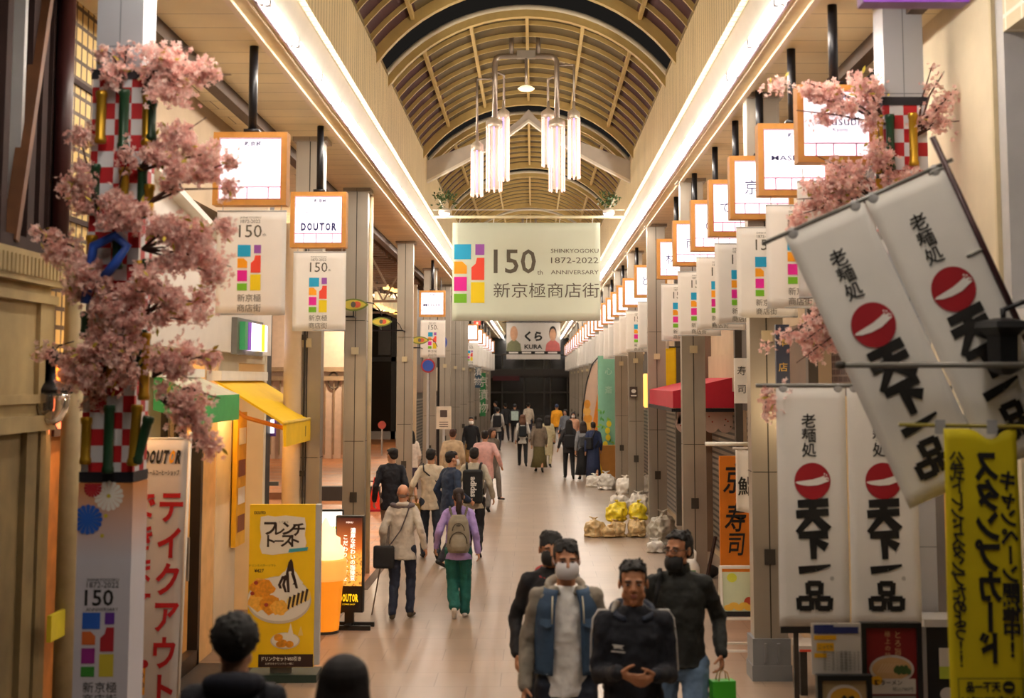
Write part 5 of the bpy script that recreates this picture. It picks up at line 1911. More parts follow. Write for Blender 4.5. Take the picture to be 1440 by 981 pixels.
def ramen_pair(loc, tilt, names, gap=.464, wid=NW, hgt=NH, zoff=0.0):
    for i, lab in enumerate(names):
        x = (i - .5) * gap
        t = thing('ramen_banner', lab, 'banner', loc)
        R = Matrix.Rotation(tilt, 4, 'Y')
        ph = i * 1.7 + loc[0]

        def fn(p, x=x, R=R, ph=ph):
            q = V((p.x + x, p.y + 0.010 * math.sin(p.z * 4.2 + p.x * 5 + ph) * min(1, -p.z), p.z))
            return R @ q
        ramen_flag(wid, hgt, fn, t)
        tb = MB()
        for px in (-.18, .18):
            q = R @ V((x + px, 0, .0))
            tb.ell((q.x, q.y, q.z), (.03, .008, .03), 8)
        tb.build('loop', lgrey, t)


# upright pair
y = 9.4
z = P(1138, 545, y).z
ramen_pair(((1187 - PU) / F * y, y, z), 0.0, ['upright ramen banner next to the near right column', 'upright ramen banner half covered by the tilted ones'])
t = thing('banner_rod', 'grey horizontal rod carrying the two upright ramen banners', 'rod', ((1187 - PU) / F * y, y, z + .015))
MB().tube((-.59, .006, 0), (.68, .006, 0), .014, n=8).build('rod', grey, t, True)
MB().tube((.68, 0.0, 0), (.68, 0, -.03), .02).build('end_cap', black, t)
# tilted pair
y = 7.4
TL = math.radians(-23.8)
pm = P(1215, 283, y)
ramen_pair((pm.x, y, pm.z), TL, ['left one of the two big tilted ramen banners', 'right one of the two big tilted ramen banners, cut by the frame'], gap=.463, wid=.455)
t = thing('banner_rod', 'grey rod along the top edge of the tilted ramen banners', 'rod', (pm.x, y, pm.z))
R = Matrix.Rotation(TL, 4, 'Y')
MB().tube(R @ V((-.58, .004, .012)), R @ V((.52, .004, .012)), .011, n=8).build('rod', grey, t, True)
a, b_ = P(1311, 192, y), P(1475, 545, y)
t = thing('banner_pole', 'long dark maroon pole leaning beside the tilted banners', 'pole', b_)
MB().tube(a - b_, (0, 0, 0), .017, n=8).build('pole', mat('maroon_pole', '3a1c1e', .4), t, True)
m = MB()
for f in (.12, .45):
    q = (a - b_) * (1 - f)
    m.tube(q, q + R @ V((-.10, 0, .0)), .008, n=6)
m.build('clip', grey, t)
# horizontal arm with the dark lantern at the right edge
y = 7.15
a = P(1182, 513, y)
t = thing('support_pole', 'grey horizontal arm reaching left across the tilted banners', 'arm', a)
MB().tube((0, 0, 0), (RWX - a.x, 0, 0), .015, n=8).build('arm', grey, t, True)
MB().ell((0, 0, 0), (.03, .022, .022), 8).build('end_cap', dsteel, t, True)
p = P(1412, 480, y + .1)
t = thing('wall_lantern', 'dark iron lantern at the right edge in front of the tilted banner', 'lamp', p)
m = MB()
m.lathe([(0.04, .12), (.14, .10), (.15, .07), (.09, .03), (.085, -.10), (.11, -.13), (.03, -.17)], (0, 0, 0), 6)
m.build('lamp_body', blackp, t)
m = MB()
m.tube((0, 0, .1), (0, 0, .17), .015)
m.path([(0, 0, .16), (.1, 0, .2), (RWX - p.x, 0, .18)], .014, 6)
m.build('bracket', black, t, True)

# ------------------------------------------------------------------ yellow stamp card flag, seen from its back
y = 7.1
a, b_ = P(1326, 602, y), P(1430, 602, y)
W = b_.x - a.x
H = 1.55
t = thing('stamp_card_flag', 'yellow flag with mirrored black lettering at the right edge', 'flag', ((a.x + b_.x) / 2, y, a.z))
sag = lambda p: V((p.x, p.y + .012 * math.sin(p.z * 4 + p.x * 7), p.z - .055 * math.exp(-((p.x - .05) / .06) ** 2) * max(0, 1 + p.z / .12) if p.z > -.12 else p.z))
c = MB()
c.grid(lambda q, s: (-W / 2 + q * W, 0, -s * H), 12, 28)
for i, f in enumerate(c.f):
    c.f[i] = f[::-1]
c.deform(sag)
o = c.build('cloth', mat('flag_yellow', 'd8c400', .7, var=.04), t, True)
mo = o.modifiers.new('thick', 'SOLIDIFY')
mo.thickness = .003
mo.offset = -1
l = MB()
yy = -.008
zz = lambda v: P(1376, v, y).z - a.z
xx = lambda u: (u - 1378) / F * y
l.vtext('スタンプカード', xx(1384), zz(632), .165, (zz(632) - zz(932)) / 7, yy, 0, .045, True, .78)
l.vtext('キャンペーン開催中!', xx(1413), zz(662), .10, (zz(662) - zz(925)) / 10, yy, 0, .04, True, .9)
l.vtext('公式トレンドスタンプためよう!!', xx(1343), zz(636), .084, (zz(636) - zz(937)) / 16, yy, 0, .025, True, .9)
x0, x1, z0, z1 = xx(1337), xx(1430) - .01, zz(1040), zz(953)
e = .004
for q in ((x0, x1, z1 - e, z1), (x0, x0 + e, z0, z1), (x1 - e, x1, z0, z1)):
    l.rect(q[0], q[1], q[2], q[3], yy, 0)
l.text('天下一品', xx(1372), zz(966), .05, yy, 0, .045, .17, True)
l.disc(xx(1407), zz(966), .03, None, yy, 0)
l.rect(xx(1402), xx(1412), zz(967), zz(965), yy - .001, 1)
l.text('公式アプリ', xx(1383), zz(986), .05, yy, 0, .04, .30, True)
l.deform(sag)
l.build('lettering', [ink, mat('flag_yellow', 'd8c400', .7)], t)
p = P(1265, 597, y)
t = thing('banner_rod', 'thin olive rod carrying the yellow stamp card flag', 'rod', p)
MB().tube((0, .01, 0), (RWX - p.x, .01, -.02), .010, n=8).build('rod', mat('olive_rod', '8a7d22', .4), t, True)
m = MB()
for u in (1322, 1395):
    q = P(u, 600, y) - p
    m.box((q.x, .0, q.z), (.05, .012, .07))
m.build('loop', lgrey, t)

# ------------------------------------------------------------------ poster boards by the ramen shop entrance
def poster(u0, u1, v0, v1, y, name, lab, build, frame=None):
    a, b_ = P(u0, v1, y), P(u1, v0, y)
    W, H = b_.x - a.x, b_.z - a.z
    t = thing(name, lab, 'poster', ((a.x + b_.x) / 2, y, a.z))
    if frame:
        m = MB()
        e = .03
        for q in ((-W / 2 - e, W / 2 + e, -e, 0), (-W / 2 - e, W / 2 + e, H, H + e), (-W / 2 - e, -W / 2, 0, H), (W / 2, W / 2 + e, 0, H)):
            m.bx(q[0], q[1], -.02, .04, q[2], q[3])
        m.bx(-W / 2, W / 2, .01, .04, 0, H)
        m.bx(-.03, .03, .04, .08, -a.z, H)
        m.bx(-.25, .25, -.1, .2, -a.z, -a.z + .04)
        m.build('frame', frame, t)
    else:
        MB().bx(-.02, .02, .02, .05, -a.z, H).build('post', dsteel, t)
    pm_ = MB()
    pm_.bx(-W / 2, W / 2, 0, .012, 0, H)
    l = MB()
    mats, panel = build(l, W, H)
    pm_.build('panel', panel, t)
    l.build('print', mats, t)
    return t


pw = mat('poster_white', 'c9c2ba', .5, var=.04)
pb_ = mat('poster_blue', '26306a', .5, var=0)
py_ = mat('poster_gold', 'e0a81a', .5, var=0)
pr_ = mat('poster_red', '7c1418', .5, var=.05)


def menu(l, W, H):
    l.rect(-W * .45, W * .45, H * .80, H * .93, -.004, 0)
    l.rect(-W * .45, -W * .05, H * .93, H * .97, -.004, 0)
    l.rect(-W * .45, W * .0, H * .68, H * .77, -.004, 1)
    l.rect(-W * .40, -W * .05, H * .46, H * .62, -.004, 1)
    l.rect(-W * .45, -W * .20, H * .33, H * .42, -.004, 1)
    for q in range(7):
        l.text('ラーメン定食セット', W * .1, H * (.10 + q * .055), None, -.004, 2, 0, W * .75)
    l.text('こってり', -W * .22, H * .54, None, -.006, 2, .02, W * .28)
    return [pb_, py_, inkgrey], pw


def ramen(l, W, H):
    l.vtext('とろ旨', W * .13, H * .97, H * .085, H * .09, -.004, 1)
    l.vtext('極上の味', -W * .07, H * .97, H * .065, H * .075, -.004, 1)
    for q in range(9):
        l.rect(-W * .42 + q * W * .045, -W * .415 + q * W * .045, H * .70, H * .93, -.003, 5)
    l.disc(0, H * .56, W * .44, H * .15, -.004, 0, 32)
    l.disc(0, H * .565, W * .39, H * .12, -.005, 2, 32)
    for q in range(7):
        l.flat([(-W * .3 + q * W * .05, H * .52), (-W * .28 + q * W * .05, H * .52), (-W * .16 + q * W * .06, H * .62), (-W * .18 + q * W * .06, H * .62)], -.0056, 6)
    for q in range(10):
        l.disc(W * (.08 + .028 * q), H * (.55 + .02 * math.sin(q * 2)), W * .05, H * .035, -.006 - q * .0002, 3, 9)
    l.disc(-W * .31, H * .44, W * .12, H * .05, -.009, 4, 20)
    l.rect(-W * .46, W * .46, H * .30, H * .46, -.0085, 0)
    l.text('鶏ラーメン', -W * .08, H * .42, None, -.0095, 7, .02, W * .55)
    l.text('税込780円', W * .2, H * .35, None, -.0095, 7, 0, W * .4)
    l.rect(-W * .46, W * .46, H * .18, H * .28, -.0085, 8)
    l.text('味玉トッピング', 0, H * .23, None, -.0095, 7, 0, W * .6)
    return [pw, mat('poster_cream', 'd8a878', .5, var=0), mat('soup_print', 'c9a070', .5, var=.1), mat('scallion_print', '3f5a2a', .5, var=.2), py_, mat('red_line_print', '9a2a26', .5, var=0), mat('noodle_print', 'd8b890', .5, var=0), ink, mat('poster_grey', '9a948c', .5, var=0)], pr_


def rice(l, W, H):
    l.disc(0, H * .62, W * .4, H * .3, -.004, 0, 28)
    l.disc(W * .02, H * .66, W * .34, H * .2, -.005, 1, 28)
    for q in range(8):
        l.disc(W * (-.05 + .045 * q), H * (.60 + .04 * math.sin(q * 1.7)), W * .06, H * .08, -.006 - q * .0003, 2, 9)
    return [pw, mat('egg_print', 'c8962a', .5, var=.1), mat('nori_print', '20261a', .5, var=.1)], mat('poster_tan', 'a58f6a', .5, var=.08)


poster(1142, 1210, 876, 948, 8.6, 'menu_poster', 'white laminated menu sheet with blue and gold bands below the upright banners', menu)
poster(1220, 1288, 882, 1015, 8.8, 'ramen_poster', 'dark red ramen bowl poster in a black stand below the upright banners', ramen, blackp)
poster(1157, 1218, 956, 1030, 8.5, 'food_poster', 'tan food poster in a black frame at the bottom below the white menu', rice, blackp)


def blackboard(l, W, H):
    l.text('とろ旨', 0, H * .15, None, -.004, 0, .03, W * .85)
    rr = random.Random(2)
    for q in range(14):
        x, z = rr.uniform(-.4, .3) * W, rr.uniform(.3, .95) * H
        l.rect(x, x + rr.uniform(.05, .2) * W, z, z + .012, -.004 - q * .0001, 0)
    l.disc(W * .1, H * .65, W * .25, H * .18, -.003, 1, 14)
    return [pw, mat('board_grey', '4a4648', .5, var=.3, scale=20)], blackp


poster(1098, 1140, 780, 890, 12.2, 'black_board', 'black poster board with white lettering right of the near column', blackboard)
t = thing('planter_bench', 'low dark bench with a red and white edge right of the near column', 'bench', (2.62, 13.0, 0))
MB().bx(-.28, .28, -.2, .2, .38, .43).build('top', mat('bench_white', 'b9b2ac', .4), t)
MB().bx(-.28, .28, -.205, -.2, .38, .40).build('edge', mat('edge_red', 'c8442a', .5), t)
for x in (-.24, .24):
    MB().bx(x - .03, x + .03, -.18, .18, 0, .38).build('leg', dsteel, t)
t = thing('display_cabinet', 'dark cabinet with small pictures behind the yellow flag', 'cabinet', (2.72, 9.75, 0))
MB().bx(-.10, .3, -.05, .2, 0, 1.12).build('body', blackp, t)
MB().bx(-.12, .32, -.08, .22, 1.12, 1.17).build('top', lgrey, t)
l = MB()
l.T = Matrix.Translation((0.06, -.05, 0))
l.rect(-.08, .0, .78, .98, -.005, 0)
l.rect(-.08, .0, .78, .86, -.007, 1)
l.disc(-.03, .68, .05, .045, -.005, 0)
l.build('picture', [pw, mat('lime_print', 'a8b83a', .5)], t)

# ------------------------------------------------------------------ sushi shop: orange board, cloth, rod, A-frame
y = 17.2
a, b_ = P(1014, 838, y), P(1060, 641, y)
t = thing('sushi_board', 'tall orange board with brush lettering for sushi behind the near right column', 'sign', ((a.x + b_.x) / 2, y, 0))
W, z0, z1 = b_.x - a.x, 0.02, b_.z
MB().bx(-W / 2, W / 2, 0, .06, z0, z1).build('panel', mat('sushi_orange', 'd97a10', .6, var=.08), t)
l = MB()
for i, (ch, v, s) in enumerate((('京', 672, .36), ('寿', 727, .34), ('司', 765, .26))):
    l.text(ch, -.02, P(1036, v, y).z, s, -.006, 0, .012, s * .72, slant=.12)
l.build('lettering', ink, t)
m = MB()
m.beam((-W / 2 - .05, .05, .9), (-W / 2 - .22, .25, 0), .03, .03)
m.beam((W / 2 - .05, .07, 1.2), (W / 2 - .05, .5, 0), .03, .03)
m.build('prop', wood_d, t)
y = 15.4
p = P(1046, 630, y)
t = thing('shop_curtain', 'white shop curtain with brush lettering hanging before the orange sushi board', 'curtain', p)
c = MB()
c.grid(lambda q, s: (-.09 + q * .28, .012 * math.sin(q * 9), -s * .66 - .05 * q), 8, 8)
o = c.build('cloth', cloth, t, True)
o.modifiers.new('thick', 'SOLIDIFY').thickness = .004
l = MB()
l.text('鮨', .03, -.40, .2, -.018, 0, .01)
l.build('lettering', ink, t)
MB().tube((-.12, 0, 0.0), (2.95 - p.x, 0, 0), .012).build('rod', white, t)
p = P(1023, 624, 14.9)
t = thing('white_rod', 'white horizontal rod sticking out left of the near right column', 'rod', p)
MB().tube((-.23, 0, 0), (.3, 0, 0), .022, n=10).build('rod', white, t, True)
MB().tube((.3, 0, 0), (.8, 0, 0), .015).build('bracket', grey, t)
y = 14.35
p = G(1038, 928)
t = thing('a_frame_sign', 'white A-frame sign with a food poster left of the near right column', 'sign', (p.x + .02, y, 0))
m = MB()
zt = P(1036, 800, y).z
for yy, r in ((0, 0), (.42, 1)):
    for x in (-.17, .17):
        m.beam((x, yy, 0), (x, .2 if r else .15, zt), .022, .022)
    m.beam((-.17, yy, .10), (.17, yy, .10), .022, .022)
m.beam((-.18, .16, zt), (.18, .16, zt), .03, .03)
m.beam((-.17, .07, .40), (.17, .07, .40), .022, .022)
m.build('frame', white, t)
l = MB()
l.T = Matrix.Translation((0, .075, .42)) @ Matrix.Rotation(-math.atan(.15 / zt), 4, 'X')
H = zt - .46
l.bx(-.155, .155, 0, .01, 0, H, 0)
l.disc(-.06, H * .87, .05, .045, -.003, 1)
l.rect(-.155, .155, 0, .05, -.003, 2)
l.disc(.10, H * .3, .05, .06, -.003, 3)
for q in range(5):
    l.disc(-.10 + q * .05, H * (.2 + .05 * (q % 2)), .05, .03, -.003 - q * .0002, 4)
l.build('poster', [mat('pale_green_poster', 'c8cfae', .5, var=.05), mat('lime_badge', 'c8cc3a', .5), ink, mat('tomato_print', 'b8442a', .5), mat('mango_print', 'e0b040', .5)], t)
t = thing('bag_pile', 'dark bag lying on the ground by the sushi board', 'bag', G(990, 812))
t.location.x += .05
o = MB().ell((0, 0, .09), (.17, .12, .10), 12).build('bag', blackp, t, True)

# ------------------------------------------------------------------ red awning with scalloped curtain
t = thing('awning', 'red box awning projecting over the right hand shops', 'awning', (2.0, 20.5, 0))
m = MB()
D, Wd = 4.1, .88
z0, z1, zw = 2.36, 2.60, 2.80
vs = [(0, 0, z0), (Wd, 0, z0), (Wd, D, z0), (0, D, z0), (0, 0, z1), (0, D, z1), (Wd, 0, zw), (Wd, D, zw), (Wd, 0, z1)]
m.add(vs, [(0, 3, 5, 4), (0, 4, 8, 1), (4, 6, 8), (4, 5, 7, 6), (3, 2, 7, 5), (1, 8, 6, 7, 2)])
m.add([(0, 0, z0), (Wd, 0, z0), (Wd, D, z0), (0, D, z0)], [(0, 1, 2, 3)])
m.build('canopy', redcl, t)
fr = MB()
for q in ((0, 0, Wd, 0), (0, 0, 0, D), (0, D, Wd, D)):
    fr.beam((q[0], q[1], z0 - .03), (q[2], q[3], z0 - .03), .04, .05)
fr.build('frame', black, t)
t = thing('scalloped_valance', 'pale scalloped curtain with dots hanging under the red awning', 'curtain', (2.08, 20.7, 2.33))
m = MB()
for q in range(4):
    x = .09 + q * .20
    m.prism([(x + .115 * math.cos(a), -.20 + .13 * math.sin(a)) for a in [2 * PI * k / 20 for k in range(20)]], .004 * q, .004 * q + .006)
m.bx(0, .80, 0, .02, -.2, 0)
m.build('cloth', mat('pale_pink_cloth', 'cbb0a4', .7, var=.05), t)
l = MB()
rr = random.Random(8)
for q in range(22):
    l.disc(rr.uniform(.03, .77), rr.uniform(-.30, -.02), .012, None, -.003, q % 2, 8)
l.build('dot', [mat('dot_red', 'a8443c', .7), inkgrey], t)
# yellow flag, round paper lamp, dark bracket boxes
p = P(942, 525, 27)
t = thing('shop_flag', 'narrow yellow flag between two right columns above the red awning', 'flag', p)
c = MB()
c.grid(lambda q, s: (-.1 + q * .22, .01 * math.sin(s * 7), -.65 + s * 1.15), 6, 10)
o = c.build('cloth', yellow, t, True)
o.modifiers.new('thick', 'SOLIDIFY').thickness = .004
MB().tube((-.15, 0, .5), (.7, 0, .5), .012).build('rod', black, t)
p = P(904, 548, 31)
t = thing('paper_lamp', 'glowing orange paper lamp on a right hand shop front', 'lamp', (2.45, 31, p.z))
MB().lathe([(.05, .35), (.12, .25), (.14, 0), (.10, -.3), (.04, -.38)], (0, 0, 0), 14).build('lamp_shade', mat('paper_lamp_glow', 'ffb45a', .5, emit=1.3, var=0, eh='ffae55'), t, True)
MB().tube((0, 0, .33), (.5, 0, .45), .015).build('bracket', black, t)
# hanging white shopping bag on the second right column
p = P(972, 795, 19.1)
t = thing('shopping_bag', 'white plastic shopping bag hanging on the second right column', 'bag', p)
c = MB()
c.ell((0, 0, -.06), (.12, .07, .15), 14)
for x in (-.05, .05):
    c.path([(x, 0, .05), (x * 1.2, 0, .17), (x * .5, .02, .21)], .02, 8)
o = remesh(c.build('bag', mat('white_plastic', 'e4ded6', .35, var=.05), t), .012, 3)
l = MB()
l.rect(-.06, .05, -.09, -.05, -.072)
l.rect(-.05, .04, -.13, -.105, -.072)
l.build('print', mat('green_print', '5a8a5a', .5), t)
MB().tube((0.0, .02, .20), (0, .16, .22), .008).build('hook', dsteel, t)

# ------------------------------------------------------------------ teal lemon panel, croissant flag, trash bags
y = 40.55
a, b_ = P(843, 672, y), P(866, 500, y)
t = thing('lemon_panel', 'teal panel painted with lemons and leaves on the right side', 'panel', ((a.x + b_.x) / 2, y, 0))
W, H = b_.x - a.x + .05, b_.z
MB().bx(-W / 2, W / 2, 0, .25, 0, H).build('panel', mat('teal_panel', '7fb89c', .6, var=.05), t)
l = MB()
rr = random.Random(12)
for q in range(34):
    x, z = rr.uniform(-W / 2 + .05, W / 2 - .05), rr.uniform(.15, H * .56)
    a_ = rr.uniform(0, PI)
    ln = .14
    l.flat([(x, z), (x + ln * .5 * math.cos(a_) - .03 * math.sin(a_), z + ln * .5 * math.sin(a_) + .03 * math.cos(a_)), (x + ln * math.cos(a_), z + ln * math.sin(a_)), (x + ln * .5 * math.cos(a_) + .03 * math.sin(a_), z + ln * .5 * math.sin(a_) - .03 * math.cos(a_))], -.004 - q * .0002, q % 2)
for q in range(8):
    l.disc(rr.uniform(-.13, .13), .2 + q * (H * .5 - .2) / 8, .07, .09, -.014 - q * .0002, 2, 16)
l.vtext('心斎', .03, H * .95, .22, .24 * 2.2, -.006, 3)
l.build('print', [mat('leaf_print', '4f9a3c', .6, var=0), mat('leaf_light', '8cc04a', .6, var=0), mat('lemon_print', 'ecd52a', .6, var=0), mat('pale_print', 'b9d8c4', .6, var=0)], t)
y = 42.3
a, b_ = P(819, 655, y), P(842, 505, y)
t = thing('croissant_flag', 'curved feather flag showing a croissant beside the teal panel', 'flag', ((a.x + b_.x) / 2, y, 0))
W, z0, z1 = b_.x - a.x, a.z, b_.z
pts = [(-W * .42, z0), (W * .25, z0), (W * .42, z0 + .8), (W * .5, z1 - .8), (W * .48, z1), (W * .05, z1 - .25), (-W * .28, z1 - .9), (-W * .48, z1 - 1.6)]
MB().prism(pts, 0, .01).build('cloth', mat('pale_pink_flag', 'd8b8a0', .7, var=.1, scale=2), t)
l = MB()
cx = 0
for q in range(7):
    z = z0 + .55 + q * .21
    l.disc(-.06 + .05 * math.sin(q * .9), z, .15 - .018 * abs(q - 3), .13, -.004 - q * .0006, q % 2, 16)
l.flat([(a * .94, z0 + (b - z0) * .96) for a, b in pts[:4]] + [(0, z0 + .9)], -.003, 2)
l.disc(.0, z0 + .45, .10, .10, -.012, 3)
l.build('print', [mat('croissant_a', 'e59a30', .6, var=.1), mat('croissant_b', 'f0b858', .6, var=.1), mat('orange_flag_print', 'e8882a', .6, var=.1), mat('berry_red', 'c8302a', .6, var=0)], t)
MB().path([(-W * .45, -.02, 0), (-W * .5, -.02, z0 + 1.0), (-W * .48, -.02, z1 - 1.5), (-W * .25, -.02, z1 - .7), (W * .1, -.02, z1 - .15), (W * .45, -.02, z1 + .05)], .018, 6).build('pole', black, t, True)
MB().bx(-W * .8, 0, -.2, .2, 0, .05).build('base', blackp, t)

bagw = mat('white_bag', 'd8d2c8', .3, var=.12, scale=9, bump=.4)
bagg = mat('translucent_grey_bag', 'a8a294', .3, var=.25, scale=9, bump=.4)
bagy = mat('bag_of_yellow_waste', 'e6cf2e', .35, var=.28, scale=14, bump=.4)
bagt = mat('bag_of_tan_waste', 'c4a878', .35, var=.35, scale=13, bump=.4)


WRK = bpy.data.textures.new('bag_wrinkles', 'VORONOI')
WRK.noise_scale = .11
WRK.distance_metric = 'DISTANCE'


def trash(u, v, y, r, h, m, lab, lift=0.0, seed=0):
    p = P(u, v, y)
    x = p.x
    rr = random.Random(seed)
    t = thing('trash_bag', lab, 'bag', (x, y, lift), rr.uniform(0, 6), 'full trash bags by the right columns')
    c = MB()
    c.ell((0, 0, h * .42), (r * .92, r * .8, h * .44), 14)
    for q in range(14):
        a, e = rr.uniform(0, 6.28), rr.uniform(-.2, .9)
        c.ell((r * .66 * math.cos(a) * math.cos(e), r * .62 * math.sin(a) * math.cos(e), h * .42 + h * .30 * math.sin(e)), (r * rr.uniform(.28, .42),) * 2 + (h * .22,), 8)
    c.ell((0, 0, h * .1), (r * .95, r * .9, h * .12), 12)
    o = remesh(c.build('bag', m, t), .020, 1)
    dm = o.modifiers.new('wrinkle', 'DISPLACE')
    dm.texture = WRK
    dm.strength = .085 * (r / .2)
    dm.mid_level = .5
    dm.texture_coords = 'GLOBAL'
    k = MB()
    k.cap((0, 0, h * .80), r * .26, (0, 0, h * .95), r * .10, 8)
    for q in range(3):
        a = rr.uniform(0, 6.28)
        k.cap((0, 0, h * .94), .02, (.09 * math.cos(a), .09 * math.sin(a), h * 1.02), .014, 6)
    remesh(k.build('knot', m, t), .014, 2)
    return t


trash(836, 740, 25.6, .20, .34, bagt, 'flat clear trash bag at the left end of the yellow pile', 0, 1)
trash(855, 742, 25.5, .16, .22, bagt, 'small low trash bag second from the left in the yellow pile', 0, 2)
trash(867, 742, 25.6, .20, .30, bagt, 'tan trash bag under the left yellow one', 0, 3)
trash(896, 742, 25.6, .21, .34, bagt, 'tan trash bag under the right yellow one', 0, 4)
trash(868, 722, 25.8, .21, .36, bagy, 'bright yellow trash bag on the left top of the pile', .26, 5)
trash(897, 722, 25.8, .18, .34, bagy, 'bright yellow trash bag on the right top of the pile', .28, 6)
trash(932, 742, 23.9, .26, .62, bagg, 'large grey translucent trash bag beside the column', 0, 7)
trash(922, 748, 23.3, .17, .22, bagw, 'white trash bag at the foot of the grey translucent one', 0, 8)
trash(948, 748, 23.6, .12, .20, bagg, 'small grey trash bag right of the large translucent one', 0, 9)
trash(872, 712, 30.0, .24, .44, bagw, 'white trash bag on the ground behind the yellow ones', 0, 10)
trash(880, 690, 30.6, .22, .38, bagw, 'white trash bag heaped at the left of the rear pile', .36, 11)
trash(898, 705, 30.0, .24, .46, bagw, 'white trash bag low at the right of the rear pile', 0, 12)
trash(903, 690, 30.4, .22, .40, bagw, 'white trash bag heaped at the right of the rear pile', .40, 13)
trash(836, 677, 37.5, .24, .34, bagw, 'white trash bag left of the far pair by the teal panel', 0, 14)
trash(852, 672, 36.5, .25, .46, bagw, 'white trash bag right of the far pair by the teal panel', 0, 15)
t = thing('broom', 'wooden broom leaning behind the grey translucent trash bag', 'broom', (2.55, 24.6, 0))
MB().tube((0, 0, .1), (.12, .1, 1.25), .015).build('handle', mat('broom_wood', 'b59468', .6), t)
MB().prism([(-.12, 0), (.12, 0), (.05, .18), (-.05, .18)], -.02, .02).build('brush', wood_m, t)
p = G(838, 668)
t = thing('cardboard_box', 'yellow and brown cardboard box in front of the teal lemon panel', 'box', (2.02, 40.0, 0))
MB().bx(-.32, .34, 0, .4, 0, .95).build('body', mat('cardboard', 'b0762e', .7, var=.08), t)
MB().prism([(-.32, 0), (-.02, 0), (-.2, .6), (-.30, .62)], -.012, 0).build('panel', mat('yellow_card', 'e8b81e', .6), t)
# small notices on the far right columns
for (u, v, y, x, lab) in ((891, 551, 30.1, 2.16, 'small dark notice on the fourth right column'),):
    t = thing('notice', lab, 'notice', P(u, v, y))
    MB().bx(-.08, .08, -.02, .04, -.11, .11).build('panel', mat('notice_dark', '4a3a34', .6), t)
    l = MB()
    l.disc(0, .02, .05, .04, -.024)
    l.rect(-.06, .06, -.09, -.06, -.024)
    l.build('print', white, t)

# ------------------------------------------------------------------ people
def ik(a, b, l1, l2, pole):
    d = b - a
    L = d.length
    if L > l1 + l2 - .004:
        b = a + d * ((l1 + l2 - .004) / L)
        d = b - a
        L = d.length
    x = (l1 * l1 - l2 * l2 + L * L) / (2 * L)
    h = math.sqrt(max(l1 * l1 - x * x, 0))
    dn = d / L
    p = V(pole)
    p = (p - dn * p.dot(dn)).normalized()
    return a + dn * x + p * h, b


FOLD = bpy.data.textures.new('cloth_folds', 'CLOUDS')
FOLD.noise_scale = .10
FOLD.noise_depth = 2
skins = {}


def skin(c):
    return mat('skin_' + c, c, .5, var=.06, scale=14)


def cl(c, k='cloth', bump=.25):
    return mat('%s_%s' % (k, c), c, .8, var=.13, scale=16, bump=bump)


def hand(mb, w, f, n, th, s=1.0, curl=.5, nf=5):
    """palm, four fingers, thumb: f finger direction, n palm normal, th thumb side"""
    f, n = V(f).normalized(), V(n).normalized()
    th = V(th)
    th = (th - f * th.dot(f)).normalized()
    n = f.cross(th) if f.cross(th).dot(n) > 0 else -f.cross(th)
    mb.cap(w - f * .01, .026, w + f * .075, .034, 10, 0, th, .5)
    for i, L in enumerate((.070, .078, .073, .058)):
        b = w + f * .078 + th * (.030 - .020 * i)
        d = f.copy()
        p = b
        for k, fr in enumerate((.45, .32, .23)):
            a = curl * (.55, .85, .6)[k]
            d = (d * math.cos(a) + n * math.sin(a)).normalized()
            q = p + d * L * fr * 1.05
            mb.cap(p, .0092 - .0012 * k, q, .0086 - .0012 * k, 8)
            p = q
    b = w + f * .022 + th * .026
    d = (f * .65 + th * .6 + n * .35 * (1 + curl)).normalized()
    q = b + d * .042
    mb.cap(b, .0125, q, .0105, 8)
    d = (d * .75 + f * .35 + n * .3 * curl).normalized()
    mb.cap(q, .0105, q + d * .030, .0085, 8)


NOSHOW = None


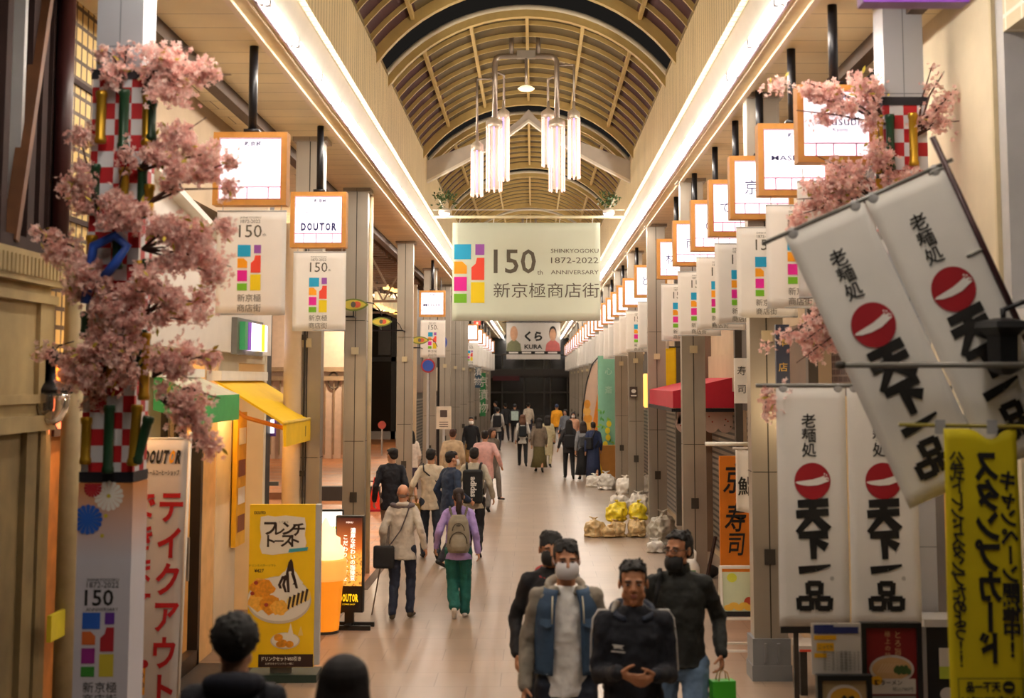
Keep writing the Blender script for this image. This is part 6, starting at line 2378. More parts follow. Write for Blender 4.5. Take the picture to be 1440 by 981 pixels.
def person(label, x, y, h, yaw, sk='c9936f', hair=('short', '14100e'), top=('jacket', '2a2a30'), bottom=('trousers', '24262c'), shoes='1c1a18',
           ankles=((-.10, .20, .085), (.10, -.24, .13)), wrists=((-.235, -.10, .90), (.235, .14, .92)), hands=None, poles=None, curl=.6,
           lean=0.03, head=(0, 0), mask=None, vox=.010, bw=1.0, hem=-.16, hip=.92, face=True, sleeve=True, neckw=1.0, group=None, sleevec=None, collar=True, feet=None, eyes=True):
    s = h / 1.75
    S = Matrix.Scale(s, 4)
    t = thing('person', label, 'person', (x, y, 0), yaw, group)
    Pz = V((0, 0, hip))
    ax = V((0, math.sin(lean), math.cos(lean)))
    fw = V((0, math.cos(lean), -math.sin(lean)))
    R = V((1, 0, 0))
    J = {'S': S, 's': s, 't': t, 'ax': ax, 'fw': fw, 'hip': Pz}
    sh = [Pz + ax * .50 + R * (sx * .163 * bw) for sx in (-1, 1)]
    hp = [Pz + R * (sx * .092) for sx in (-1, 1)]
    el, wr, kn, an = [], [], [], []
    for i, sx in enumerate((-1, 1)):
        pole = V(poles[i]) if poles and poles[i] else V((sx * .22, -1, -.1))
        e, w_ = ik(sh[i], V(wrists[i]), .295, .262, pole)
        el.append(e)
        wr.append(w_)
        k, a = ik(hp[i], V(ankles[i]), .44, .425, (sx * .06, 1, 0))
        kn.append(k)
        an.append(a)
    J.update(sh=sh, el=el, wr=wr, kn=kn, an=an)
    neck = Pz + ax * .565
    hc = Pz + ax * .60 + V((0, 0, .105)) + fw * .022
    hm = Matrix.Translation(hc) @ Matrix.Rotation(head[0], 4, 'Z') @ Matrix.Rotation(head[1], 4, 'X')
    J.update(hm=S @ hm, hc=hc, neck=neck)
    sm = skin(sk)
    # ---- body: one continuous skin
    b = MB(S)
    b.loft([(Pz - ax * .08, R * .13, fw * .09), (Pz, R * .15, fw * .10), (Pz + ax * .14, R * .128, fw * .09), (Pz + ax * .30, R * .148, fw * .105), (Pz + ax * .42, R * .125 * bw, fw * .090), (Pz + ax * .50, R * .085, fw * .070), (Pz + ax * .55, R * .055, fw * .055)], 16)
    hi = vox < .0085
    for i, sx in enumerate((-1, 1)):
        b.cap(sh[i] - ax * .02 - R * sx * .012, .036, el[i], .034, 12)
        b.cap(el[i], .038, wr[i], .025, 12)
        f = (wr[i] - el[i]).normalized()
        if hands and hands[i]:
            f, n, th = hands[i][:3]
            cu = hands[i][3] if len(hands[i]) > 3 else curl
        else:
            n, th, cu = V((-sx, 0, 0)), V((0, 1, 0)), curl
        if abs(V(th).normalized().dot(V(f).normalized())) > .95:
            th = V((0, 0, 1))
        if vox < .013:
            hand(b, wr[i], f, n, th, 1.0, cu)
        else:
            b.cap(wr[i], .028, wr[i] + V(f).normalized() * .13, .024, 8)
        b.cap(hp[i], .080, kn[i], .052, 12)
        b.cap(kn[i], .052, an[i], .036, 12)
        d = V((sx * .03, .14, -.045)) if an[i].z < .12 else V((sx * .02, .10, -.11))
        if feet and feet[i]:
            d = V(feet[i])
        b.cap(an[i] + V((0, -.02, -.03)), .032, an[i] + d, .026, 10)
    b.cap(neck - ax * .05, .058 * neckw, hc + V((0, -.012, -.05)), .053 * neckw, 14)
    hb = MB(S @ hm)
    hb.ell((0, -.014, .032), (.075, .095, .085), 18)
    hb.ell((0, .028, -.022), (.061, .062, .086), 16)
    hb.cap((0, .032, -.062), .050, (0, .060, -.094), .023, 14)
    for sx in (-1, 1):
        hb.ell((sx * .038, .058, -.028), (.021, .020, .022), 10)
        hb.ell((sx * .078, -.006, -.006), (.009, .020, .032), 10)
        hb.ell((sx * .013, .094, -.030), (.010, .011, .008), 8)
        hb.ell((sx * .05, .02, -.065), (.018, .03, .025), 8)
    hb.cap((0, .086, .012), .009, (0, .104, -.024), .0125, 10)
    hb.cap((-.040, .076, .022), .012, (.040, .076, .022), .012, 10)
    hb.ell((0, .088, -.054), (.024, .010, .006), 10)
    hb.ell((0, .087, -.064), (.021, .010, .007), 10)
    b.v += hb.v
    o_ = len(b.v) - len(hb.v)
    b.f += [[q + o_ for q in f] for f in hb.f]
    b.mi += hb.mi
    remesh(b.build('body', sm, t), vox * s, 3, .45)
    # ---- face
    if face and eyes:
        e = MB(S @ hm)
        for sx in (-1, 1):
            e.ell((sx * .031, .0825, .003), (.0135, .0085, .0048), 10, 0)
            e.ell((sx * .031, .0882, .003), (.0068, .0038, .0050), 8, 1)
        e.build('eye', [mat('eye_white', 'a89a90', .5), mat('eye_dark', '120c0a', .3)], t, True)
        e = MB(S @ hm)
        for sx in (-1, 1):
            e.cap((sx * .047, .083, .021), .0035, (sx * .017, .090, .024), .0045, 8)
        e.build('eyebrow', mat('hair_' + hair[1], hair[1], .75, var=.25, scale=60), t, True)
        if mask is None:
            e = MB(S @ hm)
            e.ell((0, .0915, -.0545), (.021, .0085, .0045), 10)
            e.ell((0, .0905, -.0635), (.019, .0085, .0055), 10)
            e.build('lips', mat('lips_tone', '8f5044', .5), t, True)
    # ---- hair
    hmat = mat('hair_' + hair[1], hair[1], .75, var=.25, scale=60)
    k = MB(S @ hm)
    st = hair[0]
    rr = random.Random(hash(label) % 1000 if False else len(label))
    if st == 'bald':
        for sx in (-1, 1):
            k.ell((sx * .066, -.03, -.012), (.013, .040, .026), 10)
        k.ell((0, -.082, -.03), (.058, .022, .026), 10)
    else:
        k.ell((0, -.030, .050), (.079, .092, .078), 18)
        k.ell((0, -.058, .0), (.074, .056, .066), 14)
        for sx in (-1, 1):
            k.ell((sx * .066, -.010, .030), (.014, .042, .040), 10)
        if st in ('short', 'fringe', 'spiky', 'sidepart'):
            nf = 9
            for q in range(nf):
                u = -1 + 2 * q / (nf - 1)
                z1 = {'short': .078, 'fringe': .044, 'spiky': .084, 'sidepart': .054}[st] + rr.uniform(-.012, .012)
                if st == 'sidepart':
                    z1 += .03 * math.exp(-((u - .25) / .28) ** 2)
                k.cap((u * .052, .030, .106 - .02 * abs(u)), .018, (u * .062 + rr.uniform(-.006, .006), .076 - .022 * abs(u), z1), .009, 8)
            for q in range(26 if hi else 8):
                a, e_ = rr.uniform(0, 6.28), rr.uniform(.3, 1.0)
                d = V((math.cos(a) * math.cos(e_) * .078, math.sin(a) * math.cos(e_) * .09 - .025, .05 + .08 * math.sin(e_)))
                up = V((rr.uniform(-.3, .3), .5, rr.uniform(.1, .6))).normalized()
                k.cap(d, .013, d + up * (.022 if st == 'spiky' else .014), .007, 6)
        if st == 'bushy':
            k.ell((0, -.028, .035), (.100, .112, .098), 18)
            for q in range(60):
                a, e_ = rr.uniform(0, 6.28), rr.uniform(-.3, 1.4)
                d = V((math.cos(a) * math.cos(e_) * .095, math.sin(a) * math.cos(e_) * .105 - .028, .035 + .095 * math.sin(e_)))
                k.cap(d, .014, d * 1.10 + V((0, 0, -.006)), .006, 6)
        if st in ('long', 'bob'):
            L = .40 if st == 'long' else .17
            k.ell((0, -.035, .040), (.100, .104, .092), 18)
            k.loft([((0, -.05, .11), V((.04, 0, 0)), V((0, .04, 0))), ((0, -.055, .06), V((.098, 0, 0)), V((0, .062, 0))), ((0, -.075, -.06), V((.116, 0, 0)), V((0, .065, 0))), ((0, -.095, -.06 - L * .5), V((.122, 0, 0)), V((0, .055, 0))), ((0, -.10, -.06 - L), V((.095, 0, 0)), V((0, .03, 0)))], 14)
            for sx in (-1, 1):
                k.cap((sx * .074, .015, .03), .022, (sx * .082, .0, -.06 - L * .35), .022, 10)
            for q in range(7):
                u = -1 + q / 3
                k.cap((u * .055, .030, .092 - .015 * abs(u)), .02, (u * .07, .072 - .02 * abs(u), .05), .012, 8)
        if st == 'ponytail':
            k.ell((0, -.12, .02), (.034, .03, .034), 10)
            pp = [(0, -.125, .02), (.01, -.15, -.06), (.0, -.15, -.16), (.02, -.14, -.25), (.03, -.13, -.33)]
            for q in range(4):
                k.cap(pp[q], (.034, .044, .040, .030)[q], pp[q + 1], (.044, .040, .030, .015)[q], 10)
            for q in range(7):
                u = -1 + q / 3
                k.cap((u * .055, .030, .095 - .015 * abs(u)), .02, (u * .07, .074 - .02 * abs(u), .06), .012, 8)
    if st == 'beanie':
        k = MB(S @ hm)
        k.ell((0, -.02, .045), (.088, .105, .088), 16)
    remesh(k.build('hair' if st != 'beanie' else 'cap', hmat, t), max(.0055, vox * .8) * s, 2)
    # ---- mask
    if mask:
        m = MB(S @ hm)
        low = mask.endswith('low')
        oz = -.030 if low else 0
        def mk(a, b_):
            az = (-72 + 144 * a) * PI / 180
            ez = (-58 + 112 * b_) * PI / 180
            return V((.072 * math.sin(az) * math.cos(ez * .75), .026 + .086 * math.cos(az) * (math.cos(ez) ** .55), -.050 + oz + .058 * math.sin(ez)))
        m.grid(mk, 14, 10)
        for sx in (-1, 1):
            m.path([(sx * .066, .055, -.025 + oz), (sx * .078, .02, -.005), (sx * .083, -.005, .015), (sx * .082, -.02, -.01)], .002, 5)
        o = m.build('face_mask', mat('mask_' + mask[:6], mask[:6], .7, var=.03), t, True)
        q = o.modifiers.new('thick', 'SOLIDIFY')
        q.thickness = .003
    # ---- lower clothes
    kind, c = bottom[0], bottom[1]
    g = MB(S)
    if kind in ('trousers', 'wide', 'shorts'):
        wk = 1.0 if kind != 'wide' else 1.25
        g.loft([(Pz - ax * .11, R * .15, fw * .105), (Pz - ax * .02, R * .168, fw * .12), (Pz + ax * .09, R * .152, fw * .112)], 18)
        for i, sx in enumerate((-1, 1)):
            g.cap(hp[i] - V((0, 0, .02)), .098, kn[i], .070 * wk, 14)
            if kind != 'shorts':
                e = an[i] + (kn[i] - an[i]).normalized() * .01
                g.cap(kn[i], .070 * wk, e, .058 * wk, 14)
                if kind == 'wide':
                    g.cap(kn[i], .08, e, .075, 12)
        folds(remesh(g.build('trousers' if kind != 'shorts' else 'shorts', cl(c), t), max(.009, vox) * s, 4), vox)
    elif kind in ('skirt', 'longskirt'):
        zb = .30 if kind == 'skirt' else .16
        sw = bottom[2] if len(bottom) > 2 else .21
        rg = []
        n = 30
        for (f, wd) in ((0, .135), (.06, .15), (.2, .175), (.6, .195), (1.0, sw)):
            z = hip + .10 + (zb - hip - .10) * f
            rg.append((f, wd, z))
        vs, fs = [], []
        for f, wd, z in rg:
            for q in range(n):
                a = 2 * PI * q / n
                r = wd * (1 + .05 * f * math.sin(7 * a))
                vs.append((r * math.cos(a), r * .8 * math.sin(a), z))
        for i in range(len(rg) - 1):
            for q in range(n):
                q2 = (q + 1) % n
                fs.append((i * n + q, i * n + q2, (i + 1) * n + q2, (i + 1) * n + q))
        fs.append(tuple(range(n)))
        g.add(vs, fs)
        o = g.build('skirt', cl(c), t, True)
        o.modifiers.new('thick', 'SOLIDIFY').thickness = .006
    # ---- shoes
    for i, sx in enumerate((-1, 1)):
        g = MB(S)
        a = an[i]
        d = V((sx * .03, .15, -.052)) if a.z < .12 else V((sx * .02, .10, -.12))
        if feet and feet[i]:
            d = V(feet[i])
        dn = V((0, 0, -1)) if a.z < .12 else V((0, -.55, -.8))
        g.cap(a + V((0, -.03, -.0)) + dn * .045, .040, a + d * .98 + dn * .0, .033, 12, 0, R, .82)
        g.cap(a, .046, a + dn * .04, .042, 12)
        remesh(g.build('shoe', cl(shoes, 'shoe', .05), t), max(.008, vox) * s, 3)
    # ---- upper clothes
    kind, c = top[0], top[1]
    if kind == 'none':
        return J
    g = MB(S)
    q = {'jacket': 1.0, 'shirt': .94, 'puffy': 1.12, 'coat': 1.03}[kind]
    hz = hem if kind != 'coat' else hem
    rg = []
    if hz < -.18:
        rg.append((Pz + ax * hz, R * .185 * q, fw * .135 * q))
    rg += [(Pz + ax * max(hz, -.16), R * .182 * q, fw * .136 * q)] + ([(Pz, R * .174 * q, fw * .128 * q)] if hz < -.02 else []) + [(Pz + ax * .14, R * .160 * q, fw * .120 * q), (Pz + ax * .30, R * .166 * q * (1 + bw) / 2, fw * .126 * q), (Pz + ax * .42, R * .168 * q * bw, fw * .118 * q), (Pz + ax * .49, R * .140 * q * bw, fw * .098 * q), (Pz + ax * .535, R * .095, fw * .080), (Pz + ax * (.585 if collar else .56), R * .070, fw * .072)]
    g.loft(rg, 22)
    for i, sx in enumerate((-1, 1)):
        if not sleeve:
            continue
        g.cap(sh[i] - R * sx * .01 - ax * .012, .060 * q, el[i], .053 * q, 14)
        g.cap(neck - ax * .035 + R * sx * .035, .048, sh[i] - R * sx * .02, .056 * q, 12)
        if sleeve:
            e = wr[i] + (el[i] - wr[i]).normalized() * .005
            g.cap(el[i], .053 * q, e, .042 * q, 14)
    folds(remesh(g.build({'jacket': 'jacket', 'shirt': 'shirt', 'puffy': 'jacket', 'coat': 'coat'}[kind], cl(c), t), max(.009, vox) * s, 5), vox)
    return J


def folds(o, vox):
    if vox < .012:
        m = o.modifiers.new('folds', 'DISPLACE')
        m.texture = FOLD
        m.strength = .034
        m.mid_level = .5
    return o


def extra(J, name, m, fn, vox=None, smooth=True):
    b = MB(J['S'])
    fn(b)
    o = b.build(name, m, J['t'], smooth)
    if vox:
        remesh(o, vox * J['s'], 3)
    return o


def at(u, y):
    return (u - PU) / F * (y * CT)   # close to the street axis height error is tiny


PI_ = PI
# --- denim jacket man
x, y = at(795, 8.9), 8.9
W_ = ((-.245, .10, .91), (.250, .08, .90))
J = person('person in a blue denim vest over a grey hoodie wearing a white face mask', x, y, 1.785, PI + .05, sk='b9815f', hair=('sidepart', '130e0c'), top=('shirt', 'f0ece8'), bottom=('trousers', '1b2130'),
           ankles=((-.10, .16, .085), (.10, -.20, .12)), wrists=W_, head=(.03, -.03), mask='ddd9da', vox=.0065, hem=-.08, bw=1.0, collar=False, sleeve=False)
J0 = J
ax, fw, Pz = J['ax'], J['fw'], J['hip']
Rx = V((1, 0, 0))


def open_vest(b, gap0, gap1, z0, z1, grow=1.0):
    def fn(a, q):
        z = z0 + (z1 - z0) * q
        if z < .43:
            hw, hd = .178 + .010 * max(0, .2 - z), .146
        else:
            f = (z - .43) / .13
            hw, hd = .178 - .070 * f ** 1.6, .146 - .045 * f
        gp = gap0 + (gap1 - gap0) * q
        an = PI / 2 + gp + (2 * PI - 2 * gp) * a
        return Pz + ax * z + Rx * (hw * grow * math.cos(an)) + fw * (hd * grow * math.sin(an))
    b.grid(fn, 40, 18)


o = extra(J, 'denim_vest', cl('354d68', 'denim', .5), lambda b: open_vest(b, .50, .40, .05, .54))
m_ = o.modifiers.new('thick', 'SOLIDIFY')
m_.thickness = .014
m_.offset = 1


def slv(b):
    for i, sx in enumerate((-1, 1)):
        b.cap(J['sh'][i] - J['ax'] * .012, .062, J['el'][i], .056, 14)
        b.cap(J['neck'] - J['ax'] * .05 + Rx * sx * .05, .045, J['sh'][i] - Rx * sx * .02, .056, 12)
        for q in range(5):
            p0 = J['el'][i].lerp(J['wr'][i], .1 + q * .17)
            p1 = J['el'][i].lerp(J['wr'][i], .2 + q * .17)
            b.cap(p0, .056 - .003 * q, p1, .049 - .002 * q, 14)
        b.cap(J['el'][i], .054, J['wr'][i], .043, 14)


folds(extra(J, 'hoodie_sleeve', cl('857d70'), slv, .009), .009)


def hood(b, w=.092, d=.088, r=.034, dz=.0):
    n = 16
    pts = []
    for q in range(n + 1):
        a = PI / 2 + .55 + (2 * PI - 1.1) * q / n
        back = max(0, -math.sin(a))
        pts.append(J['neck'] + V((w * math.cos(a) * 1.1, d * math.sin(a) - .02 * back, -.015 + dz + .02 * back - .035 * max(0, math.sin(a)))))
    for q in range(n):
        rr_ = r * (.55 + .8 * max(0, -math.sin(PI / 2 + .55 + (2 * PI - 1.1) * q / n)))
        b.cap(pts[q], rr_, pts[q + 1], rr_, 10)


extra(J, 'hood', cl('938b7e'), lambda b: (hood(b), [b.cap(J['neck'] + V((sx * .07, .06, -.03)), .028, J['neck'] + V((sx * .14, .05, -.075)), .022, 10) for sx in (-1, 1)]), .009)


def strings(b, sx):
    if 1:
        b.path([J['neck'] + V((sx * .088, .112, -.06)), J['neck'] + V((sx * .092, .152, -.12)), J['neck'] + V((sx * .094, .166, -.21))], .0045, 6)


for sx in (-1, 1):
    extra(J, 'drawstring', mat('cream_cord', 'ddd2b8', .7), lambda b: strings(b, sx))


def pockets(b, sx):
    if 1:
        c = Pz + ax * .36 + Rx * sx * .115 + fw * .132
        d = V((sx * .62, .78, 0))
        r_ = V((.78, -sx * .62, 0)).normalized()
        vs = [c - r_ * .05 + ax * .02 + d * .012, c + r_ * .05 + ax * .02 + d * .012, c + r_ * .05 - ax * .012 + d * .016, c - ax * .03 + d * .018, c - r_ * .05 - ax * .012 + d * .016]
        b.add(vs, [(0, 1, 2, 3, 4)])
    

for sx in (-1, 1):
    o = extra(J, 'pocket_flap', cl('45607e', 'denim', .5), lambda b: pockets(b, sx), None, False)
    o.modifiers.new('thick', 'SOLIDIFY').thickness = .006

# --- navy hooded man in the middle
x, y = at(888, 8.15), 8.15
J = person('person in a dark navy hoodie with white sleeve stripes and hands together in front', x, y, 1.75, PI + .0, sk='b27a56', hair=('spiky', '120d0b'), top=('jacket', '12141f'), bottom=('trousers', '4f6076'),
           ankles=((-.10, .10, .085), (.10, -.14, .10)), wrists=((-.105, .26, 1.165), (.095, .26, 1.175)), poles=((-.42, -1, -.5), (.42, -1, -.5)),
           hands=((V((.8, .45, -.35)), V((.2, -.6, -.6)), V((.1, .6, .6)), .8), (V((-.85, .4, -.25)), V((-.2, -.6, -.6)), V((-.1, .6, .6)), .55)),
           head=(-.06, -.02), vox=.0065, hem=.03, bw=1.08)


def stripes(b):
    for i, sx in enumerate((-1, 1)):
        a, s_, e, w_ = J['neck'] + V((sx * .095, -.0, -.045)), J['sh'][i], J['el'][i], J['wr'][i]
        pts = [a, a.lerp(s_ + V((0, 0, .055)), .6) + V((0, 0, .012)), s_ + V((sx * .018, 0, .052)), s_ + V((sx * .050, 0, .005)), s_.lerp(e, .4) + V((sx * .054, -.0, .006)), e.lerp(s_, .25) + V((sx * .051, -.01, .006)), e + V((sx * .050, -.012, .0)) + (s_ - e).normalized() * .02]
        for q in range(len(pts) - 1):
            b.cap(pts[q], .013, pts[q + 1], .013, 8, 0, V((0, 1, 0)), .55)


extra(J, 'sleeve_stripe', mat('stripe_white', 'c9c4bd', .8), stripes, .007)
extra(J, 'hood', cl('1c2436'), lambda b: hood(b, .098, .09, .036, -.005), .009)
extra(J, 'hood_lining', cl('a8a298'), lambda b: b.cap(J['neck'] + V((.09, -.03, .02)), .022, J['neck'] + V((.115, .02, -.02)), .018, 8), .009)


def emb(b):
    c = J['hip'] + J['ax'] * .37 + V((.088, .118, 0))
    pts = [(-.035, .012), (.035, .016), (.022, .0), (.03, -.008), (.0, -.004), (-.03, -.010), (-.02, .002)]
    T_ = Matrix.Translation(c) @ Matrix.Rotation(-.35, 4, 'Z')
    b.add([T_ @ V((px, .012, pz)) for px, pz in pts], [tuple(range(len(pts)))[::-1]])
    b.add([T_ @ V((px, .012, pz)) for px, pz in ((-.04, -.02), (.04, -.018), (.04, -.026), (-.04, -.028))], [(3, 2, 1, 0)])


o = extra(J, 'chest_emblem', mat('emblem_white', 'c4c0b8', .7), emb, None, False)
o.modifiers.new('thick', 'SOLIDIFY').thickness = .004

# --- man in dark sweater with glasses looking to the side
x, y = at(952, 9.55), 9.55
J = person('person with glasses and lowered black mask in a black sweater carrying a green bag', x, y, 1.77, PI - .10, sk='ad7450', hair=('spiky', '110d0c'), top=('jacket', '1c1d1a'), bottom=('trousers', '5c748f'),
           ankles=((-.10, .22, .085), (.10, -.22, .12)), wrists=((-.265, .07, .985), (.235, .05, .93)), hands=((V((-.05, .12, -1)), V((1, 0, 0)), V((0, 1, 0)), 1.1), None),
           head=(-.58, .02), mask='121112low', vox=.0065, hem=-.03, bw=1.06)


def specs(b):
    b.T = J['hm']
    for sx in (-1, 1):
        b.path([(sx * .032 + .023 * math.cos(a), .103, .0 + .016 * math.sin(a)) for a in [2 * PI * q / 16 for q in range(17)]], .0022, 5)
        b.path([(sx * .055, .101, .004), (sx * .078, .06, .008), (sx * .082, -.0, .008)], .0022, 5)
    b.path([(-.010, .104, .003), (.010, .104, .003)], .0022, 5)


extra(J, 'glasses', blackp, specs)
extra(J, 'high_collar', cl('222320'), lambda b: b.loft([(J['neck'] - J['ax'] * .02, V((.082, 0, 0)), V((0, .080, 0))), (J['neck'] + J['ax'] * .03, V((.072, 0, 0)), V((0, .072, 0))), (J['neck'] + J['ax'] * .055, V((.069, 0, 0)), V((0, .070, 0)))], 18))
gm = J['t']
wx = J['wr'][0] * J['s']
Rm = Matrix.Rotation(PI - .10, 4, 'Z')
q = Rm @ (wx + V((-.005, .02, -.11)))
t = thing('gift_bag', 'bright green paper bag in the hand of the person in a black sweater', 'bag', (x + q.x, y + q.y, q.z - .31), .2)
m = MB()
m.bx(-.078, .078, -.045, .045, 0, .25)
bevel(m.build('bag', mat('lime_green_paper', '3fae28', .5, var=.04), t), .004)
m = MB()
for yy in (-.035, .035):
    m.path([(-.035, yy, .25), (-.025, yy * .6, .30), (0, yy * .2, .315), (.025, yy * .6, .30), (.035, yy, .25)], .004, 6)
m.build('handle', mat('paper_cord', 'b58a5a', .7), t, True)
t2 = thing('shoulder_bag', 'black shoulder bag strap worn by the person with glasses', 'bag', (x, y, 0), PI - .10)


def strap(b):
    b.T = J['S']
    s_ = J['sh'][1]
    pts = [s_ + V((-.045, -.13, -.10)), s_ + V((-.05, -.07, .05)), s_ + V((-.05, -.0, .078)), s_ + V((-.045, .075, .045)), s_ + V((-.03, .115, -.06)), s_ + V((.0, .10, -.2)), s_ + V((.03, .0, -.3))]
    for q_ in range(len(pts) - 1):
        b.cap(pts[q_], .022, pts[q_ + 1], .022, 8, 0, V((1, 0, 0)), .35)
    b.cap(s_ + V((-.10, -.17, -.12)), .09, s_ + V((-.10, -.17, -.36)), .09, 12, 0, V((1, 0, 0)), .7)


m = MB()
strap(m)
remesh(m.build('bag', cl('0e0e10'), t2), .011, 3)

# --- person half hidden behind the denim man
x, y = at(773, 9.95), 9.95
J = person('person in a black jacket with red collar half hidden behind the denim vest', x, y, 1.725, PI + .15, sk='b07a56', hair=('fringe', '14100e'), top=('jacket', '18161a'), bottom=('trousers', '22242c'),
           wrists=((-.24, .02, .90), (.24, .06, .92)), head=(-.1, -.04), mask='151314', vox=.008, bw=1.02)
extra(J, 'red_collar', cl('a3181c'), lambda b: hood(b, .085, .08, .022, -.01), .009)

# --- two dark heads in the foreground
J = person('person in a dark navy jacket seen from behind at the bottom left', at(337, 6.1), 6.1, 1.775, .05, sk='a97a5c', hair=('bushy', '0d0a09'), top=('jacket', '11131f'), bottom=('trousers', '1a1b20'), vox=.008, bw=1.05)
extra(J, 'hood', cl('141726'), lambda b: hood(b, .095, .09, .036), .010)
J = person('person with long dark hair seen from behind at the bottom centre', at(489, 5.6), 5.6, 1.70, 0, sk='b98a6c', hair=('long', '130b0a'), top=('coat', '1a1416'), bottom=('trousers', '1a1b20'), vox=.008, hem=-.4)

# --- old couple hand in hand
yc = 16.95
gx = at(570, yc)
J = person('old person with bald head in a pale beige jacket walking with a cane', gx - .02, yc, 1.54, -.04, sk='c88f6e', hair=('bald', '7a6052'), top=('jacket', 'c2b8aa'), bottom=('trousers', '20263a'), shoes='4a3a26',
           ankles=((-.10, -.16, .085), (.11, .02, .085)), wrists=((-.27, .06, .93), (.31, -.03, .92)), hem=-.16, vox=.0085, bw=1.02, lean=.06, eyes=False)
Jm = J
extra(J, 'yoke', cl('6d6266'), lambda b: (b.cap(J['sh'][0] + V((.03, -.03, .055)), .035, J['neck'] + V((-.03, -.065, -.03)), .04, 10), b.cap(J['sh'][1] + V((-.03, -.03, .055)), .035, J['neck'] + V((.03, -.065, -.03)), .04, 10)), .011)
extra(J, 'collar', cl('c2b8aa'), lambda b: hood(b, .082, .078, .022, -.0), .010)
t = thing('shoulder_bag', 'black shoulder bag slung across the back of the bald person', 'bag', (gx - .02, yc, 0), -.04)
m = MB(J['S'])
pts = [J['sh'][1] + V((-.06, .06, .06)), J['sh'][1] + V((-.06, -.03, .075)), J['sh'][1] + V((-.10, -.135, -.08)), J['hip'] + V((.0, -.155, .24)), J['hip'] + V((-.13, -.165, .06)), J['hip'] + V((-.18, -.15, -.02))]
for q in range(len(pts) - 1):
    m.cap(pts[q], .024, pts[q + 1], .024, 8, 0, V((0, 1, 0)), .4)
remesh(m.build('strap', cl('4b4448'), t), .010, 2)
m = MB(J['S'])
m.bx(-.36, -.08, -.21, -.13, .66, .96)
bevel(m.build('bag', cl('1e1e20'), t), .03, 3)
t = thing('walking_cane', 'thin walking cane held by the bald person', 'cane', (gx - .02, yc, 0), -.04)
hnd = J['wr'][0] * J['s'] + V((0, .04, -.07))
m = MB()
m.tube(hnd + V((0, .02, .02)), (hnd.x - .14, hnd.y + .10, 0.0), .010, .008)
m.tube(hnd + V((0, .08, .01)), hnd + V((0, -.05, .03)), .013)
m.build('shaft', mat('cane_brown', '8b7c6c', .4, .3), t, True)
gx2 = at(646, yc)
J = person('person with ponytail in a lilac cardigan and green trousers holding hands', gx2, yc - .05, 1.50, .05, sk='c08a68', hair=('ponytail', '2a1a14'), top=('jacket', 'a08ac6'), bottom=('wide', '0f5a52'), shoes='d8d2cc',
           ankles=((-.05, -.10, .17), (.09, .12, .085)), feet=((0, .06, -.15), None), wrists=((-.30, .02, .95), (.27, -.05, .90)), hem=-.13, vox=.0085, bw=1.04, eyes=False)
# join the hands
t = thing('backpack', 'grey olive backpack worn by the person with ponytail', 'backpack', (gx2, yc - .05, 0), .05)
b = MB(J['S'])
b.loft([(V((0, -.20, .90)), V((.135, 0, 0)), V((0, .075, 0))), (V((0, -.21, .96)), V((.155, 0, 0)), V((0, .10, 0))), (V((0, -.205, 1.16)), V((.155, 0, 0)), V((0, .095, 0))), (V((0, -.19, 1.32)), V((.135, 0, 0)), V((0, .085, 0))), (V((0, -.17, 1.40)), V((.09, 0, 0)), V((0, .05, 0)))], 24)
remesh(b.build('bag_body', cl('857d6c'), t), .012, 3)
b = MB(J['S'])
b.loft([(V((0, -.275, .93)), V((.095, 0, 0)), V((0, .04, 0))), (V((0, -.285, .99)), V((.11, 0, 0)), V((0, .055, 0))), (V((0, -.28, 1.10)), V((.105, 0, 0)), V((0, .05, 0))), (V((0, -.265, 1.16)), V((.08, 0, 0)), V((0, .03, 0)))], 20)
remesh(b.build('front_pocket', cl('8f8776'), t), .010, 2)
b = MB(J['S'])
b.path([V((.118 * math.cos(a), -.318 + .02 * abs(math.cos(a)), 1.03 + .155 * math.sin(a))) for a in [PI * q / 14 for q in range(15)]], .007, 6)
b.path([V((.08 * math.cos(a), -.315 + .02 * abs(math.cos(a)), 1.20 + .10 * math.sin(a))) for a in [PI * q / 14 for q in range(15)]], .006, 6)
b.build('zip', cl('3a362e'), t, True)
b = MB(J['S'])
b.disc(0, 1.27, .03, .016, -.30)
o = b.build('badge', mat('badge_grey', '4c483e', .6), t)
o.modifiers.new('thick', 'SOLIDIFY').thickness = .02
b = MB(J['S'])
for sx in (-1, 1):
    pts = [V((sx * .09, -.14, 1.38)), V((sx * .115, -.06, 1.475)), V((sx * .12, .03, 1.49)), V((sx * .12, .11, 1.40)), V((sx * .13, .13, 1.22)), V((sx * .16, .04, 1.02)), V((sx * .15, -.12, .97))]
    for q in range(len(pts) - 1):
        b.cap(pts[q], .022, pts[q + 1], .022, 8, 0, V((1, 0, 0)), .4)
remesh(b.build('shoulder_strap', cl('5e5848'), t), .010, 2)


# --- walkers further up the street: (u, y, height, yaw, ...)
def back_pack(J, x, y, yaw, c, label, w_=.15, z0=.92, z1=1.40, text=None):
    t = thing('backpack', label, 'backpack', (x, y, 0), yaw)
    b = MB(J['S'])
    b.bx(-w_, w_, -.27, -.13, z0, z1)
    bevel(b.build('bag_body', cl(c), t), .04, 3)
    b = MB(J['S'])
    for sx in (-1, 1):
        pts = [V((sx * .10, -.14, z1 - .04)), V((sx * .115, -.06, 1.475)), V((sx * .12, .03, 1.49)), V((sx * .12, .11, 1.40)), V((sx * .14, .12, 1.22)), V((sx * .16, -.10, 1.0))]
        b.path(pts, .02, 6)
    b.build('shoulder_strap', cl('17171a'), t, True)
    if text:
        l = MB(J['S'])
        l.T = J['S'] @ Matrix.Translation((0.02, -.274, (z0 + z1) / 2)) @ Matrix.Rotation(PI / 2, 4, 'Y')
        l.text(text, 0, 0, .10, 0, 0, .04)
        l.build('lettering', white, t)
    return t


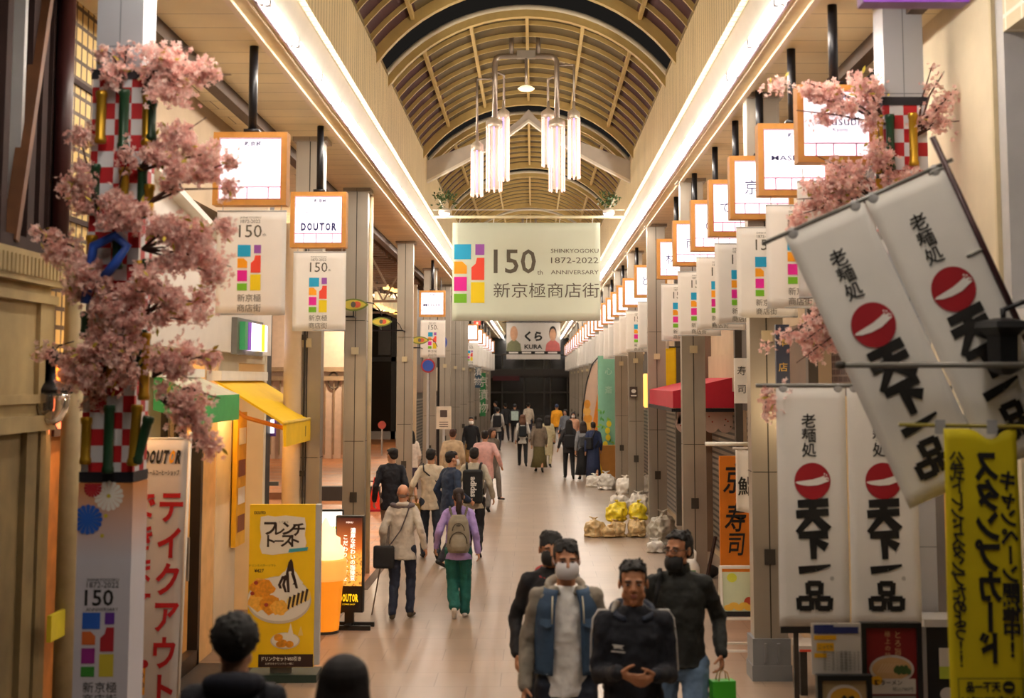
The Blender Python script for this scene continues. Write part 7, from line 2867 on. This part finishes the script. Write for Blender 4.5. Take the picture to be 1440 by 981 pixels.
def shoulder_bag(J, x, y, yaw, c, label, sx=1, z=.95, size=(.26, .12, .22), yo=-.02):
    t = thing('shoulder_bag', label, 'bag', (x, y, 0), yaw)
    b = MB(J['S'])
    cx = sx * .26
    b.box((cx, yo, z), size)
    bevel(b.build('bag', cl(c), t), .025, 2)
    b = MB(J['S'])
    b.path([V((cx, yo - .04, z + size[2] / 2)), J['sh'][0 if sx > 0 else 1] + V((sx * .06, -.12, -.02)), J['sh'][0 if sx > 0 else 1] + V((sx * .05, -.0, .085)), J['hip'] + V((sx * .02, .15, .30)), V((cx, yo + .06, z + size[2] / 2))], .013, 6)
    b.build('strap', cl(c), t, True)
    return t


xa, ya = at(552, 22.6), 22.6
person('person in a dark navy jacket and grey trousers beside the traffic cones', xa, ya, 1.70, .0, sk='bd8a68', top=('jacket', '14161f'), bottom=('trousers', '86807a'), shoes='3a342e', head=(.75, 0), hair=('short', '15100e'), vox=.011, bw=1.08, wrists=((-.28, .05, .90), (.27, -.05, .90)))
xb, yb = at(607, 22.4), 22.4
J = person('person in a cream shirt with a black bag on a strap, seen from behind', xb, yb, 1.70, .1, sk='bd8a68', top=('shirt', 'cdbfa6'), bottom=('trousers', '2a3342'), head=(-.3, 0), vox=.011, bw=1.08, hem=-.14, wrists=((-.34, .10, 1.0), (.27, .1, .92)), shoes='20191a')
shoulder_bag(J, xb, yb, .1, '1a181a', 'black bag at the hip of the person in a cream shirt', 1, .96)
t = thing('paper_bag', 'mustard paper bag carried by the person in a cream shirt', 'bag', (xb - .28, yb - .02, .52), .1)
bevel(MB().bx(-.12, .12, -.05, .05, 0, .34).build('bag', cl('9a7a34'), t), .01)
MB().path([(-.06, 0, .34), (-.04, 0, .45), (.04, 0, .45), (.06, 0, .34)], .008, 6).build('handle', cl('7a5a24'), t, True)
xc_, yc_ = at(634, 21.6), 21.6
person('person in a navy suit jacket and white mask turned to the right', xc_, yc_, 1.70, -.9, sk='c08c6c', top=('jacket', '22324c'), bottom=('trousers', '23242e'), head=(-.35, 0), mask='e6ddd6', vox=.011, bw=1.12, wrists=((-.28, .05, .92), (.25, .18, 1.0)), hair=('short', '1a1210'))
xd, yd = at(667, 22.8), 22.8
J = person('person in a pale hoodie carrying a black backpack with white lettering', xd, yd, 1.70, -.05, sk='b98564', top=('jacket', 'b3aa96'), bottom=('trousers', '18181c'), vox=.011, bw=1.04, hair=('short', '120e0c'), wrists=((-.28, .12, .95), (.31, .02, .94)), shoes='1c1a1a')
back_pack(J, xd, yd, -.05, '191a1a', 'black backpack with white lettering on the person in a pale hoodie', .16, .86, 1.40, 'adidas')
xe, ye = at(637, 31.5), 31.5
person('person in a loose beige jacket walking away near the notice board', xe, ye, 1.70, 0, sk='b98564', top=('puffy', 'b59f80'), bottom=('trousers', '3a3632'), vox=.014, bw=1.12, hair=('short', '3a1e14'), hem=-.26)
xf_, yf_ = at(682, 30.5), 30.5
person('person in a pale pink hooded jacket walking away', xf_, yf_, 1.70, -.1, sk='b98564', top=('puffy', 'd8aaa4'), bottom=('trousers', '6a6662'), vox=.014, bw=1.2, hair=('short', '16100e'), hem=-.22, wrists=((-.30, .1, .95), (.36, -.02, 1.0)))
person('person in a black jacket and white mask walking towards the camera', at(663, 42), 42, 1.70, PI, sk='c08c6c', top=('jacket', '17171c'), bottom=('trousers', 'a07c48'), mask='e9e2dc', vox=.016, hair=('short', '120e0c'), bw=1.08)
person('person in grey standing behind the pink hooded jacket', at(692, 33.5), 33.5, 1.66, PI + .6, sk='b98564', top=('coat', '5f574e'), bottom=('trousers', '6f6860'), vox=.016, hair=('bob', '2a1c16'), hem=-.4)
person('person in a white blouse and dark skirt beside the third left column', at(578, 33.0), 33.0, 1.62, .3, sk='c8977a', top=('puffy', 'd8ccc0'), bottom=('skirt', '3a3040', .20), vox=.016, hair=('bob', '1a1412'), shoes='8a6a50', hem=-.10)
J = person('person with a small black backpack over a white shirt, seen from behind', at(735, 46.5), 46.5, 1.66, .05, sk='b98564', top=('shirt', 'c9c4ba'), bottom=('trousers', '17181b'), vox=.016, hair=('bob', '6a4630'))
back_pack(J, at(735, 46.5), 46.5, .05, '1d2224', 'small black backpack on the person with light brown hair', .13, 1.0, 1.36)
person('person in a brown fur jacket and long olive skirt', at(758, 43.5), 43.5, 1.62, .0, sk='b98564', top=('puffy', '6f6152'), bottom=('longskirt', '59502a', .27), vox=.016, hair=('bob', '1c1412'), bw=1.1, hem=-.10)
person('person in a long cream coat behind the fur jacket', at(770, 46), 46, 1.64, -.1, sk='b98564', top=('coat', 'cbbf98'), bottom=('trousers', 'b9ad8a'), vox=.016, hair=('bob', '1c1412'), hem=-.52)
J = person('person with long black hair and black backpack on the right', at(800, 40.6), 40.6, 1.66, .05, sk='b98564', top=('jacket', '232022'), bottom=('trousers', '16161a'), vox=.016, hair=('long', '120d0c'), wrists=((-.32, -.05, .92), (.27, .0, .92)))
back_pack(J, at(800, 40.6), 40.6, .05, '17161a', 'round black backpack below the long black hair', .16, .92, 1.30)
J = person('person in a grey top and long black skirt', at(820, 40.0), 40.0, 1.62, .0, sk='b98564', top=('jacket', '7b7d82'), bottom=('longskirt', '121216', .24), vox=.016, hair=('bob', '2a1a14'), hem=-.06)
shoulder_bag(J, at(820, 40.0), 40.0, 0, '3a3c40', 'grey bag on the back of the person in a long black skirt', 0, 1.15, (.24, .1, .3), -.2)
J = person('person in a long navy coat with a bag behind the shoulder', at(834, 39.6), 39.6, 1.62, .0, sk='b98564', top=('coat', '1d2a4e'), bottom=('longskirt', '1b2748', .22), vox=.016, hair=('short', '1a1210'), hem=-.5, bw=1.08)
back_pack(J, at(834, 39.6), 39.6, -.8, '15151b', 'dark bag hanging at the right of the long navy coat', .15, .95, 1.30)
J = person('person in a pink coat walking towards the camera on the right', at(806, 52), 52, 1.62, PI, sk='c8977a', top=('coat', 'e0aa8c'), bottom=('trousers', '5a4a44'), vox=.018, hair=('bob', '2a1c16'), mask='efe6e0', hem=-.4, bw=1.1)
person('person in a blue grey jacket behind the pink coat', at(795, 55), 55, 1.66, PI - .3, sk='c8977a', top=('jacket', '6d727c'), bottom=('trousers', '2a2a30'), vox=.018, hair=('bob', '14100e'))
person('person in a bright yellow jacket, dark shorts and a blue cap', at(783, 62), 62, 1.74, .1, sk='b98564', top=('puffy', 'e8a018'), bottom=('shorts', '22222a'), vox=.018, hair=('beanie', '2c3a5c'), bw=1.1)
person('person in a pale shirt and navy trousers at the far end', at(743, 66), 66, 1.74, .0, sk='b98564', top=('shirt', 'c6b9a6'), bottom=('trousers', '26283a'), vox=.02, hair=('short', '15110f'), bw=1.06)
J = person('person in black with a teal and white backpack at the far end', at(724, 64), 64, 1.72, .0, sk='b98564', top=('jacket', '1b1d22'), bottom=('trousers', '1a1a20'), vox=.02, hair=('beanie', '2a2c30'), bw=1.08)
back_pack(J, at(724, 64), 64, 0, 'b9d0cc', 'pale teal backpack on the person at the far end', .17, 1.0, 1.42)
J = person('person in a white sleeved top with black backpack on the far left', at(700, 57), 57, 1.70, -.1, sk='b98564', top=('jacket', 'b9b4ac'), bottom=('trousers', '1d1e26'), vox=.02, hair=('short', '15110f'), bw=1.06)
back_pack(J, at(700, 57), 57, -.1, '15161a', 'black backpack on the person with white sleeves', .17, .95, 1.42)
person('person in a dark coat at the far left end facing sideways', at(698, 68), 68, 1.78, 1.2, sk='c8977a', top=('coat', '1a1c22'), bottom=('trousers', '17171c'), vox=.02, hair=('short', '15110f'), hem=-.3)
person('person in dark clothes near the far left column', at(711, 66), 66, 1.72, .2, sk='b98564', top=('jacket', '1c1c22'), bottom=('trousers', '1c1c22'), vox=.02, hair=('short', '15110f'))
